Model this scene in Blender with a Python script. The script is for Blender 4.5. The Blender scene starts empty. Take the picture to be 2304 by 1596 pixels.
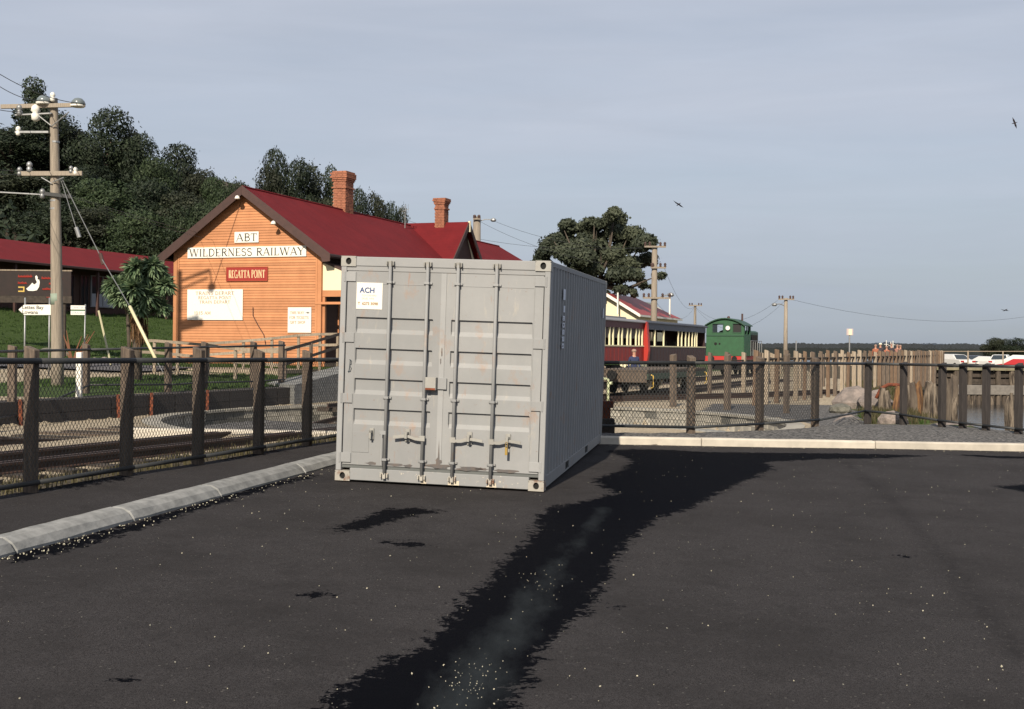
import bpy, bmesh, math, random
import numpy as np
from mathutils import Vector, Matrix, Quaternion
random.seed(7)
rng = np.random.default_rng(7)
S = bpy.context.scene
COL = S.collection
PI = math.pi
# ------------------------------------------------------------------ camera
F, U0, V0, CZ = 2780.0, 1190.0, 783.0, 1.6
ROLL = math.radians(0.6)
cr, sr = math.cos(ROLL), math.sin(ROLL)
cam = bpy.data.cameras.new('camera')
cam.sensor_width = 36; cam.lens = F / 2304 * 36
cam.shift_x = (1152 - U0) / 2304; cam.shift_y = -(798 - V0) / 2304
cam.clip_start = 0.1; cam.clip_end = 9000
camo = bpy.data.objects.new('camera', cam); COL.objects.link(camo)
R3 = Matrix(((cr, -sr, 0), (0, 0, -1), (sr, cr, 0)))
camo.matrix_world = Matrix.Translation((0, 0, CZ)) @ R3.to_4x4()
S.camera = camo
# ------------------------------------------------------------------ light
SUN_AZ, SUN_EL = math.radians(13), math.radians(33)
w = bpy.data.worlds.new('World'); S.world = w; w.use_nodes = True
nt = w.node_tree; nt.nodes.clear()
def N(nt, t, **k):
    n = nt.nodes.new(t)
    for a, b in k.items(): setattr(n, a, b)
    return n
sky = N(nt, 'ShaderNodeTexSky', sky_type='NISHITA', sun_disc=False)
sky.sun_elevation = SUN_EL; sky.sun_rotation = PI + SUN_AZ
sky.air_density = 1.0; sky.dust_density = 1.2; sky.ozone_density = 1.0; sky.altitude = 10
tc = N(nt, 'ShaderNodeTexCoord'); mp = N(nt, 'ShaderNodeMapping')
mp.inputs['Scale'].default_value = (1.2, 1.2, 9.0); mp.inputs['Rotation'].default_value = (0.08, 0.05, 0.4)
cn = N(nt, 'ShaderNodeTexNoise'); cn.inputs['Scale'].default_value = 1.6; cn.inputs['Detail'].default_value = 7; cn.inputs['Roughness'].default_value = .55
crp = N(nt, 'ShaderNodeMapRange'); crp.inputs[1].default_value = .3; crp.inputs[2].default_value = .72
crp.inputs[3].default_value = .70; crp.inputs[4].default_value = .95
veil = N(nt, 'ShaderNodeMix', data_type='RGBA')
sx_ = N(nt, 'ShaderNodeSeparateXYZ'); nt.links.new(tc.outputs['Generated'], sx_.inputs[0])
er = N(nt, 'ShaderNodeMapRange'); er.interpolation_type = 'SMOOTHSTEP'; er.inputs[1].default_value = -.02; er.inputs[2].default_value = .17; nt.links.new(sx_.outputs[2], er.inputs[0])
hz = N(nt, 'ShaderNodeMix', data_type='RGBA'); hz.inputs[6].default_value = (3.6, 4.15, 5.05, 1); hz.inputs[7].default_value = (5.2, 5.6, 6.5, 1); nt.links.new(er.outputs[0], hz.inputs[0])
cn2 = N(nt, 'ShaderNodeTexNoise'); cn2.inputs['Scale'].default_value = 3.2; cn2.inputs['Detail'].default_value = 8; cn2.inputs['Roughness'].default_value = .6; cn2.inputs['Distortion'].default_value = .4
nt.links.new(mp.outputs[0], cn2.inputs['Vector']); cr2 = N(nt, 'ShaderNodeMapRange'); cr2.inputs[1].default_value = .3; cr2.inputs[2].default_value = .7; cr2.inputs[3].default_value = .96; cr2.inputs[4].default_value = 1.06
nt.links.new(cn2.outputs[0], cr2.inputs[0]); vm = N(nt, 'ShaderNodeVectorMath', operation='SCALE'); nt.links.new(hz.outputs[2], vm.inputs[0]); nt.links.new(cr2.outputs[0], vm.inputs['Scale']); nt.links.new(vm.outputs[0], veil.inputs[7])
bg = N(nt, 'ShaderNodeBackground'); bg.inputs['Strength'].default_value = .071
wo = N(nt, 'ShaderNodeOutputWorld')
L = nt.links.new
L(tc.outputs['Generated'], mp.inputs[0]); L(mp.outputs[0], cn.inputs['Vector']); L(cn.outputs[0], crp.inputs[0])
L(crp.outputs[0], veil.inputs[0]); L(sky.outputs[0], veil.inputs[6]); L(veil.outputs[2], bg.inputs[0]); L(bg.outputs[0], wo.inputs[0])
sl = bpy.data.lights.new('sun', 'SUN'); sl.energy = 5.0; sl.angle = math.radians(.53); sl.color = (1, .88, .71)
so = bpy.data.objects.new('sun', sl); COL.objects.link(so)
LD = Vector((math.sin(SUN_AZ) * math.cos(SUN_EL), math.cos(SUN_AZ) * math.cos(SUN_EL), -math.sin(SUN_EL)))
so.rotation_mode = 'QUATERNION'; so.rotation_quaternion = LD.to_track_quat('-Z', 'Y'); so.location = (-10, -20, 40)
S.view_settings.view_transform = 'Standard'; S.view_settings.look = 'None'
S.view_settings.exposure = 0.5; S.view_settings.gamma = 1; S.view_settings.use_curve_mapping = False
S.render.engine = 'CYCLES'
# ------------------------------------------------------------------ placing helpers (photo bearings -> world)
def ray(u, v):
    a = (u - U0) / F; b = -(v - V0) / F
    return Vector((a * cr - b * sr, 1, a * sr + b * cr))
def P(u, v, y):
    r = ray(u, v); return Vector((r.x * y, y, CZ + r.z * y))
def cam2w(v): return Vector((v[0] * cr - v[2] * sr, v[1], v[0] * sr + v[2] * cr))
# container frame
CR = cam2w((.986, -.165, -.036)); CL = cam2w((.1645, .9862, .0152)); CU = CR.cross(CL).normalized()
CL = CU.cross(CR.normalized()).normalized(); CR = CL.cross(CU).normalized()
CP = cam2w((-2.24, 14.28, -1.54)) + Vector((0, 0, CZ))
def lot(x, y):
    d = Vector((x, y, 0)) - CP
    return CP.z - (CU.x * (x - CP.x) + CU.y * (y - CP.y)) / CU.z
def G(u, v, dz=0.0):
    r = ray(u, v); o = Vector((0, 0, CZ))
    q = CP + Vector((0, 0, dz)); t = (q - o).dot(CU) / r.dot(CU)
    return o + r * t
# ------------------------------------------------------------------ mesh helpers
class MB:
    def __init__(s): s.v = []; s.f = []; s.m = []; s.mi = 0
    def add(s, vs, fs, M=None):
        o = len(s.v)
        s.v += [tuple((M @ Vector(p)) if M else p) for p in vs]
        s.f += [tuple(i + o for i in f) for f in fs]; s.m += [s.mi] * len(fs); return s
    def box(s, x0, x1, y0, y1, z0, z1, M=None):
        vs = [(x, y, z) for z in (z0, z1) for y in (y0, y1) for x in (x0, x1)]
        return s.add(vs, [(0, 2, 3, 1), (4, 5, 7, 6), (0, 1, 5, 4), (2, 6, 7, 3), (0, 4, 6, 2), (1, 3, 7, 5)], M)
    def tube(s, p0, p1, r0, r1=None, n=8, cap=True):
        r1 = r0 if r1 is None else r1
        p0 = Vector(p0); p1 = Vector(p1); d = (p1 - p0)
        if d.length < 1e-6: return s
        q = d.to_track_quat('Z', 'Y'); vs = []
        for p, r in ((p0, r0), (p1, r1)):
            for i in range(n):
                a = 2 * PI * i / n; vs.append(p + q @ Vector((r * math.cos(a), r * math.sin(a), 0)))
        fs = [(i, (i + 1) % n, n + (i + 1) % n, n + i) for i in range(n)]
        if cap: fs += [tuple(range(n - 1, -1, -1)), tuple(range(n, 2 * n))]
        return s.add(vs, fs)
    def path(s, pts, r, n=6):
        pts = [Vector(p) for p in pts]; rs = r if isinstance(r, (list, tuple)) else [r] * len(pts); vs = []
        for i, p in enumerate(pts):
            d = pts[min(i + 1, len(pts) - 1)] - pts[max(i - 1, 0)]
            q = d.to_track_quat('Z', 'Y')
            for k in range(n):
                a = 2 * PI * k / n; vs.append(p + q @ Vector((rs[i] * math.cos(a), rs[i] * math.sin(a), 0)))
        fs = [(j * n + i, j * n + (i + 1) % n, (j + 1) * n + (i + 1) % n, (j + 1) * n + i) for j in range(len(pts) - 1) for i in range(n)]
        fs += [tuple(range(n - 1, -1, -1)), tuple((len(pts) - 1) * n + i for i in range(n))]
        return s.add(vs, fs)
    def prism(s, prof, y0, y1, M=None):      # prof: (x,z) list, extruded along y
        n = len(prof)
        vs = [(x, y0, z) for x, z in prof] + [(x, y1, z) for x, z in prof]
        fs = [(i, (i + 1) % n, n + (i + 1) % n, n + i) for i in range(n)] + [tuple(range(n - 1, -1, -1)), tuple(range(n, 2 * n))]
        return s.add(vs, fs, M)
    def lathe(s, prof, c=(0, 0, 0), n=12, M=None):  # prof (r,z)
        vs = [(c[0] + r * math.cos(2 * PI * i / n), c[1] + r * math.sin(2 * PI * i / n), c[2] + z) for r, z in prof for i in range(n)]
        k = len(prof)
        fs = [(j * n + i, j * n + (i + 1) % n, (j + 1) * n + (i + 1) % n, (j + 1) * n + i) for j in range(k - 1) for i in range(n)]
        fs += [tuple(range(n - 1, -1, -1)), tuple((k - 1) * n + i for i in range(n))]
        return s.add(vs, fs, M)
    def mesh(s, name, mats, smooth=False):
        me = bpy.data.meshes.new(name); me.from_pydata(s.v, [], s.f)
        for m in (mats if isinstance(mats, (list, tuple)) else [mats]): me.materials.append(m)
        if s.m and max(s.m): me.polygons.foreach_set('material_index', s.m)
        bm = bmesh.new(); bm.from_mesh(me); bmesh.ops.recalc_face_normals(bm, faces=bm.faces); bm.to_mesh(me); bm.free()
        if smooth: me.polygons.foreach_set('use_smooth', [len(p.vertices) <= 4 for p in me.polygons])
        me.update(); return me
    def build(s, name, mats, parent=None, smooth=False, bevel=0):
        return obj(name, s.mesh(name, mats, smooth), parent, bevel)
def obj(name, me, parent=None, bevel=0):
    o = bpy.data.objects.new(name, me); COL.objects.link(o)
    if parent: o.parent = parent
    if bevel:
        b = o.modifiers.new('bevel', 'BEVEL'); b.width = bevel; b.segments = 1; b.limit_method = 'ANGLE'; b.angle_limit = math.radians(50)
    return o
def tag(o, label=None, cat=None, group=None, kind=None):
    if label: o['label'] = label
    if cat: o['category'] = cat
    if group: o['group'] = group
    if kind: o['kind'] = kind
    return o
def thing(name, label, cat, loc=(0, 0, 0), rz=0, group=None, M=None):
    o = bpy.data.objects.new(name, None); o.empty_display_size = .2; COL.objects.link(o)
    if M is not None: o.matrix_world = M
    else: o.location = loc; o.rotation_euler = (0, 0, rz)
    return tag(o, label, cat, group)
def copy_tree(src, parent=None):
    c = src.copy(); COL.objects.link(c)
    if parent: c.parent = parent
    for ch in [x for x in KIDS(src)]: copy_tree(ch, c)
    return c
def KIDS(o): return [x for x in COL.objects if x.parent == o]
def rbox(L, Wd, H):  # unit shapes centred
    return MB().box(-L / 2, L / 2, -Wd / 2, Wd / 2, -H / 2, H / 2)
# ------------------------------------------------------------------ materials
KA = .77
def mat(name, col, rough=.8, col2=None, scale=8, amt=.5, bump=0, bscale=60, metal=0, spec=.4, stretch=None, detail=5, ramp=(.35, .65), coord='Object'):
    col = tuple(c_ * KA for c_ in col); col2 = tuple(c_ * KA for c_ in col2) if col2 else None
    m = bpy.data.materials.new(name); m.use_nodes = True; t = m.node_tree; b = t.nodes['Principled BSDF']
    b.inputs['Roughness'].default_value = rough; b.inputs['Metallic'].default_value = metal
    b.inputs['Specular IOR Level'].default_value = spec
    c = col + (1,); b.inputs['Base Color'].default_value = c
    tc = t.nodes.new('ShaderNodeTexCoord'); mp = t.nodes.new('ShaderNodeMapping')
    if stretch: mp.inputs['Scale'].default_value = stretch
    t.links.new(tc.outputs[coord], mp.inputs[0])
    if col2:
        n = t.nodes.new('ShaderNodeTexNoise'); n.inputs['Scale'].default_value = scale; n.inputs['Detail'].default_value = detail; n.inputs['Roughness'].default_value = .6
        r = t.nodes.new('ShaderNodeMapRange'); r.inputs[1].default_value = ramp[0]; r.inputs[2].default_value = ramp[1]; r.inputs[4].default_value = amt
        x = t.nodes.new('ShaderNodeMix'); x.data_type = 'RGBA'; x.inputs[6].default_value = c; x.inputs[7].default_value = col2 + (1,)
        t.links.new(mp.outputs[0], n.inputs['Vector']); t.links.new(n.outputs[0], r.inputs[0]); t.links.new(r.outputs[0], x.inputs[0]); t.links.new(x.outputs[2], b.inputs['Base Color'])
        # slight per-object value shift
        oi = t.nodes.new('ShaderNodeObjectInfo'); hv = t.nodes.new('ShaderNodeHueSaturation'); mr = t.nodes.new('ShaderNodeMapRange')
        mr.inputs[3].default_value = .86; mr.inputs[4].default_value = 1.14
        t.links.new(oi.outputs['Random'], mr.inputs[0]); t.links.new(mr.outputs[0], hv.inputs['Value']); t.links.new(x.outputs[2], hv.inputs['Color']); t.links.new(hv.outputs[0], b.inputs['Base Color'])
    if bump:
        n2 = t.nodes.new('ShaderNodeTexNoise'); n2.inputs['Scale'].default_value = bscale; n2.inputs['Detail'].default_value = 4
        bp = t.nodes.new('ShaderNodeBump'); bp.inputs['Strength'].default_value = 1; bp.inputs['Distance'].default_value = bump
        t.links.new(mp.outputs[0], n2.inputs['Vector']); t.links.new(n2.outputs[0], bp.inputs['Height']); t.links.new(bp.outputs[0], b.inputs['Normal'])
    return m
M = {}
M['timber'] = mat('weathered_timber', (.17, .13, .10), .9, (.07, .055, .045), 7, .9, .004, 40, stretch=(6, 6, .6))
M['timber_pale'] = mat('pale_timber', (.38, .32, .25), .9, (.22, .17, .12), 6, .8, .004, 40, stretch=(5, 5, .6))
M['timber_black'] = mat('tarred_timber', (.055, .047, .045), .9, (.03, .026, .026), 6, .9, .004, 40, stretch=(5, 5, .6))
M['timber_dark'] = mat('dark_timber', (.07, .055, .045), .9, (.03, .025, .02), 6, .9, .004, 40)
M['pole'] = mat('pole_timber', (.36, .31, .25), .9, (.2, .17, .14), 5, .9, .004, 30, stretch=(9, 9, .35))
M['black_pipe'] = mat('black_pipe', (.022, .026, .03), .55, (.045, .045, .045), 9, .6)
M['wire'] = mat('dark_wire', (.03, .033, .035), .6)
M['galv'] = mat('galvanised', (.36, .37, .38), .5, (.25, .26, .27), 12, .7, metal=.6)
M['rust'] = mat('rust', (.22, .06, .025), .95, (.09, .03, .02), 9, .9, .003, 50)
M['rail_steel'] = mat('rail_steel', (.07, .04, .03), .6, (.03, .02, .018), 10, .8)
M['concrete'] = mat('kerb_concrete', (.33, .335, .33), .92, (.16, .165, .165), 7, .8, .004, 90, detail=8)
M['concrete_lit'] = mat('sunlit_concrete', (.62, .57, .49), .9, (.42, .39, .34), 4, .6, .004, 90, detail=8)  # paler kerb concrete: the far kerb's sunlit brightness is put into the colour
M['block'] = mat('block', (.46, .43, .37), .95, (.26, .25, .22), 3, .9, .004, 40)
M['block_dark'] = mat('block_mossy', (.16, .155, .14), .95, (.1, .1, .09), 3, .9, .004, 40)
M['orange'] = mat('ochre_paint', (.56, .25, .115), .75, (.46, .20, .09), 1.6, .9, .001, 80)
M['cream'] = mat('cream_paint', (.80, .73, .52), .7)
M['white'] = mat('white_paint', (.82, .80, .74), .6)
M['brown'] = mat('dark_brown_paint', (.075, .038, .033), .6, (.05, .028, .025), 4, .7)
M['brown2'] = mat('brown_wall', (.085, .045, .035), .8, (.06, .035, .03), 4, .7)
M['ink'] = mat('dark_letters', (.035, .04, .035), .7)
M['gold'] = mat('pale_gold_letters', (.78, .62, .36), .7)
M['tan_ink'] = mat('faded_tan_letters', (.36, .22, .09), .7)
M['red_sign'] = mat('red_sign', (.33, .028, .022), .55)
M['red_ink'] = mat('red_letters', (.45, .05, .035), .6)
M['yellow'] = mat('yellow_paint', (.62, .42, .09), .6)
M['dark'] = mat('dark_interior', (.012, .012, .012), .9)
M['glass'] = mat('window_glass', (.03, .04, .05), .08, spec=.6)
M['tyre'] = mat('tyre', (.02, .02, .02), .85)
M['brick'] = mat('brick', (.42, .17, .10), .9, (.26, .10, .06), 6, .9, .003, 40)
M['mortar'] = mat('mortar', (.42, .32, .25), .95, (.3, .22, .17), 20, .8)
M['curtain'] = mat('pale_curtain', (.42, .45, .52), .9)
M['bark'] = mat('bark', (.12, .095, .075), .95, (.06, .05, .04), 4, .9, .01, 15)
M['skin'] = mat('skin', (.52, .28, .2), .6)
M['hair'] = mat('hair', (.34, .22, .18), .9)
M['navy'] = mat('navy_cloth', (.03, .04, .1), .9)
M['brass'] = mat('brass', (.62, .42, .12), .4, metal=.7)
def roofmat():
    m = mat('red_iron_roof', (.155, .014, .017), .8, (.115, .011, .014), 1.2, .8, spec=.12)
    t = m.node_tree; b = t.nodes['Principled BSDF']
    tc = [n for n in t.nodes if n.type == 'TEX_COORD'][0]
    wv = t.nodes.new('ShaderNodeTexWave'); wv.bands_direction = 'Y'; wv.inputs['Scale'].default_value = 2.1
    bp = t.nodes.new('ShaderNodeBump'); bp.inputs['Distance'].default_value = .012; bp.inputs['Strength'].default_value = .6
    t.links.new(tc.outputs['Object'], wv.inputs['Vector']); t.links.new(wv.outputs[0], bp.inputs['Height']); t.links.new(bp.outputs[0], b.inputs['Normal'])
    return m
M['roof'] = roofmat()
def leafmat(name, a, b2, trans=.25):
    a = tuple(c_ * KA for c_ in a); b2 = tuple(c_ * KA for c_ in b2)
    m = bpy.data.materials.new(name); m.use_nodes = True; t = m.node_tree; b = t.nodes['Principled BSDF']
    b.inputs['Roughness'].default_value = .65; b.inputs['Specular IOR Level'].default_value = .25
    at = t.nodes.new('ShaderNodeAttribute'); at.attribute_name = 'tone'
    x = t.nodes.new('ShaderNodeMix'); x.data_type = 'RGBA'; x.inputs[6].default_value = a + (1,); x.inputs[7].default_value = b2 + (1,)
    t.links.new(at.outputs['Fac'], x.inputs[0])
    oi = t.nodes.new('ShaderNodeObjectInfo'); hv = t.nodes.new('ShaderNodeHueSaturation'); mr = t.nodes.new('ShaderNodeMapRange')
    mr.inputs[3].default_value = .75; mr.inputs[4].default_value = 1.25
    t.links.new(oi.outputs['Random'], mr.inputs[0]); t.links.new(mr.outputs[0], hv.inputs['Value']); t.links.new(x.outputs[2], hv.inputs['Color'])
    t.links.new(hv.outputs[0], b.inputs['Base Color'])
    tr = t.nodes.new('ShaderNodeBsdfTranslucent'); mx = t.nodes.new('ShaderNodeMixShader'); mx.inputs[0].default_value = trans
    t.links.new(hv.outputs[0], tr.inputs['Color']); t.links.new(b.outputs[0], mx.inputs[1]); t.links.new(tr.outputs[0], mx.inputs[2])
    t.links.new(mx.outputs[0], t.nodes['Material Output'].inputs[0]); return m
M['leaf'] = leafmat('dark_leaves', (.009, .017, .011), (.038, .055, .028), .1)
M['leaf_light'] = leafmat('green_leaves', (.013, .025, .013), (.052, .078, .034), .12)
M['leaf_olive'] = leafmat('olive_leaves', (.012, .018, .012), (.042, .05, .028), .1)
M['leaf_big'] = leafmat('grey_green_leaves', (.045, .062, .045), (.16, .185, .12), .3)
M['leaf_grey'] = leafmat('dry_leaves', (.05, .045, .035), (.30, .28, .24))
M['blade'] = leafmat('sword_leaves', (.08, .14, .07), (.32, .41, .24), .3)
M['skirt'] = leafmat('dead_leaf_skirt', (.16, .09, .045), (.30, .18, .09), .1)
M['grass_blade'] = leafmat('grass_blades', (.03, .065, .016), (.075, .13, .03), .3)
M['dry_grass'] = leafmat('dry_grass_blades', (.07, .065, .03), (.17, .145, .075), .3)
# ------------------------------------------------------------------ terrain
DX, DY = .326, .946          # along the railway / station ridge
NX, NY = .946, -.326         # across it, to the right
def st(x, y): return x * NX + y * NY, x * DX + y * DY
def from_st(s, t): return s * NX + t * DX, s * NY + t * DY
K0 = G(40, 1245); K1 = G(754, 1048)                 # left kerb foot line
kd = (K1 - K0); kd.z = 0; kd.normalize(); kn = Vector((-kd.y, kd.x, 0))   # points left
FA = G(1384, 1004); FB = G(2304, 1019); fd = (FB - FA); fd.z = 0; fd.normalize(); fn = Vector((-fd.y, fd.x, 0))  # points away
FA = FA + fn * .25
FK = .36
L0 = Vector((-4.74, 11.87)); L1 = Vector((-2.94, 16.95))  # left fence
ld = (L1 - L0).normalized(); ln = Vector((-ld.y, ld.x))
PC = Vector((-1.2, 29.0)); PR = 7.15                 # turntable pit
def lerp(x, xs, ys): return float(np.interp(x, xs, ys))
SX = [-200, -120, -80, -60, -50, -43, -38, -34, -31, -26, -19.0, -18.25, -18.0, -12, 200]
SZ = [40, 30, 17, 8, 4.6, 3.2, 1.7, .95, .7, .5, .42, .38, -.08, -.1, -.1]
BY = [16, 22, 26, 32, 40, 50, 60, 70, 76, 79]
BX = [12.5, 10.9, 9.4, 10.2, 12.0, 14.6, 18.0, 21.5, 24, 200]
def noise2(x, y): return (math.sin(x * .9 + 1.3 * math.sin(y * .7)) + math.sin(y * 1.1 + 1.7 * math.sin(x * .5))) * .5
def H(x, y):
    s, t = st(x, y)
    dk = (Vector((x, y, 0)) - K0).dot(kn); df = (Vector((x, y, 0)) - FA).dot(fn)
    if dk < .12 and df < .12: return lot(x, y) - .12
    p = Vector((x, y)); dl = (p - L0).dot(ln)
    z = lerp(s, SX, SZ)
    if t < 40 and s < -19: z = z
    # station stands level
    if -36 < s < -20 and t > 43: z = lerp(t, [43, 47], [z, max(z, .9)]) if s > -33.5 else z
    if y > 84 and s > -40: z = max(z, lerp(y, [84, 100], [z, -.15]) if s > -30 else z)
    if y > 78 and x > -18: z = lerp(x, [-16, 6], [z, -.15]) if z > -.15 else z
    # near track strip and verge follow the car park level
    lz = lot(x, y) + .1
    if dl < 0: vz = lz
    else: vz = lerp(dl, [0, .4, 4.2, 6.2], [lz, lz - .06, .16, z])
    r = (p - PC).length
    if dl > -0.01 and y < 30:
        z = vz if dl < 6.2 else z
    if df > 0 and r > PR:
        rr = lerp(r, [8.0, 8.9, 9.1], [z, z if r > 9.5 else lot(x, y) + .07, lot(x, y) + .07])
        if df < 9 and r > 8.0:
            k = lerp(df, [0, 3.2, 8], [0, 0, 1]) if x > 3 else 0
            if dl < 3 and (y < PC.y - 1): z = lz * (1 - k) + z * k if r > 8.6 else lerp(r, [8.0, 8.6], [z, lz])
    elif dl <= 0: z = lz
    if r < PR + .17: z = -.54 + .02 * noise2(x * 3, y * 3)
    # inlet
    xs = lerp(y, BY, BX)
    if y > 15 and x > xs - 1.2 and y < 80:
        q = min((x - xs) / 2.2, (79.5 - y) / 3.0 + .3)
        z -= 1.9 * max(0, min(1, q + .12)) + (.12 * noise2(x * 2.2, y * 2.2) if q > -.2 else 0)
    if y > 82 and x > 17: z = max(z, lerp(x, [17, 19, 31, 34], [z, .42, .42, .02]) if y > 85 else lerp(y, [82, 85], [z, .42 if x < 31 else .02]))
    if y > 150: z = lerp(y, [150, 175], [z, -3]) if s > -45 else z
    if x > 75: z = lerp(x, [75, 90], [z, -3])
    if s < -20: z += .06 * noise2(x, y)
    return z
def ax(segs):
    a = [segs[0][0]]
    for x0, x1, d in segs:
        n = max(1, round((x1 - x0) / d)); a += [x0 + (x1 - x0) * (i + 1) / n for i in range(n)]
    return a
gx = ax([(-260, -60, 12), (-60, -22, 1.5), (-22, -16, .6), (-16, -10, .3), (-10, 8, .22), (8, 22, .4), (22, 60, 1.6), (60, 110, 6)])
gy = ax([(-30, 4, 3), (4, 16, .6), (16, 20, .35), (20, 38, .22), (38, 80, .6), (80, 150, 2), (150, 300, 10)])
def ground_mat():
    m = bpy.data.materials.new('ground_gravel'); m.use_nodes = True; t = m.node_tree; b = t.nodes['Principled BSDF']
    b.inputs['Roughness'].default_value = .95; b.inputs['Specular IOR Level'].default_value = .2
    lk = t.links.new
    tc = t.nodes.new('ShaderNodeTexCoord')
    def nz(sc, det=4, r=.6):
        n = t.nodes.new('ShaderNodeTexNoise'); n.inputs['Scale'].default_value = sc; n.inputs['Detail'].default_value = det; n.inputs['Roughness'].default_value = r
        lk(tc.outputs['Object'], n.inputs['Vector']); return n
    def mixc(f, a, c):
        x = t.nodes.new('ShaderNodeMix'); x.data_type = 'RGBA'
        for i, v in ((6, a), (7, c)):
            if isinstance(v, tuple): x.inputs[i].default_value = tuple(q * KA for q in v) + (1,)
            else: lk(v, x.inputs[i])
        lk(f, x.inputs[0]); return x.outputs[2]
    def rng_(s_, a, c):
        r = t.nodes.new('ShaderNodeMapRange'); r.inputs[1].default_value = a; r.inputs[2].default_value = c; lk(s_, r.inputs[0]); return r.outputs[0]
    vor = t.nodes.new('ShaderNodeTexVoronoi'); vor.inputs['Scale'].default_value = 26; lk(tc.outputs['Object'], vor.inputs['Vector'])
    n1 = nz(2.2); n2 = nz(.6); n3 = nz(18)
    pale = mixc(rng_(vor.outputs['Color'], .1, .9), (.34, .28, .20), (.56, .48, .36))
    pale = mixc(rng_(n1.outputs[0], .55, .75), pale, (.26, .215, .16))
    dark = mixc(rng_(vor.outputs['Color'], .2, .95), (.055, .055, .058), (.27, .26, .25))
    grass = mixc(rng_(n3.outputs[0], .3, .7), (.032, .062, .014), (.07, .11, .028))
    soil = mixc(rng_(n3.outputs[0], .3, .7), (.05, .042, .032), (.12, .1, .07))
    bank = mixc(rng_(n1.outputs[0], .4, .6), (.17, .15, .08), (.06, .09, .03))
    def att(nm):
        a = t.nodes.new('ShaderNodeAttribute'); a.attribute_name = nm
        ad = t.nodes.new('ShaderNodeMath'); ad.operation = 'ADD'; mu = t.nodes.new('ShaderNodeMath'); mu.operation = 'MULTIPLY_ADD'
        mu.inputs[1].default_value = .7; mu.inputs[2].default_value = -.35; lk(n3.outputs[0], mu.inputs[0]); lk(a.outputs['Fac'], ad.inputs[0]); lk(mu.outputs[0], ad.inputs[1])
        return rng_(ad.outputs[0], .4, .6)
    c = mixc(att('dark'), pale, dark); c = mixc(att('grass'), c, grass); c = mixc(att('soil'), c, soil); c = mixc(att('bank'), c, bank)
    lk(c, b.inputs['Base Color'])
    bp = t.nodes.new('ShaderNodeBump'); bp.inputs['Distance'].default_value = .03; lk(vor.outputs['Distance'], bp.inputs['Height']); lk(bp.outputs[0], b.inputs['Normal'])
    return m
def make_terrain():
    nx, ny = len(gx), len(gy); vs = []; A = {k: [] for k in ('dark', 'grass', 'soil', 'bank')}
    for y in gy:
        for x in gx:
            vs.append((x, y, H(x, y)))
            s, t = st(x, y); p = Vector((x, y)); r = (p - PC).length; dl = (p - L0).dot(ln)
            df = (Vector((x, y, 0)) - FA).dot(fn)
            xs = lerp(y, BY, BX)
            dk_ = 1 if (df > 0 and y < 27 and dl < 3 and r > 8.2) else 0
            if y > 26 and x > 3.2 + (y - 27) * .22 and y < 39 and r > 7.8: dk_ = 1
            gr = 0
            if s < -18.6 and not (-31.5 < s < -25.5 and t < 40): gr = 1
            if s < -18.6 and dl > 0 and y < 27: gr = .3
            so_ = 1 if (s < -50) else 0
            if 0.2 < dl < 1.0 and y < 24: so_ = 1
            bk = 1 if (y > 27 and x > lerp(y, [27, 36, 50, 64, 90], [7.5, 9.5, 12.5, 17, 26])) else (1 if x > xs - .6 else 0)
            if y > 79 and x > 12: bk = .45
            if y > 72 and x > 19: so_, bk = 1, 0
            A['dark'].append(dk_); A['grass'].append(gr); A['soil'].append(so_); A['bank'].append(bk)
    fs = [(j * nx + i, j * nx + i + 1, (j + 1) * nx + i + 1, (j + 1) * nx + i) for j in range(ny - 1) for i in range(nx - 1)]
    me = bpy.data.meshes.new('ground'); me.from_pydata(vs, [], fs); me.materials.append(ground_mat())
    for k, a in A.items():
        at = me.attributes.new(k, 'FLOAT', 'POINT'); at.data.foreach_set('value', a)
    me.polygons.foreach_set('use_smooth', [True] * len(fs))
    return tag(obj('ground', me), kind='structure')
make_terrain()
# sea and far shore
def water_mat():
    m = mat('water', (.012, .02, .028), .12, spec=.5); t = m.node_tree; b = t.nodes['Principled BSDF']
    tc = t.nodes.new('ShaderNodeTexCoord'); n = t.nodes.new('ShaderNodeTexNoise'); n.inputs['Scale'].default_value = 2.4; n.inputs['Detail'].default_value = 5
    bp = t.nodes.new('ShaderNodeBump'); bp.inputs['Distance'].default_value = .05; bp.inputs['Strength'].default_value = .5
    t.links.new(tc.outputs['Object'], n.inputs['Vector']); t.links.new(n.outputs[0], bp.inputs['Height']); t.links.new(bp.outputs[0], b.inputs['Normal']); return m
tag(MB().add([(-3500, -300, -1.35), (5000, -300, -1.35), (5000, 8000, -1.35), (-3500, 8000, -1.35)], [(0, 1, 2, 3)]).build('water', water_mat()), kind='structure')
def shore(name, y0, depth, topf, u0, u1, m, step=4):
    vs = []; fs = []; us = np.arange(u0, u1, step); 
    for u in us:
        h = topf(u); x = (u - U0) / F
        for k, (dy, hh) in enumerate(((0, -2), (4, h * .55), (depth * .3, h * .9), (depth * .6, h), (depth, -2))):
            y = y0 + dy; vs.append((x * y, y, hh + (random.uniform(-.06, .06) * h if 0 < k < 4 else 0)))
    n = 5
    for i in range(len(us) - 1):
        for k in range(n - 1): fs.append((i * n + k, (i + 1) * n + k, (i + 1) * n + k + 1, i * n + k + 1))
    me = bpy.data.meshes.new(name); me.from_pydata(vs, [], fs); me.materials.append(m)
    return tag(obj(name, me), kind='structure')
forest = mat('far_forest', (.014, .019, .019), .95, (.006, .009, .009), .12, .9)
forest2 = mat('farther_forest', (.04, .058, .085), .95, (.03, .045, .066), .01, .9)
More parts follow.
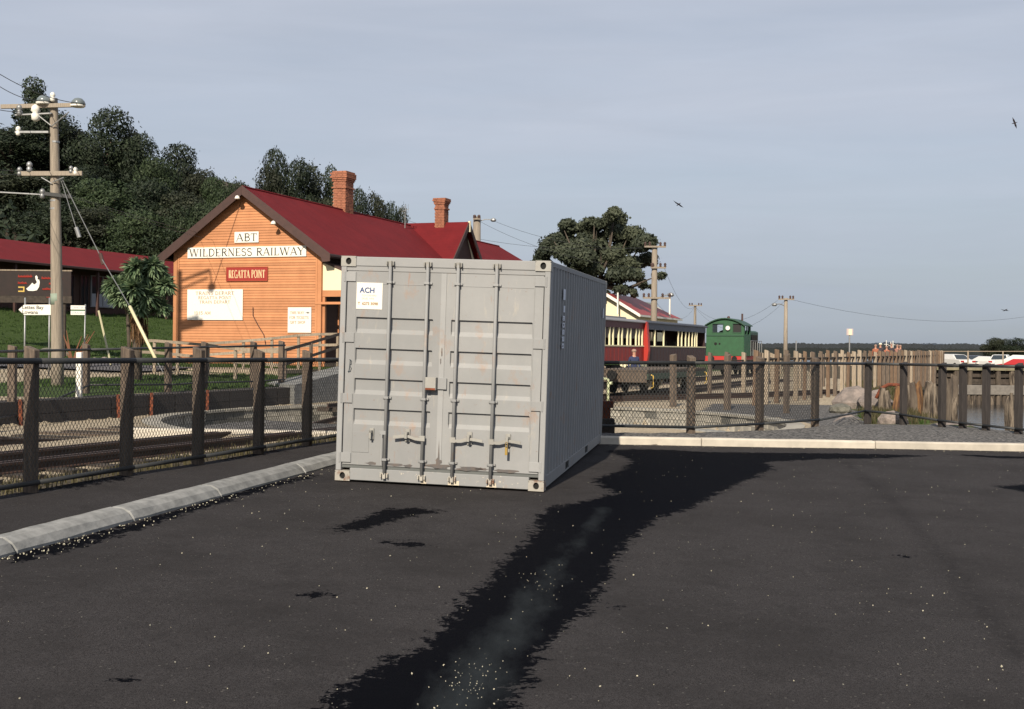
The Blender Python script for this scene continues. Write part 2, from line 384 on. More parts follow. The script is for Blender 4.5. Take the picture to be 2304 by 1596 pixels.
shore('far_shore', 520, 160, lambda u: 1.6 + (15.6 + .9 * math.sin(u * .05) + .5 * math.sin(u * .31) + .01047 * (u - 1190) * .6) * 520 / F - (.01047 * (u - U0)) / F * 1500 * -1 * 0, 900, 2900, forest, 3)
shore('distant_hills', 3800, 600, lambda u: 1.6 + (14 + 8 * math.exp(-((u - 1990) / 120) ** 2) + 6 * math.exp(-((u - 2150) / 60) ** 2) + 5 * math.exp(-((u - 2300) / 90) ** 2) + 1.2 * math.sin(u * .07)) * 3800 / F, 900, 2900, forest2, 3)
# ------------------------------------------------------------------ the car park
def seg_dist(px, py, poly, closed=True):
    d = np.full(px.shape, 1e9); ins = np.zeros(px.shape, bool); n = len(poly)
    for i in range(n if closed else n - 1):
        x0, y0 = poly[i]; x1, y1 = poly[(i + 1) % n]
        dx, dy = x1 - x0, y1 - y0; L2 = dx * dx + dy * dy + 1e-9
        t = np.clip(((px - x0) * dx + (py - y0) * dy) / L2, 0, 1)
        d = np.minimum(d, np.hypot(px - x0 - t * dx, py - y0 - t * dy))
        if closed:
            c = ((y0 > py) != (y1 > py)) & (px < (x1 - x0) * (py - y0) / (y1 - y0 + 1e-12) + x0); ins ^= c
    return d, ins
def asphalt_mat():
    m = bpy.data.materials.new('asphalt'); m.use_nodes = True; t = m.node_tree; b = t.nodes['Principled BSDF']; lk = t.links.new
    tc = t.nodes.new('ShaderNodeTexCoord')
    def nz(sc, det=5, r=.6, st_=None):
        n = t.nodes.new('ShaderNodeTexNoise'); n.inputs['Scale'].default_value = sc; n.inputs['Detail'].default_value = det; n.inputs['Roughness'].default_value = r
        if st_:
            mp = t.nodes.new('ShaderNodeMapping'); mp.inputs['Scale'].default_value = st_; lk(tc.outputs['Object'], mp.inputs[0]); lk(mp.outputs[0], n.inputs['Vector'])
        else: lk(tc.outputs['Object'], n.inputs['Vector'])
        return n.outputs[0]
    def mixc(f, a, c):
        x = t.nodes.new('ShaderNodeMix'); x.data_type = 'RGBA'
        for i, v in ((6, a), (7, c)):
            if isinstance(v, tuple): x.inputs[i].default_value = v + (1,)
            else: lk(v, x.inputs[i])
        if isinstance(f, float): x.inputs[0].default_value = f
        else: lk(f, x.inputs[0])
        return x.outputs[2]
    def mr(s_, a, c, o0=0., o1=1.):
        r = t.nodes.new('ShaderNodeMapRange'); r.inputs[1].default_value = a; r.inputs[2].default_value = c; r.inputs[3].default_value = o0; r.inputs[4].default_value = o1; lk(s_, r.inputs[0]); return r.outputs[0]
    def math_(op, a, c=None, k=None):
        n = t.nodes.new('ShaderNodeMath'); n.operation = op
        for i, v in enumerate((a, c, k)):
            if v is None: continue
            if isinstance(v, (int, float)): n.inputs[i].default_value = v
            else: lk(v, n.inputs[i])
        return n.outputs[0]
    def att(nm):
        a = t.nodes.new('ShaderNodeAttribute'); a.attribute_name = nm; return a.outputs['Fac']
    fine = nz(160, 3); mid = nz(14, 6); big = nz(.7, 5); rag = nz(7.5, 10, .72); rag2 = nz(30, 4)
    c = mixc(mr(fine, .38, .62), (.008, .0074, .0078), (.056, .052, .0545)); c = mixc(mr(nz(48, 3), .45, .7, 0, .5), c, (.063, .059, .061)); c = mixc(mr(nz(2.6, 7, .7), .5, .68, 0, .45), c, (.016, .0148, .0155))
    c = mixc(mr(big, .42, .62, 0, .5), c, (.019, .0175, .018))
    c = mixc(mr(mid, .55, .75, 0, .35), c, (.052, .049, .051))
    vor = t.nodes.new('ShaderNodeTexVoronoi'); vor.inputs['Scale'].default_value = 34; lk(tc.outputs['Object'], vor.inputs['Vector'])
    sep = t.nodes.new('ShaderNodeSeparateColor'); lk(vor.outputs['Color'], sep.inputs[0])
    chip = math_('MULTIPLY', math_('GREATER_THAN', sep.outputs[0], .95), math_('LESS_THAN', vor.outputs['Distance'], .25))
    c = mixc(math_('MULTIPLY', chip, .4), c, (.17, .165, .15))
    # old tyre line, faint
    c = mixc(math_('MULTIPLY', mr(att('seam'), .0, 1.), mr(mid, .4, .55, .0, .6)), c, (.012, .011, .012))
    # damp: signed distance, ragged edge
    wet = math_('ADD', att('wet'), math_('MULTIPLY_ADD', rag, .72, -.36)); wet = math_('ADD', wet, math_('MULTIPLY_ADD', rag2, .14, -.07))
    wetm = mr(wet, -.012, .012)
    c = mixc(wetm, c, (.0016, .0019, .0036))
    silt = math_('MULTIPLY', mr(math_('ADD', att('silt'), math_('MULTIPLY_ADD', nz(3.5, 6, .7, (1, .35, 1)), .55, -.30)), -.12, .3), 1.0)
    c = mixc(math_('MULTIPLY', silt, .8), c, (.040, .048, .053))
    lk(c, b.inputs['Base Color'])
    ro = mr(wetm, 0, 1, .93, .8); ro2 = t.nodes.new('ShaderNodeMix'); ro2.data_type = 'FLOAT'
    lk(silt, ro2.inputs[0]); lk(ro, ro2.inputs[2]); ro2.inputs[3].default_value = .6; lk(ro2.outputs[0], b.inputs['Roughness'])
    lk(mr(wetm, 0, 1, .12, .03), b.inputs['Specular IOR Level'])
    bp = t.nodes.new('ShaderNodeBump'); bp.inputs['Distance'].default_value = .012; bp.inputs['Strength'].default_value = .8
    lk(math_('ADD', fine, math_('MULTIPLY', mid, .8)), bp.inputs['Height']); lk(bp.outputs[0], b.inputs['Normal'])
    return m
def make_lot():
    xs = np.concatenate([np.arange(-9, -5, .5), np.arange(-5, 9.5, .085), np.arange(9.5, 30, 1.)]); ys = np.concatenate([np.arange(-25, 4, 1.), np.arange(4, 21.2, .085)])
    X, Y = np.meshgrid(xs, ys)
    def inv(pts): return [tuple(G(u, v).xy) for u, v in pts]
    polys = [
        [(700, 1620), (790, 1545), (870, 1490), (960, 1455), (1005, 1400), (1050, 1345), (1115, 1300), (1150, 1250), (1205, 1205), (1215, 1160), (1250, 1140), (1320, 1128), (1390, 1113), (1352, 1092), (1344, 1078), (1405, 1058), (1425, 1036), (1372, 1014), (1450, 1011), (1600, 1018), (1780, 1020), (1900, 1021), (2090, 1026), (1980, 1031), (1850, 1033), (1720, 1040), (1735, 1056), (1655, 1088), (1560, 1138), (1475, 1163), (1412, 1212), (1372, 1262), (1352, 1312), (1310, 1372), (1238, 1430), (1180, 1500), (1150, 1545), (1110, 1620)],
        [(730, 1192), (800, 1165), (870, 1142), (960, 1140), (1010, 1152), (930, 1165), (850, 1190), (760, 1203)],
        [(860, 1222), (905, 1218), (960, 1226), (900, 1232)], [(672, 1336), (740, 1332), (745, 1346), (680, 1345)],
        [(250, 1528), (300, 1520), (335, 1530), (270, 1540)], [(2000, 1250), (2060, 1246), (2085, 1254), (2020, 1260)],
        [(2240, 1095), (2330, 1088), (2400, 1100), (2330, 1112)], [(1380, 1365), (1402, 1360), (1400, 1372)], [(2120, 1022), (2300, 1027), (2420, 1033), (2250, 1032)],
        [(40, 1262), (200, 1222), (380, 1166), (560, 1112), (700, 1074), (690, 1070), (520, 1112), (300, 1178), (40, 1246)]]
    wet = np.full(X.shape, -1.)
    bias = [.03, -.06, .0, -.02, -.05, -.08, 0, -.03, -.02, .03]
    for i, pl in enumerate(polys):
        d, ins = seg_dist(X, Y, inv(pl)); wet = np.maximum(wet, np.where(ins, d, -d) + bias[i])
    d, _ = seg_dist(X, Y, inv([(1030, 1600), (1085, 1500), (1150, 1400), (1215, 1310), (1290, 1220), (1360, 1140)]), False)
    ycl = np.clip((11.5 - Y) / 5, 0, 1); silt = .15 * ycl - d
    d2, _ = seg_dist(X, Y, inv([(1900, 1040), (2000, 1120), (2100, 1230), (2180, 1330), (2300, 1480)]), False)
    seam = np.clip(1 - d2 / .16, 0, 1)
    kx, ky = K0.x, K0.y
    DK = (X - K0.x) * kn.x + (Y - K0.y) * kn.y; DF = (X - FA.x) * fn.x + (Y - FA.y) * fn.y
    Z = CP.z - (CU.x * (X - CP.x) + CU.y * (Y - CP.y)) / CU.z
    Z += .004 * np.sin(X * 1.3) * np.cos(Y * .9) - .02 * np.exp(-(d / .5) ** 2)
    ny, nx = X.shape; ok = (DK < .2) & (DF < .2)
    idx = np.arange(ny * nx).reshape(ny, nx)
    q = np.stack([idx[:-1, :-1], idx[:-1, 1:], idx[1:, 1:], idx[1:, :-1]], -1)
    keep = ok[:-1, :-1] & ok[:-1, 1:] & ok[1:, 1:] & ok[1:, :-1]
    q = q[keep]; used = np.unique(q); remap = -np.ones(ny * nx, int); remap[used] = np.arange(len(used)); q = remap[q]
    V = np.stack([X.ravel(), Y.ravel(), Z.ravel()], -1)[used]
    me = bpy.data.meshes.new('car_park'); me.from_pydata(V.tolist(), [], q.tolist()); me.materials.append(asphalt_mat())
    for nm, a in (('wet', wet), ('silt', silt), ('seam', seam)):
        at = me.attributes.new(nm, 'FLOAT', 'POINT'); at.data.foreach_set('value', np.clip(a, -1, 1).ravel()[used].astype(np.float32))
    me.polygons.foreach_set('use_smooth', [True] * len(q))
    o = tag(obj('car_park', me), kind='structure'); return o, wet
make_lot()
# footpath between kerb and left fence
def make_path():
    vs, fs, dm = [], [], []
    ts = np.arange(-14, 14, .1); n = 18
    for t in ts:
        a = K0 + kd * t + kn * .235
        f = L0 + ld * ((a.xy - L0).dot(ld)); b = Vector((f.x, f.y)) + ln * .16
        if (b - a.xy).dot(kn.xy) < .05: b = a.xy + kn.xy * .05
        for k in range(n):
            p = a.xy.lerp(b, k / (n - 1)); vs.append((p.x, p.y, lot(p.x, p.y) + .112 + .006 * math.sin(p.y * 2)))
            w_ = -.35 + .34 * (k / (n - 1)) ** 1.4; dm.append(w_ + .12 * math.sin(p.y * 2.1) * (k / (n - 1)))
    for j in range(len(ts) - 1):
        for k in range(n - 1): fs.append((j * n + k, j * n + k + 1, (j + 1) * n + k + 1, (j + 1) * n + k))
    me = bpy.data.meshes.new('footpath'); me.from_pydata(vs, [], fs); me.materials.append(bpy.data.materials['asphalt'])
    for nm, a in (('wet', dm), ('silt', [-1.] * len(vs)), ('seam', [0.] * len(vs))):
        at = me.attributes.new(nm, 'FLOAT', 'POINT'); at.data.foreach_set('value', a)
    tag(obj('footpath', me), kind='structure')
make_path()
def make_kerb(name, A, d, nrm, t0, joints, t1, m, prof):
    k = bpy.data.objects.new(name, None); COL.objects.link(k); k['kind'] = 'structure'
    js = [t0] + joints + [t1]
    for a, b in zip(js[:-1], js[1:]):
        b_ = b - .012; mb = MB(); vs = []
        n = 7
        for i in range(n + 1):
            t = a + (b_ - a) * i / n; c = A + d * t
            for off, h in prof:
                p = c + nrm * off; j = random.uniform(-.004, .004); vs.append((p.x, p.y, lot(p.x, p.y) + h + (j if h > 0 else 0)))
        q = len(prof); fs = [(i * q + j, i * q + (j + 1) % q, (i + 1) * q + (j + 1) % q, (i + 1) * q + j) for i in range(n) for j in range(q)]
        fs += [tuple(range(q)), tuple(n * q + j for j in range(q))]
        mb.add(vs, fs); mb.build('kerb_section', m, k, bevel=.012)
    return k
def tk(u, v): return (G(u, v) - K0).dot(kd)
jl = [tk(290, 1172), tk(488, 1118), tk(683, 1066)]
dj = jl[1] - jl[0]
make_kerb('left_kerb', K0, kd, kn, jl[0] - 5 * dj, [jl[0] - 4 * dj, jl[0] - 3 * dj, jl[0] - 2 * dj, jl[0] - dj] + jl, jl[2] + dj * 1.35, M['concrete'], [(0, -.1), (0, .02), (.045, .080), (.11, .112), (.235, .118), (.235, -.1)])
def tf(u): 
    p = G(u, 1008 + (u - 1384) * .0165); return (p - FA).dot(fd)
a_, b_ = tf(1603), tf(2005)
make_kerb('far_kerb', FA, fd, fn, a_ - 3 * (b_ - a_), [a_ - 2 * (b_ - a_), a_ - (b_ - a_), a_, b_], b_ + 3 * (b_ - a_), M['concrete_lit'], [(0, -.1), (0, .10), (.02, .125), (.14, .125), (.14, -.1)])
# scattered gravel stones
def stones():
    mb = MB(); ico = [(0, 0, 1), (.9, 0, .1), (0, .9, 0), (-.9, 0, .15), (0, -.9, 0), (0, 0, -.6)]
    fc = [(0, 1, 2), (0, 2, 3), (0, 3, 4), (0, 4, 1), (5, 2, 1), (5, 3, 2), (5, 4, 3), (5, 1, 4)]
    def st1(x, y, r):
        q = Quaternion((random.random(), random.random(), random.random(), random.random())); q.normalize()
        z = lot(x, y) + r * .4
        mb.mi = random.choice((0, 0, 1))
        mb.add([Vector((x, y, z)) + q @ Vector((a * r, b * r * .8, c * r * .7)) for a, b, c in ico], fc)
    for i in range(1100):
        y = 4.5 + 15 * random.random() ** 1.3; x = random.uniform(-4, 9) * min(1, y / 12 + .2)
        if (Vector((x, y, 0)) - K0).dot(kn) < -.05: st1(x, y, random.choice((.003, .004, .005, .006, .009)))
    for i in range(420):
        t = random.uniform(-3, 6) ; d = abs(random.gauss(0, .1)) + .015
        p = K0 + kd * t - kn * d; 
        if random.random() < (1.0 if t < 1.5 else .45): st1(p.x, p.y, random.uniform(.004, .013))
    for i in range(75):
        u = random.gauss(1062, 34); v = random.gauss(1528, 26) + (u - 1062) * -.25; p = G(u, v); st1(p.x, p.y, random.uniform(.002, .0065))
    for i in range(35):
        p = G(random.gauss(1215, 35), random.gauss(1310, 26)); st1(p.x, p.y, random.uniform(.002, .006))
    for i in range(240):
        t = random.uniform(-2, 8); p = FA + fd * t - fn * abs(random.gauss(0.03, .12)); st1(p.x, p.y, random.uniform(.004, .011))
    for u, v, r in ((2253, 1502, .013), (2020, 1496, .009), (1535, 1330, .008), (718, 1140, .012), (640, 1157, .012), (483, 1434, .007), (878, 1252, .012), (923, 1263, .008), (360, 1271, .006), (1265, 1320, .008), (1917, 1263, .009)):
        p = G(u, v); st1(p.x, p.y, r)
    o = mb.build('scattered_gravel', [mat('stone_pale', (.52, .49, .38), .9), mat('stone_grey', (.24, .235, .20), .9)]); o['kind'] = 'stuff'
    o['label'] = 'pale gravel chips scattered over the dark asphalt and along the gutter'; o['category'] = 'gravel'
stones()
# ------------------------------------------------------------------ lettering
def mk(w, st): return (w, st)
def arc(cx, cy, rx, ry, a0, a1, n=9): return [(cx + rx * math.cos(math.radians(a0 + (a1 - a0) * i / n)), cy + ry * math.sin(math.radians(a0 + (a1 - a0) * i / n))) for i in range(n + 1)]
T, t_, Md = .15, .06, .105
def V(x, y0=0, y1=1, w=T): return (w, [(x, y0), (x, y1)])
GL = {
 'A': (.86, [(t_, [(.1, 0), (.43, 1)]), (T, [(.43, 1), (.76, 0)]), (t_, [(.21, .34), (.63, .34)])], [(.1, 0), (.76, 0)]),
 'B': (.74, [V(.2), (Md, [(.2, .97)] + arc(.4, .76, .22, .21, 90, -90) + [(.2, .53)]), (Md, [(.2, .53)] + arc(.42, .27, .25, .25, 90, -90) + [(.2, .03)])], [(.17, 0), (.17, 1)]),
 'C': (.8, [(Md, arc(.45, .5, .34, .48, 45, 315, 14))], []),
 'D': (.84, [V(.2), (Md, [(.2, .97)] + arc(.38, .5, .36, .47, 90, -90, 12) + [(.2, .03)])], [(.17, 0), (.17, 1)]),
 'E': (.72, [V(.2), (t_, [(.2, .96), (.62, .96)]), (t_, [(.2, .51), (.52, .51)]), (t_, [(.2, .04), (.64, .04)]), V(.62, .8, .98, t_), V(.64, .02, .22, t_)], [(.17, 0), (.17, 1)]),
 'F': (.7, [V(.2), (t_, [(.2, .96), (.62, .96)]), (t_, [(.2, .51), (.52, .51)]), V(.62, .8, .98, t_)], [(.2, 0), (.17, 1)]),
 'G': (.86, [(Md, arc(.46, .5, .35, .48, 45, 335, 14)), V(.74, .02, .42, T)], [(.74, .42)]),
 'H': (.88, [V(.2), V(.68), (t_, [(.2, .52), (.68, .52)])], [(.2, 0), (.2, 1), (.68, 0), (.68, 1)]),
 'I': (.4, [V(.2)], [(.2, 0), (.2, 1)]),
 'K': (.8, [V(.2), (t_, [(.24, .42), (.68, 1)]), (T, [(.34, .54), (.7, 0)])], [(.2, 0), (.2, 1), (.68, 1), (.7, 0)]),
 'L': (.7, [V(.2), (t_, [(.2, .04), (.62, .04)]), V(.62, .02, .26, t_)], [(.17, 0), (.2, 1)]),
 'M': (1., [(t_, [(.15, 0), (.18, 1)]), (T, [(.18, 1), (.5, .1)]), (t_, [(.5, .1), (.82, 1)]), V(.84)], [(.15, 0), (.16, 1), (.84, 0), (.84, 1)]),
 'N': (.88, [(t_, [(.17, 0), (.17, 1)]), (T, [(.17, 1), (.72, 0)]), (t_, [(.72, 0), (.72, 1)])], [(.17, 0), (.15, 1), (.72, 1)]),
 'O': (.88, [(Md, arc(.44, .5, .34, .48, 0, 360, 18))], []),
 'P': (.7, [V(.2), (Md, [(.2, .97)] + arc(.4, .73, .23, .24, 90, -90) + [(.2, .49)])], [(.2, 0), (.17, 1)]),
 'R': (.8, [V(.2), (Md, [(.2, .97)] + arc(.4, .75, .23, .22, 90, -90) + [(.2, .53)]), (T, [(.4, .52), (.7, 0)])], [(.2, 0), (.17, 1), (.72, 0)]),
 'S': (.68, [(Md, arc(.34, .74, .22, .22, 20, 230, 9) + arc(.34, .27, .24, .25, 60, -160, 10))], []),
 'T': (.78, [V(.39), (t_, [(.08, .96), (.7, .96)]), V(.08, .78, .98, t_), V(.7, .78, .98, t_)], [(.39, 0)]),
 'V': (.84, [(T, [(.1, 1), (.42, 0)]), (t_, [(.42, 0), (.74, 1)])], [(.1, 1), (.74, 1)]),
 'W': (1.2, [(T, [(.1, 1), (.36, 0)]), (t_, [(.36, 0), (.6, 1)]), (T, [(.6, 1), (.86, 0)]), (t_, [(.86, 0), (1.08, 1)])], [(.1, 1), (.6, 1), (1.08, 1)]),
 'Y': (.8, [(T, [(.08, 1), (.4, .45)]), (t_, [(.4, .45), (.72, 1)]), V(.4, 0, .47)], [(.08, 1), (.72, 1), (.4, 0)]),
 ' ': (.42, [], []), ':': (.25, [V(.12, .1, .24, .12), V(.12, .6, .74, .12)], []), '.': (.25, [V(.12, 0, .13, .12)], []),
 '0': (.66, [(Md, arc(.33, .5, .22, .48, 0, 360, 16))], []), '1': (.5, [V(.25), (t_, [(.08, .82), (.25, .98)])], [(.25, 0)]),
 '2': (.66, [(Md, arc(.33, .74, .22, .24, 170, -30, 8) + [(.1, .05)]), (Md, [(.1, .05), (.58, .05)])], []),
 '3': (.66, [(Md, arc(.3, .75, .2, .22, 150, -90, 8)), (Md, arc(.3, .27, .24, .25, 90, -150, 8))], []),
 '5': (.66, [(Md, [(.56, .95), (.16, .95), (.14, .58)] + arc(.3, .32, .25, .3, 120, -140, 9))], []),
 '>': (.9, [(.2, [(.05, .5), (.5, .5)]), (.1, [(.45, .85), (.85, .5), (.45, .15), (.45, .85)]), (.3, [(.45, .5), (.62, .5)])], []),
}
def serif_text(txt, h, x0, x1, z0, serif=.13, weight=1.0):
    """glyph strokes scaled to fill x0..x1 at baseline z0; returns MB in the xz plane (y=0 front)"""
    tot = sum(GL[c][0] for c in txt); sx = (x1 - x0) / tot; mb = MB(); x = x0
    for c in txt:
        w_, strokes, ser = GL[c]
        for wd, pl in strokes:
            wd = wd * h * weight
            for (a, b), (c2, d) in zip(pl[:-1], pl[1:]):
                p = Vector((x + a * sx, z0 + b * h)); q = Vector((x + c2 * sx, z0 + d * h)); dd = q - p
                if dd.length < 1e-6: continue
                nn = Vector((-dd.y, dd.x)).normalized() * wd / 2; e = dd.normalized() * wd * .12 if len(pl) > 2 else Vector((0, 0))
                if len(pl) == 2 and abs(dd.y) > abs(dd.x):
                    nn = Vector((math.copysign(wd / 2 / max(.6, abs(dd.y) / dd.length), -1), 0))
                mb.add([(r.x, -.004, r.y) for r in (p - e + nn, q + e + nn, q + e - nn, p - e - nn)] + [(r.x, 0, r.y) for r in (p - e + nn, q + e + nn, q + e - nn, p - e - nn)],
                       [(0, 1, 2, 3), (0, 4, 5, 1), (1, 5, 6, 2), (2, 6, 7, 3), (3, 7, 4, 0)])
        for sx_, sz in ser:
            X = x + sx_ * sx; Z = z0 + sz * h; hh = .05 * h * weight
            za, zb = (Z, Z + hh) if sz < .5 else (Z - hh, Z)
            mb.box(X - serif * h, X + serif * h, -.0045, 0, za, zb)
        x += w_ * sx
    return mb
def font_mesh(txt, size, mt, name='lettering', align='LEFT', bold=0.0):
    cu = bpy.data.curves.new('t', 'FONT'); cu.body = txt; cu.size = size; cu.align_x = align; cu.extrude = .002; cu.offset = bold; cu.resolution_u = 3
    o = bpy.data.objects.new('t', cu); COL.objects.link(o); dg = bpy.context.evaluated_depsgraph_get(); dg.update()
    me = bpy.data.meshes.new_from_object(o.evaluated_get(dg)); bpy.data.objects.remove(o); me.name = name
    me.transform(Matrix.Rotation(PI / 2, 4, 'X')); me.materials.clear(); me.materials.append(mt); return me
# ------------------------------------------------------------------ shipping container
def container():
    W, Hh, Ln = 2.438, 2.591, 6.058
    MM = Matrix(((CR.x, CL.x, CU.x, CP.x), (CR.y, CL.y, CU.y, CP.y), (CR.z, CL.z, CU.z, CP.z + .012), (0, 0, 0, 1)))
    root = thing('shipping_container', 'weathered grey steel shipping container standing on the asphalt, doors towards the viewer', 'container', M=MM)
    def paint(name, rusty=.0):
        m = mat(name, (.318, .325, .332), .6, (.275, .283, .292), 2.2, .7, .0012, 9, spec=.35, detail=8)
        t = m.node_tree; b = t.nodes['Principled BSDF']; lk = t.links.new
        tc = t.nodes.new('ShaderNodeTexCoord'); src = b.inputs['Base Color'].links[0].from_socket
        def layer(src, sc, lo, hi, col, amt, stv=(1, 1, 1)):
            mp = t.nodes.new('ShaderNodeMapping'); mp.inputs['Scale'].default_value = stv; mp.inputs['Location'].default_value = (sc, 3 * sc, 0)
            n = t.nodes.new('ShaderNodeTexNoise'); n.inputs['Scale'].default_value = sc; n.inputs['Detail'].default_value = 7; n.inputs['Roughness'].default_value = .7
            r = t.nodes.new('ShaderNodeMapRange'); r.inputs[1].default_value = lo; r.inputs[2].default_value = hi; r.inputs[4].default_value = amt
            x = t.nodes.new('ShaderNodeMix'); x.data_type = 'RGBA'; x.inputs[7].default_value = col + (1,)
            lk(tc.outputs['Object'], mp.inputs[0]); lk(mp.outputs[0], n.inputs['Vector']); lk(n.outputs[0], r.inputs[0]); lk(r.outputs[0], x.inputs[0]); lk(src, x.inputs[6]); return x.outputs[2]
        s = layer(src, 3.2, .57, .68, (.27, .18, .13), .6, (1, 1, .7)); s = layer(s, 7, .62, .68, (.25, .13, .08), .5, (1.6, 1, .22)); s = layer(s, 9, .60, .72, (.42, .38, .31), .35, (1, 1, .25)); s = layer(s, 1.3, .45, .7, (.19, .20, .205), .5, (1, 1, .5)); s = layer(s, 22, .66, .70, (.16, .08, .05), .7)
        if rusty: s = layer(s, 11, .60, .66, (.62, .56, .44), rusty); s = layer(s, 9, .66, .72, (.20, .09, .05), rusty)
        lk(s, b.inputs['Base Color']); return m
    pm = paint('container_paint'); ps = paint('container_paint_scuffed', .75)
    seal = mat('door_seal', (.13, .14, .14), .8)
    # corner posts
    for x0, x1 in ((0, .065), (W - .065, W)):
        MB().box(x0, x1, 0.0, .14, .118, Hh - .118).build('corner_post', pm, root, bevel=.006)
        MB().box(x0, x1, Ln - .12, Ln, .118, Hh - .118).build('corner_post', pm, root, bevel=.006)
    # castings with oval openings
    def casting(x0, y0, z0, fx, m):
        mb = MB(); w_, d_, h_ = .178, .162, .118; cx = w_ / 2; n = 16
        # front plate with hole
        ring = [(cx + .034 * math.cos(2 * PI * i / n), .0, h_ / 2 + .04 * math.sin(2 * PI * i / n)) for i in range(n)]
        outer = []
        for i in range(n):
            a = 2 * PI * i / n; c, s_ = math.cos(a), math.sin(a); k = min((w_ / 2) / abs(c) if abs(c) > 1e-6 else 9, (h_ / 2) / abs(s_) if abs(s_) > 1e-6 else 9)
            outer.append((cx + k * c, 0, h_ / 2 + k * s_))
        deep = [(x, .03, z) for x, y, z in ring]
        vs = ring + outer + deep; fs = [(i, (i + 1) % n, n + (i + 1) % n, n + i) for i in range(n)] + [(2 * n + i, 2 * n + (i + 1) % n, (i + 1) % n, i) for i in range(n)]
        mb.add(vs, fs)
        mb.box(0, w_, .0005, .012, 0, .02).box(0, w_, .0005, .012, h_ - .012, h_)
        mb.add([(0, 0, 0), (0, d_, 0), (0, d_, h_), (0, 0, h_), (w_, 0, 0), (w_, d_, 0), (w_, d_, h_), (w_, 0, h_)], [(0, 1, 2, 3), (4, 7, 6, 5), (3, 2, 6, 7), (0, 4, 5, 1), (1, 5, 6, 2)])
        T_ = Matrix.Translation((x0, y0, z0)) @ (Matrix.Diagonal((fx, 1, 1, 1)))
        mb2 = MB(); mb2.add(mb.v, mb.f, T_); o = mb2.build('corner_casting', m, root)
        b = MB(); b.mi = 0; b.add([(x, .028, z) for x, y, z in ring], [tuple(range(n))], T_); b.build('casting_hole', M['dark'], o)
    castp = mat('casting_paint', (.33, .33, .31), .6, (.30, .29, .27), 12, .7, .002, 30)
    castr = mat('casting_rusty', (.42, .40, .36), .75, (.20, .09, .05), 7, 1., .003, 30, ramp=(.50, .62))
    for z0, m in ((0, castr), (Hh - .118, castp)):
        casting(-.003, -.006, z0, 1, m); casting(W + .003, -.006, z0, -1, m)
        for xx in (-.003, W - .175): MB().box(xx, xx + .178, Ln - .156, Ln + .006, z0, z0 + .118).build('corner_casting', m, root, bevel=.006)
    # header and sill
    MB().box(.17, W - .17, 0.004, .12, Hh - .115, Hh - .005).build('door_header', pm, root, bevel=.008)
    MB().box(.065, W - .065, .012, .06, Hh - .165, Hh - .116).build('header_lip', pm, root)
    MB().box(.17, W - .17, .002, .13, .012, .150).build('door_sill', ps, root, bevel=.006)
    MB().box(.066, W - .066, .03, .12, .151, .205).build('sill_gap', seal, root)
    # doors with pressed recesses
    tops = [1.894, 1.539, 1.190, .842]
    for side, (xa, xb, ra, rb) in enumerate(((.075, 1.205, .19, 1.10), (1.215, W - .075, 1.31, 2.25))):
        mb = MB(); z0, z1 = .19, Hh - .17; y = .018; dep = .030
        zs = [z1]
        for tp in tops: zs += [tp, tp - .010, tp - .135, tp - .185]
        zs.append(z0); zs = sorted(set(zs), reverse=True)
        def dy(z):
            for tp in tops:
                if abs(z - tp) < 1e-6: return 0
                if abs(z - (tp - .010)) < 1e-6 or abs(z - (tp - .135)) < 1e-6: return dep
            return 0
        xs = [xa, ra, ra + .008, rb - .008, rb, xb]
        vs = [(x, y + (dy(z) if 1 < i < 4 else 0), z) for z in zs for i, x in enumerate(xs)]
        fs = [(j * 6 + i, j * 6 + i + 1, (j + 1) * 6 + i + 1, (j + 1) * 6 + i) for j in range(len(zs) - 1) for i in range(5)]
        mb.add(vs, fs)
        mb.box(xa, xb, y + .045, y + .05, z0, z1)
        mb.add([(xa, y, z0), (xa, y + .05, z0), (xa, y + .05, z1), (xa, y, z1), (xb, y, z0), (xb, y + .05, z0), (xb, y + .05, z1), (xb, y, z1)], [(0, 1, 2, 3), (4, 7, 6, 5), (0, 4, 5, 1), (3, 2, 6, 7)])
        dr = mb.build('door', pm, root)
        MB().box(xa + .11, xb - .11, y - .004, y - .0005, Hh - .315, Hh - .309).build('weld_seam', pm, dr)
        for xs_ in ((ra - .012,) if side == 0 else (rb + .012,)): MB().box(xs_ - .003, xs_ + .003, y - .004, y - .0005, z0 + .02, z1 - .02).build('weld_seam', pm, dr)
    MB().box(1.185, 1.245, .010, .0165, .21, Hh - .172).build('centre_seal_plate', pm, root)
    # locking rods
    rods = [.59, 1.03, 1.385, 1.83]
    for i, x in enumerate(rods):
        r = MB(); r.tube((x, -.028, .10), (x, -.028, Hh - .075), .0195, n=10); ro = r.build('locking_rod', pm, root, smooth=True)
        for z in (2.30, .98, .27):
            MB().box(x - .05, x + .05, -.006, .016, z - .012, z + .012).box(x - .027, x + .027, -.054, -.006, z - .014, z + .014).build('rod_guide', pm, ro, bevel=.003)
        for z in (.085, Hh - .075):
            g = MB().box(x - .045, x + .045, -.012, .003, z - .028, z + .028).box(x - .045, x - .03, -.05, -.012, z - .022, z + .022).box(x + .03, x + .045, -.05, -.012, z - .022, z + .022).box(x - .018, x + .018, -.045, -.01, z - .035, z + .03)
            g.build('cam_keeper', castr if z < 1 else castp, ro, bevel=.003)
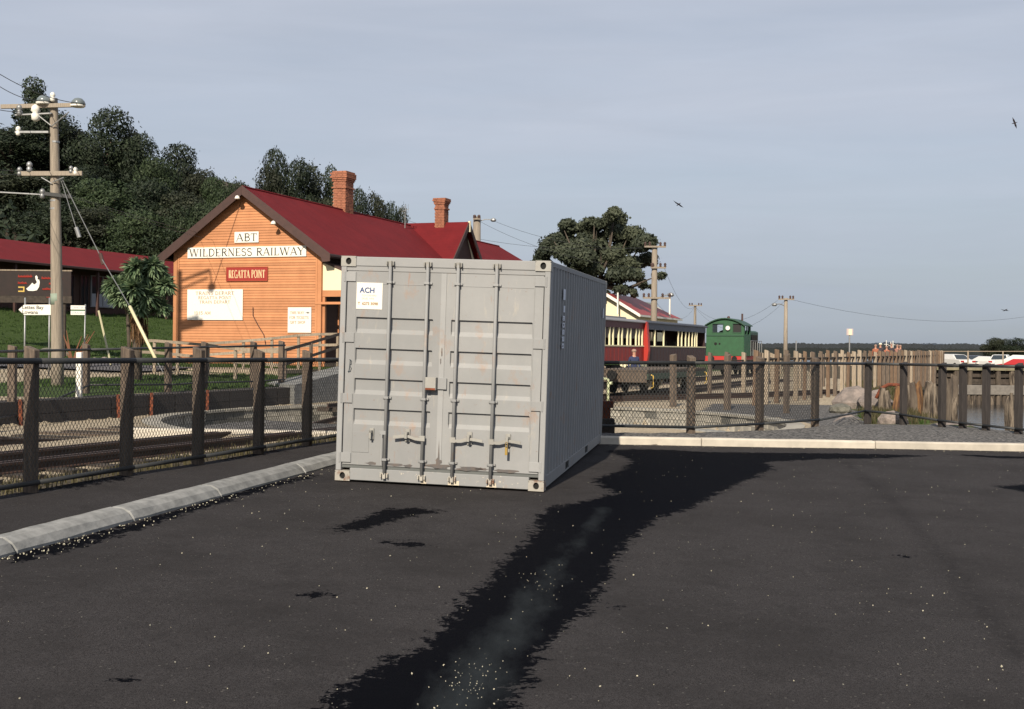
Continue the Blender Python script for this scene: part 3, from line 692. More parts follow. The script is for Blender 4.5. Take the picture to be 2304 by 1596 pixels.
    # handles
    for n_, (xr, dirn, xe) in enumerate(((1.03, -1, .69), (1.385, 1, 1.73), (1.83, 1, 2.17))):
        zc = .555; pts = [(xr, -.055, zc - .03), (xr + dirn * .08, -.056, zc - .028), (xr + dirn * .17, -.06, zc), (xr + dirn * .24, -.058, zc - .002), (xe, -.056, zc - .018)]
        mb = MB()
        for a, b in zip(pts[:-1], pts[1:]):
            mb.add([(a[0], a[1], a[2] - .016), (b[0], b[1], b[2] - .016), (b[0], b[1], b[2] + .016), (a[0], a[1], a[2] + .016), (a[0], a[1] + .01, a[2] - .016), (b[0], b[1] + .01, b[2] - .016), (b[0], b[1] + .01, b[2] + .016), (a[0], a[1] + .01, a[2] + .016)],
                   [(0, 1, 2, 3), (4, 7, 6, 5), (0, 4, 5, 1), (3, 2, 6, 7), (0, 3, 7, 4), (1, 5, 6, 2)])
        mb.box(xr - .03, xr + .03, -.056, -.03, zc - .05, zc + .01)
        h = mb.build('door_handle', castp, root)
        xk = xr + dirn * .185
        MB().box(xk - .028, xk + .028, -.004, .017, zc - .07, zc + .075).box(xk - .018, xk + .018, -.08, -.004, zc + .02, zc + .045).box(xk - .015, xk + .015, -.085, -.072, zc - .03, zc + .045).build('handle_catch', castp, h, bevel=.003)
        if n_ == 2:
            q = MB(); q.box(xk - .014, xk + .014, -.10, -.075, zc - .155, zc - .07); q.path([(xk - .012, -.09, zc - .07), (xk - .012, -.09, zc - .02), (xk, -.09, zc - .005), (xk + .012, -.09, zc - .02), (xk + .012, -.09, zc - .07)], .004)
            p = q.build('padlock', M['brass'], root, bevel=.003)
    MB().box(.545, .563, -.055, -.044, .20, .56).box(.525, .60, -.05, -.03, .555, .60).build('door_handle', pm, root, bevel=.003)
    MB().box(.395, .445, -.004, .017, .49, .62).box(.405, .435, -.07, -.004, .57, .60).box(.408, .432, -.07, -.06, .51, .60).build('handle_catch', castp, root, bevel=.003)
    MB().box(.19, .385, .013, .0175, .335, .57).build('welded_patch', pm, root, bevel=.002)
    # lock box
    lb = MB(); lb.box(1.05, 1.175, -.075, .016, 1.09, 1.235); lb.build('lock_box', castp, root, bevel=.004); MB().box(1.055, 1.17, -.0765, -.0752, 1.093, 1.115).build('rust_stain', M['rust'], root)
    MB().box(1.182, 1.285, -.012, .009, 1.10, 1.23).build('lock_plate', pm, root, bevel=.003)
    # hinges
    for z in (2.355, 1.655, .955, .27):
        for xa, xb, s_ in ((.045, .175, 1), (W - .175, W - .045, -1)):
            h = MB().box(xa, xb, .002, .0165, z - .055, z + .055); xx = xa - .0 if s_ > 0 else xb
            h.tube((xx, .006, z - .06), (xx, .006, z + .06), .014, n=8); h.build('hinge', pm, root, bevel=.003)
    # side walls, corrugated
    for X, sg in ((W - .02, 1), (.02, -1)):
        vs = []; n = 0; pit = .236; y = .15; ys = []
        while y < Ln - .13:
            ys += [(y, 0), (y + .07, 0), (y + .118, -.036), (y + .188, -.036)]; y += pit
        ys = [(a, b) for a, b in ys if a < Ln - .125] + [(Ln - .12, 0)]; ys[0] = (.135, 0)
        for z in (.158, Hh - .062):
            for a, b in ys: vs.append((X + sg * (b + .018), a, z))
        k = len(ys); fs = [(i, i + 1, k + i + 1, k + i) for i in range(k - 1)]
        MB().add(vs, fs).build('side_wall', pm, root)
        xa, xb = (W - .05, W - .001) if sg > 0 else (.001, .05)
        MB().box(xa, xb, .172, Ln - .16, Hh - .062, Hh - .002).build('top_rail', pm, root, bevel=.004)
        br = MB(); last = .172
        for pa, pb in ((1.80, 2.16), (3.86, 4.22), (Ln - .16, Ln - .16)):
            br.box(xa, xb, last, pa, .022, .158); last = pb
            if pa < 5.5: br.box(xa, xb, pa, pb, .135, .158).box(xa, xb, pa, pb, .022, .034)
        br.build('bottom_rail', pm, root, bevel=.003)
        for pa, pb in ((1.80, 2.16), (3.86, 4.22)): MB().box(xa + .02 if sg > 0 else xa, xb if sg < 0 else xb - .02, pa, pb, .034, .135).build('forklift_pocket', M['dark'], root)
    MB().box(.05, W - .05, .12, Ln - .1, Hh - .06, Hh - .045).build('roof_panel', pm, root)
    MB().box(.05, W - .05, .12, Ln - .1, .10, .15).build('floor', M['timber_dark'], root)
    MB().box(.05, W - .05, Ln - .10, Ln - .04, .05, Hh - .05).build('end_wall', pm, root)
    # writing
    pl = MB().box(.185, .495, .0125, .0165, 1.985, 2.29).build('sticker', M['white'], root, bevel=.001)
    blue = mat('blue_ink', (.03, .08, .24), .6); pale = mat('pale_ink', (.60, .58, .52), .7)
    def sub(mb_or_me, name, m, par, loc):
        me = mb_or_me.mesh(name, m) if isinstance(mb_or_me, MB) else mb_or_me
        o = obj(name, me, par); o.location = loc; return o
    sub(font_mesh('ACH', .085, blue, bold=.002), 'lettering', blue, pl, (.225, .0115, 2.175))
    sub(font_mesh('CONTAINERS', .028, pale), 'lettering', pale, pl, (.25, .0115, 2.135))
    sub(font_mesh('SALES  HIRE', .028, pale), 'lettering', pale, pl, (.25, .0115, 2.10))
    sub(font_mesh('T  6273 3098', .044, M['tan_ink'], bold=.001), 'lettering', M['tan_ink'], pl, (.205, .0115, 2.035))
    b_ = MB(); b_.path([(.135, .011, 1.40), (.13, .011, 1.32), (.12, .011, 1.25)], .004, 4); b_.path([(.125, .011, 1.40), (.15, .011, 1.385), (.148, .011, 1.345), (.128, .011, 1.335), (.15, .011, 1.30), (.14, .011, 1.262), (.11, .011, 1.262)], .004, 4)
    b_.build('hand_marking', mat('marker_ink', (.05, .07, .09), .8), root)
    mk_ = MB(); sx0, sx1 = W + .0035, W + .0055
    def sbar(ya, yb, za, zb): mk_.box(sx0, sx1, ya, yb, za, zb)
    sbar(1.06, 1.24, 2.18, 2.31); sbar(1.10, 1.24, 2.03, 2.11)
    for i in range(5):
        z = 1.93 - i * .084; sbar(1.06, 1.11, z, z + .058); sbar(1.19, 1.24, z, z + .058); sbar(1.11, 1.19, z + .045, z + .058); sbar(1.11, 1.19, z, z + .013)
        if i in (0, 2, 3): sbar(1.11, 1.19, z + .023, z + .034)
    sbar(5.55, 5.68, 2.0, 2.15)
    mk_.build('side_marking', mat('faded_white', (.85, .9, 1.0), .8), root)['kind'] = 'stuff'
    # bare steel where the paint is scraped off
    bare = mat('scraped_steel', (.10, .10, .105), .7, (.17, .12, .09), 14, .5)
    def chip(x, z, w_, h_, seed, tall=None, y=.0165):
        r_ = random.Random(seed); n = 14; pts = []
        for i in range(n):
            a = 2 * PI * i / n; k = r_.uniform(.6, 1.15); pts.append((x + w_ / 2 * k * math.cos(a), y, z + h_ / 2 * k * math.sin(a)))
        if tall: pts[n // 4] = (x, y, z + tall)
        MB().add(pts, [tuple(range(n))]).build('bare_patch', bare, root)
    chip(1.215, .222, .34, .055, 1, y=.009); chip(1.215, .27, .07, .10, 2, tall=.26, y=.0088); chip(.42, .215, .15, .04, 3); chip(.72, .212, .24, .045, 4); chip(.86, .205, .12, .04, 14); chip(1.58, .208, .34, .05, 5); chip(1.72, .214, .16, .035, 15); chip(2.0, .208, .30, .045, 6)
    chip(1.215, 1.52, .02, .14, 7, y=.0095); chip(1.205, 1.42, .015, .09, 8, y=.0095)
    cream = mat('primer_patch', (.68, .60, .47), .8)
    for x, w_, s_ in ((1.05, .07, 1), (1.40, .13, 2), (1.84, .12, 3)):
        r_ = random.Random(s_); MB().add([(x - w_ / 2, .0005, .016), (x + w_ / 2, .0005, .016), (x + w_ / 2 * r_.uniform(.7, 1), .0005, .07), (x + .01, .0005, .055), (x - w_ / 2 * r_.uniform(.4, 1), .0005, .05)], [(0, 1, 2, 3, 4)]).build('primer_patch', cream, root)
    return root
container()
# ------------------------------------------------------------------ chain link fences
def rayline(u, A, d):          # world xy on line A + d*k seen at bearing u (ground plan)
    a = (u - U0) / F; k = (a * A.y - A.x) / (d.x - a * d.y); return A + d * k
def mesh_panel(A, B, za0, za1, zb0, zb1, pitch=.058, r=.0022):
    mb = MB(); Lp = (B - A).length; d = (B - A) / Lp
    def pt(s, h):
        k = s / Lp; z0 = za0 + (zb0 - za0) * k; z1 = za1 + (zb1 - za1) * k; p = A + d * s; return Vector((p.x, p.y, z0 + h * (z1 - z0)))
    hgt = za1 - za0; sl = 1.5; run = hgt / sl; n = int((Lp + run) / pitch) + 1
    q = Vector((-d.y, d.x, 0)) * r
    for i in range(n):
        s0 = -run + i * pitch + pitch * .5
        for sg in (1, -1):
            a0, h0, a1, h1 = s0, 0., s0 + run, 1.
            if a0 < 0: h0 = -a0 / run; a0 = 0
            if a1 > Lp: h1 = 1 - (a1 - Lp) / run; a1 = Lp
            if h1 <= h0 + .02: continue
            if sg < 0: h0, h1 = 1 - h0, 1 - h1
            p, e = pt(a0, h0), pt(a1, h1); ax_ = (e - p).normalized(); w_ = ax_.cross(q.normalized()) * r
            o = q * sg * .6
            mb.add([p + o + q, p + o - q * .5 + w_, p + o - q * .5 - w_, e + o + q, e + o - q * .5 + w_, e + o - q * .5 - w_], [(0, 1, 4, 3), (1, 2, 5, 4), (2, 0, 3, 5)])
    return mb
def fence(pts, label, group, top, base, post=(.1, .14), over=.13, name='chain_link_fence', side=-1, prm='timber', botz=.10, mesh=True, pitch=.052, r=.0030, railr=.031, norm=None):
    root = thing(name, label, 'fence', (pts[0].x, pts[0].y, base(pts[0])), group=group)
    Mi = Matrix.Translation(-root.location)
    def add(mb, nm, m, sm=False, bv=0):
        mb.v = [tuple(Vector(v) - root.location) for v in mb.v]; return mb.build(nm, m, root, smooth=sm, bevel=bv)
    n = len(pts)
    for i, p in enumerate(pts):
        d = (pts[min(i + 1, n - 1)] - pts[max(i - 1, 0)]).normalized(); nn = Vector((-d.y, d.x))
        R = Matrix(((d.x, nn.x, 0, p.x), (d.y, nn.y, 0, p.y), (0, 0, 1, 0), (0, 0, 0, 1)))
        c = p + nn * (-side) * (post[1] / 2 + railr); R[0][3] = c.x; R[1][3] = c.y
        zt = top(p) + over + random.uniform(-.015, .015); z0 = base(p) - .15; tw = random.uniform(-.006, .006)
        mb = MB(); a, b = post[0] / 2, post[1] / 2
        mb.add([(-a, -b, z0), (a, -b, z0), (a, b, z0), (-a, b, z0), (-a + tw, -b, zt - .02), (a + tw, -b, zt - .02), (a + tw, b, zt + .02), (-a + tw, b, zt + .02)],
               [(0, 3, 2, 1), (4, 5, 6, 7), (0, 1, 5, 4), (1, 2, 6, 5), (2, 3, 7, 6), (3, 0, 4, 7)], R)
        add(mb, 'post', M[prm], bv=.008)
    for i in range(n - 1):
        A, B = pts[i], pts[i + 1]
        za, zb = top(A), top(B)
        add(MB().tube((A.x, A.y, za), (B.x, B.y, zb), railr, n=10), 'top_rail', M['black_pipe'], True)
        ba, bb = base(A) + botz, base(B) + botz
        add(MB().tube((A.x, A.y, ba), (B.x, B.y, bb), railr * .8, n=8), 'bottom_rail', M['black_pipe'], True)
        if mesh: add(mesh_panel(A, B, ba + .02, za - .03, bb + .02, zb - .03, pitch, r), 'mesh_panel', M['wire'])
    return root
us = [90, 303, 463, 598, 706]
lp = [rayline(u, L0, ld) for u in us]
step = lp[1] - lp[0]
lp = [lp[0] - step * 2, lp[0] - step] + lp + [lp[-1] + ld * 1.25, lp[-1] + ld * 2.5, lp[-1] + ld * 3.7]
ltop = lambda p: float(np.interp(p.y, [8, 11.5, 17.3, 21], [1.45, 1.425, 1.405, 1.37]))
pbase = lambda p: lot(p.x, p.y) + .11
fence(lp, 'black pipe and chain link fence on weathered posts along the left footpath beside the kerb', 'pipe rail fences round the car park', ltop, pbase, side=-1, post=(.085, .125))
# fence bending round the turntable pit
arcp = []
for u, v in ((1560, 975), (1718, 966), (1843, 956)):
    p = G(u, v, .11); arcp.append(p.xy)
c0 = arcp[0]; q = PC + (Vector((1.35, 20.55)) - PC).normalized() * 8.6
arcp = [lp[-1] + ld * .5, Vector((-.5, 20.45))] + arcp
rtop = lambda p: CZ - .0 + 0 + (-(816 + (p.x / p.y * F + U0 - 1360) * .004 - V0) / F) * p.y + (p.x / p.y) * sr * p.y
fence(arcp, 'black pipe fence with chain link curving behind the container around the round pit', 'pipe rail fences round the car park', rtop, pbase, side=-1, post=(.12, .12), over=.10, r=.0042, pitch=.062)
rp = [arcp[-1]]
for u, v in ((1946, 936), (2024, 944), (2110, 958), (2158, 964), (2211, 970), (2284, 978)):
    rp.append(G(u, v, .09).xy)
rp.append(rp[-1] * 2 - rp[-2]); rp.append(rp[-1] * 2 - rp[-2])
rtop2 = lambda p: CZ + (-(817 + (p.x / p.y * F + U0 - 1850) * .018 - V0) / F) * p.y + p.x * sr
fence(rp[1:], 'open black pipe rail fence on square timber posts at the right edge above the inlet', 'pipe rail fences round the car park', rtop2, lambda p: lot(p.x, p.y) + .06, side=-1, post=(.11, .13), over=.04, mesh=False, botz=.14, prm='timber_black')
jt = thing('pipe_rail', 'short black pipe rail joining the curved mesh fence to the open rail fence', 'rail', (rp[0].x, rp[0].y, rtop(rp[0])))
jm = MB().tube((rp[0].x, rp[0].y, rtop(rp[0])), (rp[1].x, rp[1].y, rtop2(rp[1])), .03, n=8).tube((rp[0].x, rp[0].y, lot(*rp[0]) + .2), (rp[1].x, rp[1].y, lot(*rp[1]) + .2), .022, n=8)
jm.v = [tuple(Vector(v) - jt.location) for v in jm.v]; jm.build('pipe', M['black_pipe'], jt, smooth=True)
# ------------------------------------------------------------------ turntable pit, tracks, retaining edge
def block_mesh(R, da, z0, z1, m, d=.3):
    mb = MB(); a = da / 2; g = .012 / R
    for (r, aa) in ((R, 0),):
        vs = []
        for z in (z0 + .005, z1 - .005):
            for rr, an in ((R, -a + g), (R, a - g), (R + d, a - g), (R + d, -a + g)): vs.append((rr * math.sin(an), rr * math.cos(an), z))
        mb.add(vs, [(0, 3, 2, 1), (4, 5, 6, 7), (0, 1, 5, 4), (1, 2, 6, 5), (2, 3, 7, 6), (3, 0, 4, 7)])
    return mb.mesh('block', m)
pit = thing('turntable_pit', 'round concrete block turntable pit wall behind the curved fence', 'turntable pit', (PC.x, PC.y, 0))
pit['kind'] = 'structure'; del pit['category']; del pit['label']
nb = 112; da = 2 * PI / nb
blks = [[block_mesh(PR + random.uniform(-.012, .012), da, z0, z1, M[k]) for k in ('block', 'block', 'block_dark')] for z0, z1 in ((-.52, -.33), (-.33, -.135))]
cope = block_mesh(PR - .03, da * 2, -.135, -.06, M['block'], .4)
for c, row in enumerate(blks):
    for i in range(nb):
        a = (i + .5 * c) * da; deg = math.degrees(a) % 360
        if 115 < deg < 245: continue
        near = (19 < deg < 27 and c) or (38 < deg < 41 and c) or (5 < deg < 9 and c == 0) or (285 < deg < 300)
        o = obj('block', row[2 if near or random.random() < .05 else random.choice((0, 1))], pit); o.rotation_euler.z = -a
for i in range(nb // 2):
    o = obj('coping_stone', cope, pit); o.rotation_euler.z = -i * da * 2
mb = MB()
mb.lathe([(PR - .02, -.56), (PR - .02, -.515), (PR - .5, -.50), (PR - .52, -.56)], n=80); mb.build('rail_ledge', M['concrete'], pit)
# track builder: rails and sleepers along a polyline
def rail_prof(): return [(-.055, 0), (.055, 0), (.055, .012), (.012, .022), (.012, .085), (.032, .092), (.032, .12), (-.032, .12), (-.032, .092), (-.012, .085), (-.012, .022), (-.055, .012)]
def track(label, pts, zf, sleepers=True, extra=(), step=.62, group='railway tracks'):
    p0 = pts[0]; root = thing('railway_track', label, 'railway track', (p0.x, p0.y, zf(p0)), group=group)
    prof = rail_prof()
    def off(i, o):
        d = (pts[min(i + 1, len(pts) - 1)] - pts[max(i - 1, 0)]).normalized(); return pts[i] + Vector((d.y, -d.x)) * o
    for o in (-.56, .56) + tuple(extra):
        vs = []; q = len(prof)
        for i in range(len(pts)):
            d = (pts[min(i + 1, len(pts) - 1)] - pts[max(i - 1, 0)]).normalized(); r = Vector((d.y, -d.x)); c = off(i, o); z = zf(pts[i])
            for x, h in prof: vs.append((c.x + r.x * x - root.location.x, c.y + r.y * x - root.location.y, z + h - root.location.z))
        fs = [(i * q + j, i * q + (j + 1) % q, (i + 1) * q + (j + 1) % q, (i + 1) * q + j) for i in range(len(pts) - 1) for j in range(q)] + [tuple(range(q)), tuple((len(pts) - 1) * q + j for j in range(q))]
        MB().add(vs, fs).build('rail', M['rail_steel'], root)
    if sleepers:
        sm = [MB().box(-1.0, 1.0, -.12, .12, -.12, .005).mesh('sleeper', m) for m in (M['timber_dark'], M['timber'])]
        tot = 0; carry = .3
        for i in range(len(pts) - 1):
            a, b = pts[i], pts[i + 1]; Ls = (b - a).length; s = carry
            while s < Ls and tot < 290:
                p = a.lerp(b, s / Ls); o = obj('sleeper', sm[random.random() < .3], root); o.location = (p.x - root.location.x, p.y - root.location.y, zf(p) - root.location.z + random.uniform(-.01, .01))
                o.rotation_euler.z = math.atan2(b.y - a.y, b.x - a.x) - PI / 2 + random.uniform(-.03, .03); s += step; tot += 1
            carry = s - Ls
    return root
V2 = lambda x, y: Vector((x, y))
nt0, nt1 = V2(-5.72, 14.9), V2(-3.25, 20.8); nd = (nt1 - nt0).normalized()
track('rusty near railway track with dark sleepers just behind the left pipe fence', [nt0 - nd * 9, nt0, nt0 + nd * 4.2, nt0 + nd * 6.2], lambda p: .165, extra=(-.40, .40))
ft = [V2(*from_st(-15.0, t)) for t in (-2, 8, 16, 22, 28, 34, 44, 60)]
track('far rusty track below the dark timber edging in front of the ochre station', ft, lambda p: H(p.x, p.y) + .03, step=.66)
tdir = V2(.3746, .9272); tl0 = V2(12.3, 76)
tt = [tl0 - tdir * k for k in (46, 36, 26, 16, 6, -6, -20)]
track('railway track carrying the carriages and the green locomotive', tt, lambda p: -.09, step=.66)
tn = V2(.9272, -.3746)
wl0 = V2(3.0, 42.3)
wt = [wl0 + tdir * k for k in (-8, -2, 4, 10, 18, 30)]
track('railway track under the empty flat wagon beyond the turntable pit', wt, lambda p: -.09, step=.66)
track('bare siding rails in the gravel in front of the flat wagon', [V2(1.2, 38.3), V2(4.6, 41.0), V2(8.5, 44.5), V2(13, 50)], lambda p: -.06, sleepers=False)
# timber retaining edge with rusty iron stakes
ed = thing('timber_edging', 'low dark timber retaining edge with rust red iron stakes beside the far track', 'retaining edge', (0, 0, 0)); 
for k in range(17):
    t0 = 4 + k * 2.4
    for h0, h1, dd in ((-.14, .12, .10), (.13, .40, .95)):
        a = V2(*from_st(-17.95, t0)); b = V2(*from_st(-17.95, t0 + 2.37)); 
        c = (a + b) / 2; m_ = MB().box(-1.18, 1.18, -.06, dd, h0, h1).mesh('board', M['timber_black'])
        o = obj('board', m_, ed); o.location = (c.x, c.y, 0); o.rotation_euler = (0, random.uniform(-.006, .006), math.atan2(DY, DX))
stk = MB().box(-.035, .035, -.05, .05, -.15, .45).mesh('stake', M['rust'])
for t in (6.1, 7.4, 9.5, 10.7, 12.1, 13.1, 14.2, 16.9, 19.1, 20.3, 23.4, 24.6, 26.9, 29.5, 31.8, 33.9):
    x, y = from_st(-17.86, t); o = obj('stake', stk, ed); o.location = (x, y, 0); o.rotation_euler = (random.uniform(-.05, .05), random.uniform(-.05, .05), .3)
# second fence across the tracks
f2p = []
for u, y in ((40, 25), (203, 29), (386, 30.8), (468, 32.6), (578, 34.4), (641, 36.2)):
    a = (u - U0) / F; f2p.append(V2(a * y, y))
f2p = [f2p[0] + (f2p[0] - f2p[1])] + f2p
fence(f2p, 'second post and rail fence across the tracks in front of the lawn', 'timber post fences by the station', lambda p: CZ + (-(787 - (p.x / p.y * F + U0 - 200) * .022 - V0) / F) * p.y + p.x * sr, lambda p: H(p.x, p.y), side=-1, post=(.13, .15), over=.12, name='post_and_rail_fence', mesh=False, botz=.2, railr=.03)
# ------------------------------------------------------------------ station
SB = .9; SM = Matrix(((NX, DX, 0, -11.93), (NY, DY, 0, 52.0), (0, 0, 1, SB), (0, 0, 0, 1)))
SMi = SM.inverted()
def Wl(u, v, Y=0):
    o = SMi @ Vector((0, 0, CZ)); d = (SMi.to_3x3() @ ray(u, v)); k = (Y - o.y) / d.y; q = o + d * k; return q.x, q.z
st_ = thing('station_building', 'ochre weatherboard railway station with red iron roof and gable facing the tracks', 'railway station', M=SM)
RZ, EZ, EH, WH = 7.31, 4.47, 4.05, 3.55; SL = (RZ - EZ) / EH
def station():
    wallz = lambda x: RZ - .16 - SL * abs(x)
    # boards, each a wedge lapped over the one below
    n = 64; z0 = -.2; hb = (RZ - .2 - z0) / n
    MB().prism([(-WH, -.3), (WH, -.3), (WH, wallz(WH)), (0, wallz(0)), (-WH, wallz(WH))], .03, .12).build('gable_wall', M['orange'], st_)
    for i in range(n):
        za, zb = z0 + i * hb, z0 + (i + 1) * hb + .012
        wa = min(WH, (RZ - .16 - za) / SL); wb = min(WH, (RZ - .16 - min(zb, RZ - .17)) / SL)
        if wa < .05: continue
        mb = MB(); mb.add([(-wa, -.012, za), (wa, -.012, za), (wb, .012, zb), (-wb, .012, zb), (-wa, .032, za), (wa, .032, za), (wb, .032, zb), (-wb, .032, zb)], [(0, 1, 2, 3), (0, 4, 5, 1), (0, 3, 7, 4), (1, 5, 6, 2), (3, 2, 6, 7), (4, 7, 6, 5)])
        mb.build('weatherboard', M['orange'], st_)
    for x0, x1 in ((-WH - .02, -WH + .16), (WH - .16, WH + .02)): MB().box(x0, x1, -.035, .14, -.3, 4.62).build('corner_board', M['orange'], st_, bevel=.005)
    for x0, x1 in ((-WH + .17, -WH + .26), (WH - .26, WH - .17)): MB().box(x0, x1, -.03, .0, .0, 4.55).build('downpipe', M['orange'], st_, bevel=.01)
    # side walls
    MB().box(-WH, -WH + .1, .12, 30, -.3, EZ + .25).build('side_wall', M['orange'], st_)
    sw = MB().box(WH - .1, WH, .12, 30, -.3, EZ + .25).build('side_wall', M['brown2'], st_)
    for y0 in (1.6, 5.2, 9, 13):
        MB().box(WH, WH + .02, y0, y0 + 1.0, 0, 2.3).build('door_panel', M['dark'], sw); MB().box(WH, WH + .05, y0 - .12, y0, 0, 2.45).box(WH, WH + .05, y0 + 1., y0 + 1.12, 0, 2.45).box(WH, WH + .05, y0, y0 + 1., 2.31, 2.45).build('door_frame', M['orange'], sw)
    # roof: main slopes, hip at far end
    def slope(name, pts, th=.05):
        a = Vector(pts[1]) - Vector(pts[0]); b = Vector(pts[2]) - Vector(pts[0]); nn = a.cross(b).normalized()
        if nn.z < 0: nn = -nn
        k = len(pts); vs = [tuple(Vector(p)) for p in pts] + [tuple(Vector(p) - nn * th) for p in pts]
        return MB().add(vs, [tuple(range(k)), tuple(range(2 * k - 1, k - 1, -1))] + [(i, (i + 1) % k, k + (i + 1) % k, k + i) for i in range(k)]).build(name, M['roof'], st_)
    Y0, Y1, Y2 = -.38, 30.4, 34.4
    slope('roof', [(0, Y0, RZ), (EH, Y0, EZ), (EH, Y2, EZ), (0, Y1, RZ)]); slope('roof', [(0, Y0, RZ - .001), (-EH, Y0, EZ), (-EH, Y2, EZ), (0, Y1, RZ - .001)])
    slope('roof', [(0, Y1, RZ), (EH, Y2, EZ), (-EH, Y2, EZ)])
    MB().tube((0, Y0, RZ + .01), (0, Y1, RZ + .01), .05, n=8).build('ridge_cap', M['roof'], st_)
    # wing gable
    WY, WR, WHf = 16.6, 7.46, 2.95
    slope('roof', [(-.3, WY, WR), (3.45, WY, WR), (3.45, WY - WHf, EZ + .02), (-.3, WY - WHf, EZ + .02)]); slope('roof', [(-.3, WY, WR - .001), (3.45, WY, WR - .001), (3.45, WY + WHf, EZ + .02), (-.3, WY + WHf, EZ + .02)])
    MB().add([(3.1, WY - 2.7, 0), (3.1, WY + 2.7, 0), (3.1, WY + 2.7, 4.6), (3.1, WY, 7.3), (3.1, WY - 2.7, 4.6)], [(0, 1, 2, 3, 4)]).build('wing_wall', M['brown2'], st_)  # dark brown carries the shade on this gable in its colour
    for s_ in (-1, 1):
        MB().add([(3.46, WY, WR + .02), (3.46, WY + s_ * 3.0, EZ + .02), (3.46, WY + s_ * 3.0, EZ - .28), (3.46, WY, WR - .32), (3.40, WY, WR + .02), (3.40, WY + s_ * 3.0, EZ + .02), (3.40, WY + s_ * 3.0, EZ - .28), (3.40, WY, WR - .32)], [(0, 1, 2, 3), (4, 7, 6, 5), (0, 4, 5, 1), (1, 5, 6, 2), (2, 6, 7, 3), (3, 7, 4, 0)]).build('barge_board', M['brown'], st_)
    MB().box(3.38, 3.50, WY - .06, WY + .06, WR - .55, WR + .03).build('finial', M['cream'], st_)
    MB().add([(3.12, WY + .55, 6.55), (3.12, WY + .62, 6.55), (3.12, WY + 2.5, 4.5), (3.12, WY + 1.9, 4.5)], [(0, 1, 2, 3)]).build('lit_barge_strip', M['cream'], st_)  # pale strip paints the sunlight on the inner barge board
    # barge boards on the lit gable
    for s_ in (-1, 1):
        th = .30; yb = Y0 - .04
        pts = [(0, RZ + .05), (s_ * (EH + .12), EZ - .03), (s_ * (EH + .10), EZ - .33), (s_ * (EH - .25), EZ - .36), (s_ * (EH - .3), EZ - .18), (0, RZ - .34)]
        MB().prism(pts, yb, yb + .05).build('barge_board', M['brown'], st_, bevel=.006)
        MB().prism([(0, RZ - .075), (s_ * EH, EZ - .075), (s_ * EH, EZ - .11), (0, RZ - .11)], Y0 + .02, .03).build('soffit', M['brown'], st_)
        MB().box(min(s_ * (EH - .38), s_ * (EH + .02)), max(s_ * (EH - .38), s_ * (EH + .02)), Y0 + .02, 30, EZ - .17, EZ - .13).build('eave_soffit', M['brown'], st_)
        MB().box(min(s_ * EH, s_ * (EH + .10)), max(s_ * EH, s_ * (EH + .10)), Y0, 30, EZ - .14, EZ - .02).build('gutter', M['brown'], st_, bevel=.02)
    # verandah on the right
    x0, z0_ = Wl(724, 614, 1.2); 
    MB().add([(3.57, .10, 4.12), (5.4, .10, 3.40), (5.4, .10, 2.98), (3.57, .10, 2.98)], [(0, 1, 2, 3)]).build('verandah_panel', M['cream'], st_)
    MB().add([(3.5, .08, 4.24), (5.6, .08, 3.42), (5.6, 14, 3.42), (3.5, 14, 4.24), (3.5, .08, 4.15), (5.6, .08, 3.33), (5.6, 14, 3.33), (3.5, 14, 4.15)], [(0, 1, 2, 3), (7, 6, 5, 4), (0, 4, 5, 1)]).build('verandah_roof', M['brown'], st_)
    MB().box(3.57, 5.5, .07, .20, 2.72, 2.98).build('verandah_beam', M['orange'], st_); MB().box(3.3, 5.5, -.05, .06, 2.40, 2.50).build('verandah_beam', M['orange'], st_)
    for x in (3.62, 5.45):
        for y in (.15, 4.5, 8, 11.5): MB().box(x - .06, x + .06, y - .06, y + .06, -.3, 2.72).build('verandah_post', M['orange'], st_)
    MB().box(-WH, 5.6, .13, 30, -.9, -.02).build('platform', M['timber_dark'], st_)
    # chimneys
    def chimney(cx, cy, w_, d_, z0, z1, fine):
        ch = MB().box(cx - w_ / 2 + .025, cx + w_ / 2 - .025, cy - d_ / 2 + .025, cy + d_ / 2 - .025, z0 - .8, z1 - .1).build('chimney', M['mortar'], st_)
        n = round((z1 - z0) / .086); hh = (z1 - z0) / n; jb = MB(); cache = {}
        zc = z0 - .6; k0 = -int(.6 / hh) if not fine else -2
        for k in range(k0, n):
            f = k / n; e = 0
            if .56 < f < .62: e = .045
            if f > .74: e = .035
            if f > .79: e = .07
            if f > .83: e = .10
            if f > .95: e = .05
            W_, D_ = w_ + 2 * e, d_ + 2 * e; z = z0 + k * hh
            nw, nd_ = 3, 3; bw, bd = W_ / nw, D_ / nd_; sh = .5 if k % 2 else 0
            for side in range(4):
                L_ = W_ if side < 2 else D_; nn = nw if side < 2 else nd_; bl = L_ / nn
                for i in range(nn):
                    a = i * bl + sh * bl * .5; b = min(a + bl, L_) - .012
                    if b - a < .03: continue
                    j = random.uniform(-.006, .006); dp = .11
                    if side == 0: bx = (cx - W_ / 2 + a, cx - W_ / 2 + b, cy - D_ / 2 + j, cy - D_ / 2 + dp)
                    elif side == 1: bx = (cx - W_ / 2 + a, cx - W_ / 2 + b, cy + D_ / 2 - dp, cy + D_ / 2 + j)
                    elif side == 2: bx = (cx + W_ / 2 - dp, cx + W_ / 2 + j, cy - D_ / 2 + a, cy - D_ / 2 + b)
                    else: bx = (cx - W_ / 2 + j, cx - W_ / 2 + dp, cy - D_ / 2 + a, cy - D_ / 2 + b)
                    if fine: MB().box(*bx, z, z + hh - .012).build('brick', M['brick'], ch)
                    else: jb.box(*bx, z, z + hh - .012)
        if not fine: jb.build('brickwork', M['brick'], ch)['kind'] = 'stuff'
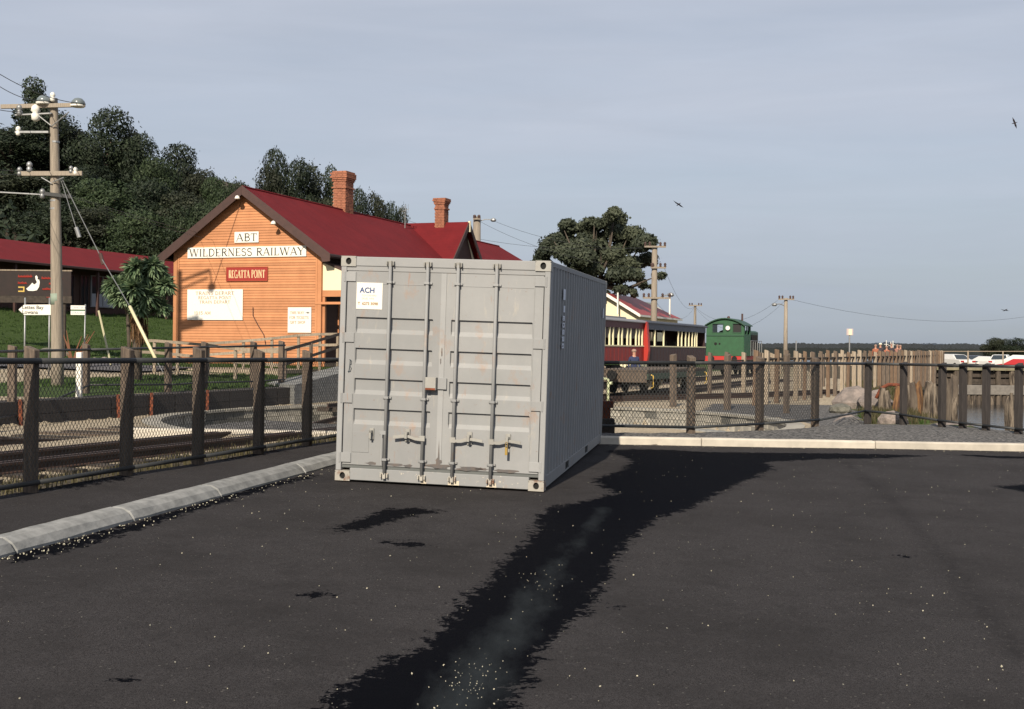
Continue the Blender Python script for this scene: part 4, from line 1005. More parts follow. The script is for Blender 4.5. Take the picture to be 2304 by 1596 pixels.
        MB().box(cx - w_ / 2 - .03, cx + w_ / 2 + .03, cy - d_ / 2 - .03, cy + d_ / 2 + .03, z0 - .65, z0 - .35 if not fine else z0 - .05).build('flashing', M['brown'], ch)
    chimney(-.17, 8.95, .70, .84, RZ - .12, 9.22, True)
    chimney(1.80, 16.6, .56, .62, WR - .1, 8.76, False)
station()
def on_wall(name, label, cat, u0, v0, u1, v1, m, y=-.05, group=None):
    x0, z1 = Wl(u0, v0); x1, z0 = Wl(u1, v1)
    if abs(v0 - v1) > 1:
        za, zb = Wl((u0 + u1) / 2, v0)[1], Wl((u0 + u1) / 2, v1)[1]; z1, z0 = za, zb
    r = thing(name, label, cat, group=group, M=SM @ Matrix.Translation((x0, y, z0)))
    MB().box(0, x1 - x0, 0, .03, 0, z1 - z0).build('board', m, r, bevel=.004); return r, x1 - x0, z1 - z0
def put(mb, nm, m, par, x=0, y=-.003, z=0):
    o = obj(nm, mb.mesh(nm, m) if isinstance(mb, MB) else mb, par); o.location = (x, y, z); return o
r, w_, h_ = on_wall('name_board', 'small cream board reading ABT high under the station gable', 'sign', 529, 522, 583, 546.5, M['white'])
put(serif_text('ABT', h_ * .70, w_ * .06, w_ * .95, h_ * .14), 'lettering', M['ink'], r)
r, w_, h_ = on_wall('name_board', 'long cream board reading WILDERNESS RAILWAY across the station gable', 'sign', 423.5, 555.5, 690, 579.5, M['white'])
put(serif_text('WILDERNESS RAILWAY', h_ * .72, w_ * .015, w_ * .985, h_ * .14), 'lettering', M['ink'], r)
r, w_, h_ = on_wall('name_board', 'dark red board reading REGATTA POINT in pale gold letters', 'sign', 510.5, 601, 603.5, 633, M['red_sign'])
MB().box(0, w_, -.012, 0, 0, .025).box(0, w_, -.012, 0, h_ - .025, h_).box(0, .025, -.012, 0, .025, h_ - .025).box(w_ - .025, w_, -.012, 0, .025, h_ - .025).build('frame', mat('sign_border', (.36, .07, .03), .6), r)
put(serif_text('REGATTA POINT', h_ * .56, w_ * .06, w_ * .94, h_ * .22, serif=.045, weight=.80), 'lettering', M['gold'], r)
r, w_, h_ = on_wall('timetable_board', 'large white board headed TRAINS DEPART on the lower left of the station wall', 'sign', 423, 651.5, 547, 720.5, M['white'])
for txt, a, b, v, hh in (('TRAINS DEPART', .15, .85, .82, .11), ('REGATTA POINT', .20, .80, .68, .095), ('TRAIN DEPART', .22, .78, .54, .095), ('10:15 AM', .13, .43, .18, .10)):
    put(serif_text(txt, h_ * hh, w_ * a, w_ * b, h_ * v, weight=1.1), 'lettering', M['tan_ink'], r)
r, w_, h_ = on_wall('direction_board', 'white ticket office board with a black arrow at the right of the station wall', 'sign', 649, 692, 701, 749, M['white'])
for txt, a, b, v, hh in (('THIS WAY', .10, .70, .74, .10), ('FOR TICKETS', .07, .90, .55, .10), ('GIFT SHOP', .10, .75, .36, .10)):
    put(serif_text(txt, h_ * hh, w_ * a, w_ * b, h_ * v, weight=1.1), 'lettering', M['tan_ink'], r)
put(serif_text('>', h_ * .10, w_ * .76, w_ * .94, h_ * .74), 'arrow', M['ink'], r)
# floodlights on the gable, cables, aerial
for u, v, lb in ((534, 443, 'white floodlight just below the peak of the station gable'), (615, 500, 'white floodlight under the right barge board of the station gable')):
    x, z = Wl(u, v, -.5); g = thing('floodlight', lb, 'floodlight', M=SM @ Matrix.Translation((x, -.5, z)), group='floodlights on the station gable')
    MB().lathe([(.03, .05), (.07, .03), (.11, -.06), (.115, -.09)], n=12).build('lamp_shade', M['white'], g, smooth=True); MB().box(-.015, .015, 0, .14, .03, .07).build('bracket', M['galv'], g)
x0, z0 = Wl(570, 692); x1, z1 = Wl(598, 775)
cb = MB().path([(x0, -.03, z0), (x0 + .01, -.03, z0 - .35), (x0 + .25, -.03, z0 - .75), (x1 - .08, -.03, z0 - 1.15), (x1, -.03, z0 - 1.5), (x1, -.03, z1)], .02, 5)
r = thing('cable', 'thin brown cable curving down the middle of the station wall', 'cable', M=SM); cb.build('cable_run', M['brown'], r)
x0, z0 = Wl(543, 455); x1, z1 = Wl(482, 640)
r = thing('cable', 'fine wire slanting down the station gable past the ABT board', 'cable', M=SM); MB().path([(x0, -.04, z0), (x1, -.04, z1)], .008, 4).build('cable_run', M['brown'], r)
p = P(911, 527, 66); r = thing('tv_aerial', 'thin television aerial mast on the red roof beside the second chimney', 'aerial', p)
MB().tube((0, 0, 0), (0, 0, 1.55), .02, n=6).tube((0, 0, .1), (-.25, 0, .5), .012, n=5).build('mast', M['galv'], r)
MB().tube((-.18, 0, 1.2), (.2, 0, 1.35), .012, n=5).build('boom', M['galv'], r)
for k in range(5): MB().tube((-.18 + k * .09, -.02, 1.0 + k * .035), (-.18 + k * .09, -.02, 1.45 + k * .035), .006, n=4).build('element', M['galv'], r)
# timber ramp with handrails before the gable
def handrail(label, pts, zt, n_mid=1, over=0, m='timber_pale', pst=.1):
    r = thing('handrail', label, 'handrail', (pts[0].x, pts[0].y, 0), group='ramp handrails before the station')
    o = r.location
    for i, p in enumerate(pts):
        zb = H(p.x, p.y) - .1; mb = MB().box(-pst / 2, pst / 2, -pst / 2, pst / 2, zb, zt[i] + over); ob = mb.build('post', M[m], r, bevel=.006); ob.location = (p.x - o.x, p.y - o.y, 0)
    for i in range(len(pts) - 1):
        for k in range(n_mid + 1):
            dz = -k * .42; a, b = pts[i], pts[i + 1]
            A = Vector((a.x - o.x, a.y - o.y - .07, zt[i] + dz)); B = Vector((b.x - o.x, b.y - o.y - .07, zt[i + 1] + dz))
            vs = []
            for q in (A, B):
                for y_, z_ in ((-.02, -.05), (.02, -.05), (.02, .05), (-.02, .05)): vs.append((q.x, q.y + y_, q.z + z_))
            MB().add(vs, [(0, 1, 5, 4), (1, 2, 6, 5), (2, 3, 7, 6), (3, 0, 4, 7), (0, 3, 2, 1), (4, 5, 6, 7)]).build('rail' if k == 0 else 'mid_rail', M[m], r)
def hp(lst): 
    pts, zt = [], []
    for u, v, y in lst:
        q = P(u, v, y); pts.append(V2(q.x, q.y)); zt.append(q.z)
    return pts, zt
a, b = hp([(292, 766, 46), (348, 767, 44.5), (400, 771, 43), (468, 777, 41.5), (530, 785, 40), (640, 793, 38.6)]); handrail('pale timber handrail sloping down in front of the station from the left', a, b)
a, b = hp([(465, 774, 47), (548, 768, 47.2), (612, 762, 47.4), (672, 755, 47.6), (720, 752.5, 47.8), (760, 752, 48)]); handrail('upper pale handrail rising to the verandah against the station wall', a, b)
a, b = hp([(641, 789, 37.4), (700, 772, 39.6), (765, 752, 42), (800, 742, 43.4)]); handrail('grey handrail climbing to the right beside the container edge', a, b, m='timber')
rp_ = MB(); A, B = P(600, 862, 36.5), P(800, 815, 43); C_, D_ = P(662, 900, 35), P(840, 838, 41)
z_a, z_b = A.z, B.z
rp_.add([(A.x, A.y, z_a), (B.x, B.y, z_b), (D_.x + .2, D_.y - .4, z_b), (C_.x, C_.y, z_a), (A.x, A.y, -.2), (B.x, B.y, -.2), (D_.x + .2, D_.y - .4, -.2), (C_.x, C_.y, -.2)], [(0, 3, 2, 1), (0, 1, 5, 4), (1, 2, 6, 5), (2, 3, 7, 6), (3, 0, 4, 7)])
tag(rp_.build('ramp', M['concrete']), 'brown concrete ramp rising to the right towards the station platform', 'ramp')
dk = thing('ramp_deck', 'dark timber walkway deck along the foot of the station gable', 'walkway', (0, 0, 0))
for k in range(26):
    x = -4.6 + k * .36; q = SM @ Vector((x, -3.6, 0)); 
    mb = MB().box(x, x + .345, -4.8, -2.2, -.35, -.22); mb.v = [tuple(SM @ Vector(v)) for v in mb.v]; mb.build('plank', M['timber_pale'], dk)
mb = MB().box(-4.6, 4.75, -4.86, -4.81, -.55, -.24); mb.v = [tuple(SM @ Vector(v)) for v in mb.v]; mb.build('edge_board', M['timber_pale'], dk)
# shadow-casting lamp pole standing left of the frame
q = SM @ Vector((*(Wl(404, 700)[0],), 0, 0)); az = Vector((math.sin(SUN_AZ), math.cos(SUN_AZ), 0)); q = q - az * 15
lp_ = thing('lamp_pole', 'slim timber lamp pole with a side arm standing beyond the left edge before the station', 'lamp pole', (q.x, q.y, H(q.x, q.y)))
el = math.tan(SUN_EL) * 15
zz = P(405, 605, 51).z + el - H(q.x, q.y); z1_ = P(405, 622, 51).z + el - H(q.x, q.y)
MB().tube((0, 0, -.3), (0, 0, zz), .15, .11, n=10).build('pole', M['pole'], lp_)
MB().path([(0, 0, z1_ - .1), (1.5, -.1, z1_ + .1)], .06, 6).path([(0, 0, z1_ - .45), (1.4, -.1, z1_ - .2)], .045, 6).build('arm', M['galv'], lp_)
MB().tube((1.5, -.1, z1_ + .1), (1.6, -.1, z1_ - .5), .04).lathe([(.05, -.45), (.2, -.6), (.16, -.8)], c=(1.6, -.1, z1_)).build('lamp', M['galv'], lp_)
zl = P(430, 738, 51).z + el - H(q.x, q.y)
MB().box(.12, 1.2, -.06, .06, zl - .12, zl + .12).box(.12, 1.0, -.05, .05, zl + .2, zl + .3).build('sign_blade', M['galv'], lp_)
# ------------------------------------------------------------------ long building on the bank
LB = Matrix(((NX, DX, 0, -24.8), (NY, DY, 0, 60.0), (0, 0, 1, 3.2), (0, 0, 0, 1))); LBi = LB.inverted()
def Lw(u, v, X=0):
    o = LBi @ Vector((0, 0, CZ)); d = LBi.to_3x3() @ ray(u, v); k = (X - o.x) / d.x; q = o + d * k; return q.y, q.z
lb = thing('long_building', 'long low brown building with a red iron roof on the grass bank', 'building', M=LB)
MB().box(-5, -.02, -14, 24, -.8, 2.5).build('wall', M['brown2'], lb)
rf = MB(); rf.add([(.75, -15, 2.30), (.75, 24, 2.30), (-3.2, 24, 3.70), (-3.2, -15, 3.70), (.75, -15, 2.24), (.75, 24, 2.24), (-3.2, 24, 3.62), (-3.2, -15, 3.62)], [(0, 1, 2, 3), (4, 7, 6, 5), (0, 4, 5, 1), (1, 5, 6, 2), (0, 3, 7, 4)])
rf.add([(-3.2, -15, 3.699), (-3.2, 24, 3.699), (-7, 24, 2.3), (-7, -15, 2.3)], [(0, 1, 2, 3)]); rf.build('roof', M['roof'], lb)
MB().box(.74, .84, -15, 24, 2.17, 2.30).build('gutter', M['brown'], lb, bevel=.02)
for y in range(-13, 24, 3): MB().box(.55, .67, y, y + .12, -.5, 2.22).build('verandah_post', M['brown'], lb)
for (ua, va, ub, vb, cur) in ((206, 624, 256, 690, 1), (147, 620, 165, 690, 0), (182, 622, 198, 690, 0), (60, 612, 108, 660, 0)):
    ya, zt = Lw(ua, (va)); yb, _ = Lw(ub, va); zb = Lw((ua + ub) / 2, vb)[1]; zt = Lw((ua + ub) / 2, va)[1]
    wf = MB().box(-.02, .04, ya, yb, zb - .06, zb).box(-.02, .04, ya, yb, zt, zt + .06).box(-.02, .04, ya - .06, ya, zb - .06, zt + .06).box(-.02, .04, yb, yb + .06, zb - .06, zt + .06).box(-.02, .035, (ya + yb) / 2 - .03, (ya + yb) / 2 + .03, zb, zt).build('window', M['brown'] if not cur else mat('grey_frame', (.3, .31, .34), .6), lb)
    MB().box(-.021, -.005, ya, yb, zb, zt).build('pane', M['glass'], wf)
    if cur: MB().box(-.004, .003, ya + .05, yb - .05, zb, zb + (zt - zb) * .42).build('curtain', M['curtain'], wf)
# pelican sign
ps0 = P(-40, 610, 50); sg = thing('painted_sign', 'dark painted sign with a large white pelican in front of the long building', 'sign', (ps0.x, ps0.y, 0))
px = lambda u, v: (P(u, v, 50).x - ps0.x, P(u, v, 50).z)
x1, zt = px(160, 611); zb = px(60, 666)[1]
MB().box(0, x1, 0, .06, zb, zt).build('board', mat('sign_dark', (.030, .018, .017), .8, (.018, .014, .013), 4, .8), sg, bevel=.005)
MB().box(-.03, x1 + .03, -.02, .08, zt, zt + .05).build('top_trim', M['timber_pale'], sg); MB().box(-.03, x1 + .03, -.02, .08, zb - .28, zb).build('lower_board', M['timber_dark'], sg)
for x in (.3, x1 - .3): MB().box(x - .06, x + .06, .061, .18, H(ps0.x, 50) - .5, zt).build('post', M['timber_dark'], sg)
z2 = lambda x, y: px(.7024 * x / 3.191, .7024 * (700 + y / 3.191))
bird = [(362, 592), (375, 583), (388, 600), (386, 625), (402, 626), (409, 652), (402, 700), (380, 735), (340, 743), (290, 740), (270, 720), (300, 695), (333, 658), (350, 678), (372, 664), (380, 652), (366, 622)]
vv = [z2(*q) for q in bird]; MB().prism(vv, -.025, -.004).build('pelican_figure', M['white'], sg)
def squig(x0, x1, y, amp, seed):
    r_ = random.Random(seed); out = []; x = x0
    while x < x1:
        wl = r_.uniform(9, 15); a = r_.uniform(.5, 1) * amp; out.append([(x, y), (x + wl * .2, y - a), (x + wl * .5, y - a * .3), (x + wl * .7, y), (x + wl, y - a * .4)]); x += wl + 3
    return out
for k, (x0, x1_, y, amp) in enumerate(((190, 325, 602, 26), (188, 275, 668, 22), (430, 640, 620, 26), (505, 640, 675, 22), (440, 600, 730, 26), (480, 640, 812, 14))):
    mb = MB()
    for pl in squig(x0, x1_, y, amp, k):
        q = [z2(*c) for c in pl]; mb.path([(a, -.008, b) for a, b in q], .022, 4)
    o_ = mb.build('script_lettering', M['red_ink'], sg); o_['kind'] = 'stuff'
a_, b_ = z2(187, 697), z2(250, 752); 
MB().box(a_[0], b_[0], -.006, -.002, b_[1], b_[1] + .05).box(a_[0], b_[0], -.006, -.002, a_[1] - .05, a_[1]).box(b_[0] - .05, b_[0], -.006, -.002, b_[1] + .05, a_[1] - .05).box(a_[0] + .1, b_[0] - .15, -.006, -.002, b_[1] + .1, a_[1] - .14).build('yellow_panel', M['yellow'], sg)
# road signs
rs = P(56, 800, 40); s1 = thing('direction_sign', 'white arrow road sign reading Lettes Bay and Lowana on two thin posts', 'road sign', (rs.x, 40, H(rs.x, 40)))
def rel(u, v): q = P(u, v, 40); return q.x - rs.x, q.z - s1.location.z
pts = [rel(42.5, 697), rel(55, 686), rel(138, 685.5), rel(138, 709), rel(55, 709)]
MB().prism(pts, -.03, -.012).build('arrow_board', M['white'], s1)
for u in (56, 111):
    x, zt = rel(u, 670); MB().tube((x, .02, -.2), (x, .02, zt), .028, n=8).build('post', M['galv'], s1, smooth=True)
for txt, u, v in (('Lettes Bay', 50.5, 695.5), ('Lowana', 50.5, 706.3), ('1', 121, 695.5), ('5', 118, 706.3)):
    x, z = rel(u, v); put(font_mesh(txt, .165, M['ink'], bold=.002), 'lettering', M['ink'], s1, x, -.033, z)
rs = P(189, 795, 42); s2 = thing('street_name_sign', 'two small white name blades on one thin post right of the power pole', 'street sign', (rs.x, 42, H(rs.x, 42)))
r2 = lambda u, v: (P(u, v, 42).x - rs.x, P(u, v, 42).z - s2.location.z)
for (v0_, v1_, txt) in ((687.5, 697, 'CEMETERY'), (700, 709, 'STRAHAN')):
    x0, zt = r2(160, v0_); x1, zb = r2(192, v1_); MB().box(x0, x1, -.04, -.028, zb, zt).build('name_blade', M['white'], s2)
    put(font_mesh(txt, .10, mat('faded_violet', (.38, .36, .46), .7)), 'lettering', M['ink'], s2, x0 + .03, -.043, zb + .035)
MB().box(r2(160, 700)[0], r2(192, 700)[0], -.035, -.03, r2(160, 700)[1] + .002, r2(160, 697)[1] - .002).build('green_strip', mat('green_strip', (.05, .14, .07), .6), s2)
MB().tube((0, 0, -.2), (.03, 0, r2(190, 685)[1]), .025, n=8).build('post', M['galv'], s2, smooth=True)
wp = P(178, 859, 27.5); wpo = thing('marker_post', 'white painted marker post behind the left fence beside the power pole', 'marker post', (wp.x, wp.y, H(wp.x, wp.y)))
MB().box(-.06, .06, -.05, .05, -.1, P(178, 793, 27.5).z - wpo.location.z).build('post', M['white'], wpo, bevel=.01)
# ------------------------------------------------------------------ power poles
def insul(c, k=1.0, white=True):
    return MB().lathe([(.02 * k, -.08 * k), (.05 * k, -.06 * k), (.055 * k, 0), (.035 * k, .03 * k), (.06 * k, .05 * k), (.05 * k, .10 * k), (.02 * k, .13 * k)], c=c, n=10)
glassy = mat('grey_dome', (.16, .19, .2), .25, (.10, .12, .13), 8, .5, spec=.6)
def main_pole():
    y = 33; b = P(128, 882, y); r = thing('power_pole', 'tall weathered timber power pole with two crossarms at the left edge of the view', 'power pole', (b.x, b.y, H(b.x, b.y)))
    zc = lambda v: P(122, v, y).z - r.location.z; xc = lambda u, v: P(u, v, y).x - b.x
    top = zc(222)
    pb = MB(); pts = [(xc(129.5, 870), 0, -.3), (xc(129, 800), 0, zc(800)), (xc(127, 600), 0, zc(600)), (xc(124, 400), 0, zc(400)), (xc(121.5, 250), 0, zc(250)), (xc(121, 222), 0, top)]
    pb.path(pts, [.170, .162, .148, .125, .106, .10], 14); pb.build('pole', M['pole'], r, smooth=True)
    MB().path([(xc(127.3, 686), 0, zc(686)), (xc(127, 661), 0, zc(661))], .155, 14).build('band', mat('band_green', (.25, .31, .25), .7), r, smooth=True)
    for v, t_ in ((470, .137), (320, .12), (452, .135)): MB().path([(xc(124, v + 2), 0, zc(v + 2)), (xc(124, v - 2), 0, zc(v - 2))], t_, 12).build('band', M['galv'], r)
    def arm(u0, v0, u1, v1, h, nm='crossarm', m='pole'):
        x0, x1 = xc(u0, v0), xc(u1, v1); z0, z1 = P(u0, v0, y).z - r.location.z, P(u1, v1, y).z - r.location.z
        return MB().add([(x0, -.20, z0 - h), (x1, -.20, z1 - h), (x1, -.12, z1 - h), (x0, -.12, z0 - h), (x0, -.20, z0 + h), (x1, -.20, z1 + h), (x1, -.12, z1 + h), (x0, -.12, z0 + h)], [(0, 1, 2, 3), (4, 7, 6, 5), (0, 4, 5, 1), (1, 5, 6, 2), (2, 6, 7, 3), (3, 7, 4, 0)]).build(nm, M[m], r, bevel=.005)
    a1 = arm(8, 243, 196, 239, .055); a2 = arm(48, 393, 190, 392.5, .06); arm(-5, 434, 100, 440, .018, 'steel_arm', 'galv'); arm(100, 437, 166, 445, .05, 'bracket', 'black_pipe')
    arm(40, 262, 122, 258, .02, 'steel_arm', 'galv'); arm(40, 300, 115, 300, .03, 'steel_arm', 'galv')
    for ua, va, ub, vb in ((82, 255, 120, 285), (162, 255, 122, 287), (100, 402, 122, 415), (150, 402, 124, 412)):
        MB().tube((xc(ua, va), -.21, zc(va)), (xc(ub, vb), -.17, zc(vb)), .016, n=5).build('brace', M['galv'], r)
    for u, v in ((104, 233), (181, 238)):
        c = (xc(u, v), -.16, zc(v)); n_ = MB().lathe([(.17, -.01), (.19, .02), (.16, .10), (.10, .16), (.03, .18)], c=c, n=14).build('dome_insulator', glassy, r, smooth=True)
        MB().lathe([(.175, -.06), (.185, -.012), (.02, -.012)], c=(c[0] - .02, c[1], c[2]), n=14).build('dome_skirt', M['white'], n_, smooth=True)
    for u, v, k in ((50, 255, 1.5), (86, 262, 2.1), (72, 382, 1.4), (50, 392, 1.2), (165, 386, 1.0), (175, 389, 1.0), (124, 224, 1.2), (101, 441, 1.3), (47, 301, 1.2)):
        insul((xc(u, v), -.17, zc(v)), k).build('insulator', M['white'] if (u + v) % 3 == 0 else M['galv'], r, smooth=True)
    # guy wire with yellow guard
    g0 = P(139, 402, y); gi = P(228, 581, 31.6); g1 = P(292, 690, 30.6); g2 = P(352, 812, 29.6); g3 = P(367, 838, 29.3)
    gw = thing('guy_wire', 'steel stay wire from the power pole with a cream guard tube near the ground', 'stay wire', g0)
    o = Vector(g0); q = lambda p: p - o
    MB().path([q(g0), q(gi), q(g1)], .012, 5).build('wire', M['galv'], gw); MB().path([q(g2), q(g3)], .012, 5).build('wire', M['galv'], gw)
    MB().tube(q(gi - Vector((.03, 0, -.12))), q(gi + Vector((.05, 0, -.16))), .05, n=8).build('insulator', M['brown'], gw)
    MB().tube(q(g1), q(g2), .04, n=8).build('guard_tube', mat('guard_cream', (.72, .66, .42), .5), gw, smooth=True)
    a, c = P(137, 405, y), P(171, 512, 32); gv = thing('hanging_wire', 'short wire ending in a grey strain insulator beside the power pole', 'wire', a)
    MB().path([(0, 0, 0), c - a], .01, 5).build('wire', M['galv'], gv); e = c - a; MB().tube(e, e + Vector((.09, 0, -.26)), .055, n=8).build('insulator', M['galv'], gv)
    s0, s1_ = P(222, 700, 36), P(250, 806, 35); g = thing('stay_guard', 'thin pale leaning stay guard on the lawn between the street sign and the palm', 'stay guard', s1_)
    MB().tube((0, 0, -.2), s0 - s1_, .03, n=6).build('guard_tube', mat('guard_olive', (.45, .42, .27), .6), g)
main_pole()
def sag(a, b, d, n=14): return [a.lerp(b, i / n) - Vector((0, 0, 4 * d * (i / n) * (1 - i / n))) for i in range(n + 1)]
def wirething(label, segs, r=.009, group='overhead wires'):
    o = segs[0][0]; t = thing('overhead_wire', label, 'overhead wire', o, group=group)
    for a, b, d in segs: MB().path([p - o for p in sag(a, b, d)], r, 4).build('wire', M['wire'], t)
def small_pole(u, vt, vb, y, label, arms, lamp=None, r0=.17, dark=False):
    b = P(u, vb, y); r = thing('power_pole', label, 'power pole', (b.x, b.y, b.z)); zc = lambda v: P(u, v, y).z - b.z; k = y / F
    MB().tube((0, 0, min(-.6, H(b.x, b.y) - b.z - .3)), (0, 0, zc(vt)), r0, r0 * .72, n=10).build('pole', M['pole'], r, smooth=True)
    for (ua, ub, v) in arms:
        MB().box((ua - u) * k, (ub - u) * k, -r0 - .06, -r0 + .03, zc(v) - .05, zc(v) + .05).build('crossarm', M['timber'] if dark else M['pole'], r)
        for q in (ua + 2, (ua + u) / 2, (ub + u) / 2, ub - 2): insul(((q - u) * k, -r0, zc(v) + .1), 1.3).build('insulator', M['brown'], r)
    if lamp:
        lu, lv, v = lamp; x = (lu - u) * k; s_ = math.copysign(1, x)
        MB().path([(0, 0, zc(v)), (x * .5, 0, (zc(v) + zc(lv)) / 2 + .1), (x, 0, zc(lv))], .035, 5).build('lamp_arm', M['galv'], r)
        MB().lathe([(.05, .1), (.17, .04), (.2, -.06), (.12, -.14)], c=(x, 0, zc(lv)), n=10).build('lamp_head', M['galv'], r)
    return r
small_pole(1470, 556, 850, 70, 'tall timber power pole with three crossarms in front of the big tree', [(1446, 1494, 556), (1461, 1495, 603), (1444, 1506, 671)], (1507, 662, 678), .21)
MB_ = small_pole(1563, 686, 800, 125, 'distant small power pole between the big tree and the green locomotive', [(1548, 1578, 688)], None, .17)
small_pole(1767, 671, 812, 88, 'slender pale power pole with one crossarm and a street lamp right of the locomotive', [(1749, 1784, 674)], (1741, 685, 690), .17)
small_pole(1071, 488, 700, 82, 'stout pole top with a lamp arm showing behind the station roof', [(1063, 1079, 494)], (1108, 494, 500), .34)
wirething('thin wires sagging between the locomotive poles', [(P(1767, 676, 88), P(1563, 690, 125), 2.2), (P(1750, 676, 88), P(1563, 690, 125), 1.5), (P(1563, 690, 125), P(1470, 672, 70), 1.2), (P(1563, 690, 125), P(1495, 604, 70), 1.0)])
wirething('long thin wire sagging away to the right from the slender pale pole', [(P(1783, 675, 88), P(2420, 690, 120), 1.5)])
wirething('faint wires running up left from the tall pole over the station', [(P(1446, 604, 70), P(1071, 494, 82), .6), (P(1446, 557, 70), P(905, 492, 90), .8), (P(1446, 560, 70), P(1108, 496, 82), .5)])
wirething('thin wires rising to the left from the top of the near power pole', [(P(181, 233, 33), P(-60, 128, 26), .2), (P(104, 228, 33), P(-60, 150, 26), .2), (P(50, 250, 33), P(-60, 225, 28), .1)])
wirething('dark telephone wires crossing in front of the wooded hill', [(P(165, 445, 33), P(700, 560, 90), .6), (P(160, 440, 33), P(640, 540, 90), .5), (P(52, 393, 33), P(-80, 380, 28), .05), (P(70, 385, 33), P(-80, 370, 28), .05)], .006)
# ------------------------------------------------------------------ foliage
def leaves(puffs, n, size, seed, out=.6, flat=.0):
    """n leaf clusters scattered through ellipsoid puffs [(c, r, weight)] -> arrays of quads with tone"""
    g = np.random.default_rng(seed); C_ = np.array([p[0] for p in puffs], float); R_ = np.array([p[1] for p in puffs], float)
    if R_.ndim == 1: R_ = np.stack([R_, R_, R_ * .8], -1)
    wgt = np.prod(R_, -1) ** (2 / 3); wgt /= wgt.sum(); k = g.choice(len(puffs), n, p=wgt)
    d = g.normal(size=(n, 3)); d /= np.linalg.norm(d, axis=1)[:, None]
    rad = 1 - (1 - out) * g.random(n) ** 1.6; rad *= 1 + .16 * g.normal(size=n) * (g.random(n) < .35)
    c = C_[k] + d * R_[k] * rad[:, None]
    nrm = d + .5 * g.normal(size=(n, 3)); nrm /= np.linalg.norm(nrm, axis=1)[:, None]
    t = np.cross(nrm, g.normal(size=(n, 3))); t /= np.linalg.norm(t, axis=1)[:, None]; b = np.cross(nrm, t)
    s = size * (.55 + .9 * g.random(n))[:, None]; a = s * (.35 + .25 * g.random(n))[:, None]
    tip = c + t * s * .6; base = c - t * s * .6; l = c + b * a * .6 - t * s * .1; r = c - b * a * .6 - t * s * .1
    tip[:, 2] -= s[:, 0] * .1
    V_ = np.stack([base, r, tip, l], 1).reshape(-1, 3)
    ptone = g.random(len(puffs)); tone = np.clip(.55 * ptone[k] + .55 * g.random(n) - .05, 0, 1)
    return V_, tone
def leaf_mesh(name, V_, tone, m):
    n = len(V_) // 4; me = bpy.data.meshes.new(name); me.vertices.add(n * 4); me.vertices.foreach_set('co', V_.astype(np.float32).ravel())
    me.loops.add(n * 4); me.loops.foreach_set('vertex_index', np.arange(n * 4, dtype=np.int32)); me.polygons.add(n)
    me.polygons.foreach_set('loop_start', np.arange(0, n * 4, 4, dtype=np.int32)); me.polygons.foreach_set('loop_total', np.full(n, 4, np.int32)); me.update(calc_edges=True)
    at = me.attributes.new('tone', 'FLOAT', 'POINT'); at.data.foreach_set('value', np.repeat(tone, 4).astype(np.float32)); me.materials.append(m); return me
def tree_variant(seed, W_, Hh, n, m, shape='round', size=.3, gap=.0):
    r_ = random.Random(seed); puffs = []; br = []
    tb = Hh * (.34 if shape != 'bush' else .05)
    npf = 27 if shape != 'bush' else 20
    for i in range(npf):
        h = r_.random(); z = tb + (Hh - tb) * (.12 + .80 * h)
        if shape == 'cone': env = (1 - h) ** .75 + .12
        elif shape == 'flat': env = .35 + .8 * math.sin(PI * min(1, .25 + .6 * h)) * (1 if h < .8 else .7)
        else: env = math.sin(PI * (.16 + .76 * h)) ** .7
        a = r_.uniform(0, 2 * PI); rr = W_ / 2 * env * (r_.random() ** .5) * .8
        pr = W_ * r_.uniform(.12, .19) * (1 + .35 * (1 - gap)); c = (rr * math.cos(a), rr * math.sin(a), z)
        puffs.append((c, (pr, pr, pr * r_.uniform(.65, .9)))); br.append(c)
    V_, t = leaves(puffs, n, size, seed, out=.72)
    cr_ = leaf_mesh('crown', V_, t, m)
    tr = MB(); r0 = max(.12, Hh * .028); tr.path([(0, 0, -1.2), (.05 * W_ * .3, 0, tb * .6), (0, 0, tb + .25 * (Hh - tb)), (0, .05, tb + .6 * (Hh - tb))], [r0 * 1.25, r0, r0 * .7, r0 * .3], 8)
    for c in br[::2]:
        z0 = min(tb + .1 * Hh, c[2] * .75); tr.path([(0, 0, z0 * .9), (c[0] * .5, c[1] * .5, (z0 + c[2]) / 2), c], [r0 * .42, r0 * .25, r0 * .08], 5)
    return cr_, tr.mesh('trunk', M['bark'], True), W_, Hh
TV = [tree_variant(11, 9, 12, 12000, M['leaf']), tree_variant(12, 8, 12, 12000, M['leaf_olive'], 'round'), tree_variant(13, 9, 11, 12000, M['leaf_light'], 'round'),
      tree_variant(14, 6.5, 13, 10000, M['leaf'], 'cone'), tree_variant(15, 10, 10, 9000, M['leaf'], 'flat', gap=.5), tree_variant(16, 7, 5, 6000, M['leaf_light'], 'bush'), tree_variant(17, 8, 5.5, 6500, M['leaf_olive'], 'bush')]
def tree(u, vt, y, w_px, var, label, group, name='tree', cat='tree', rz=None):
    x = ray(u, 700).x * y; g = H(x, y); ztop = P(u, vt, y).z; cr_, tr, W_, Hh = TV[var]
    h = max(3.0, ztop - g) if var < 5 else max(1.5, ztop - g); r = thing(name, label, cat, (x, y, g), rz if rz is not None else random.uniform(0, 6), group)
    sx = w_px * y / F / W_; sz = h / Hh; r.scale = (sx, sx, sz * 1.02)
    obj('crown', cr_, r); obj('trunk', tr, r); return r
GH = 'trees on the wooded hillside behind the station'
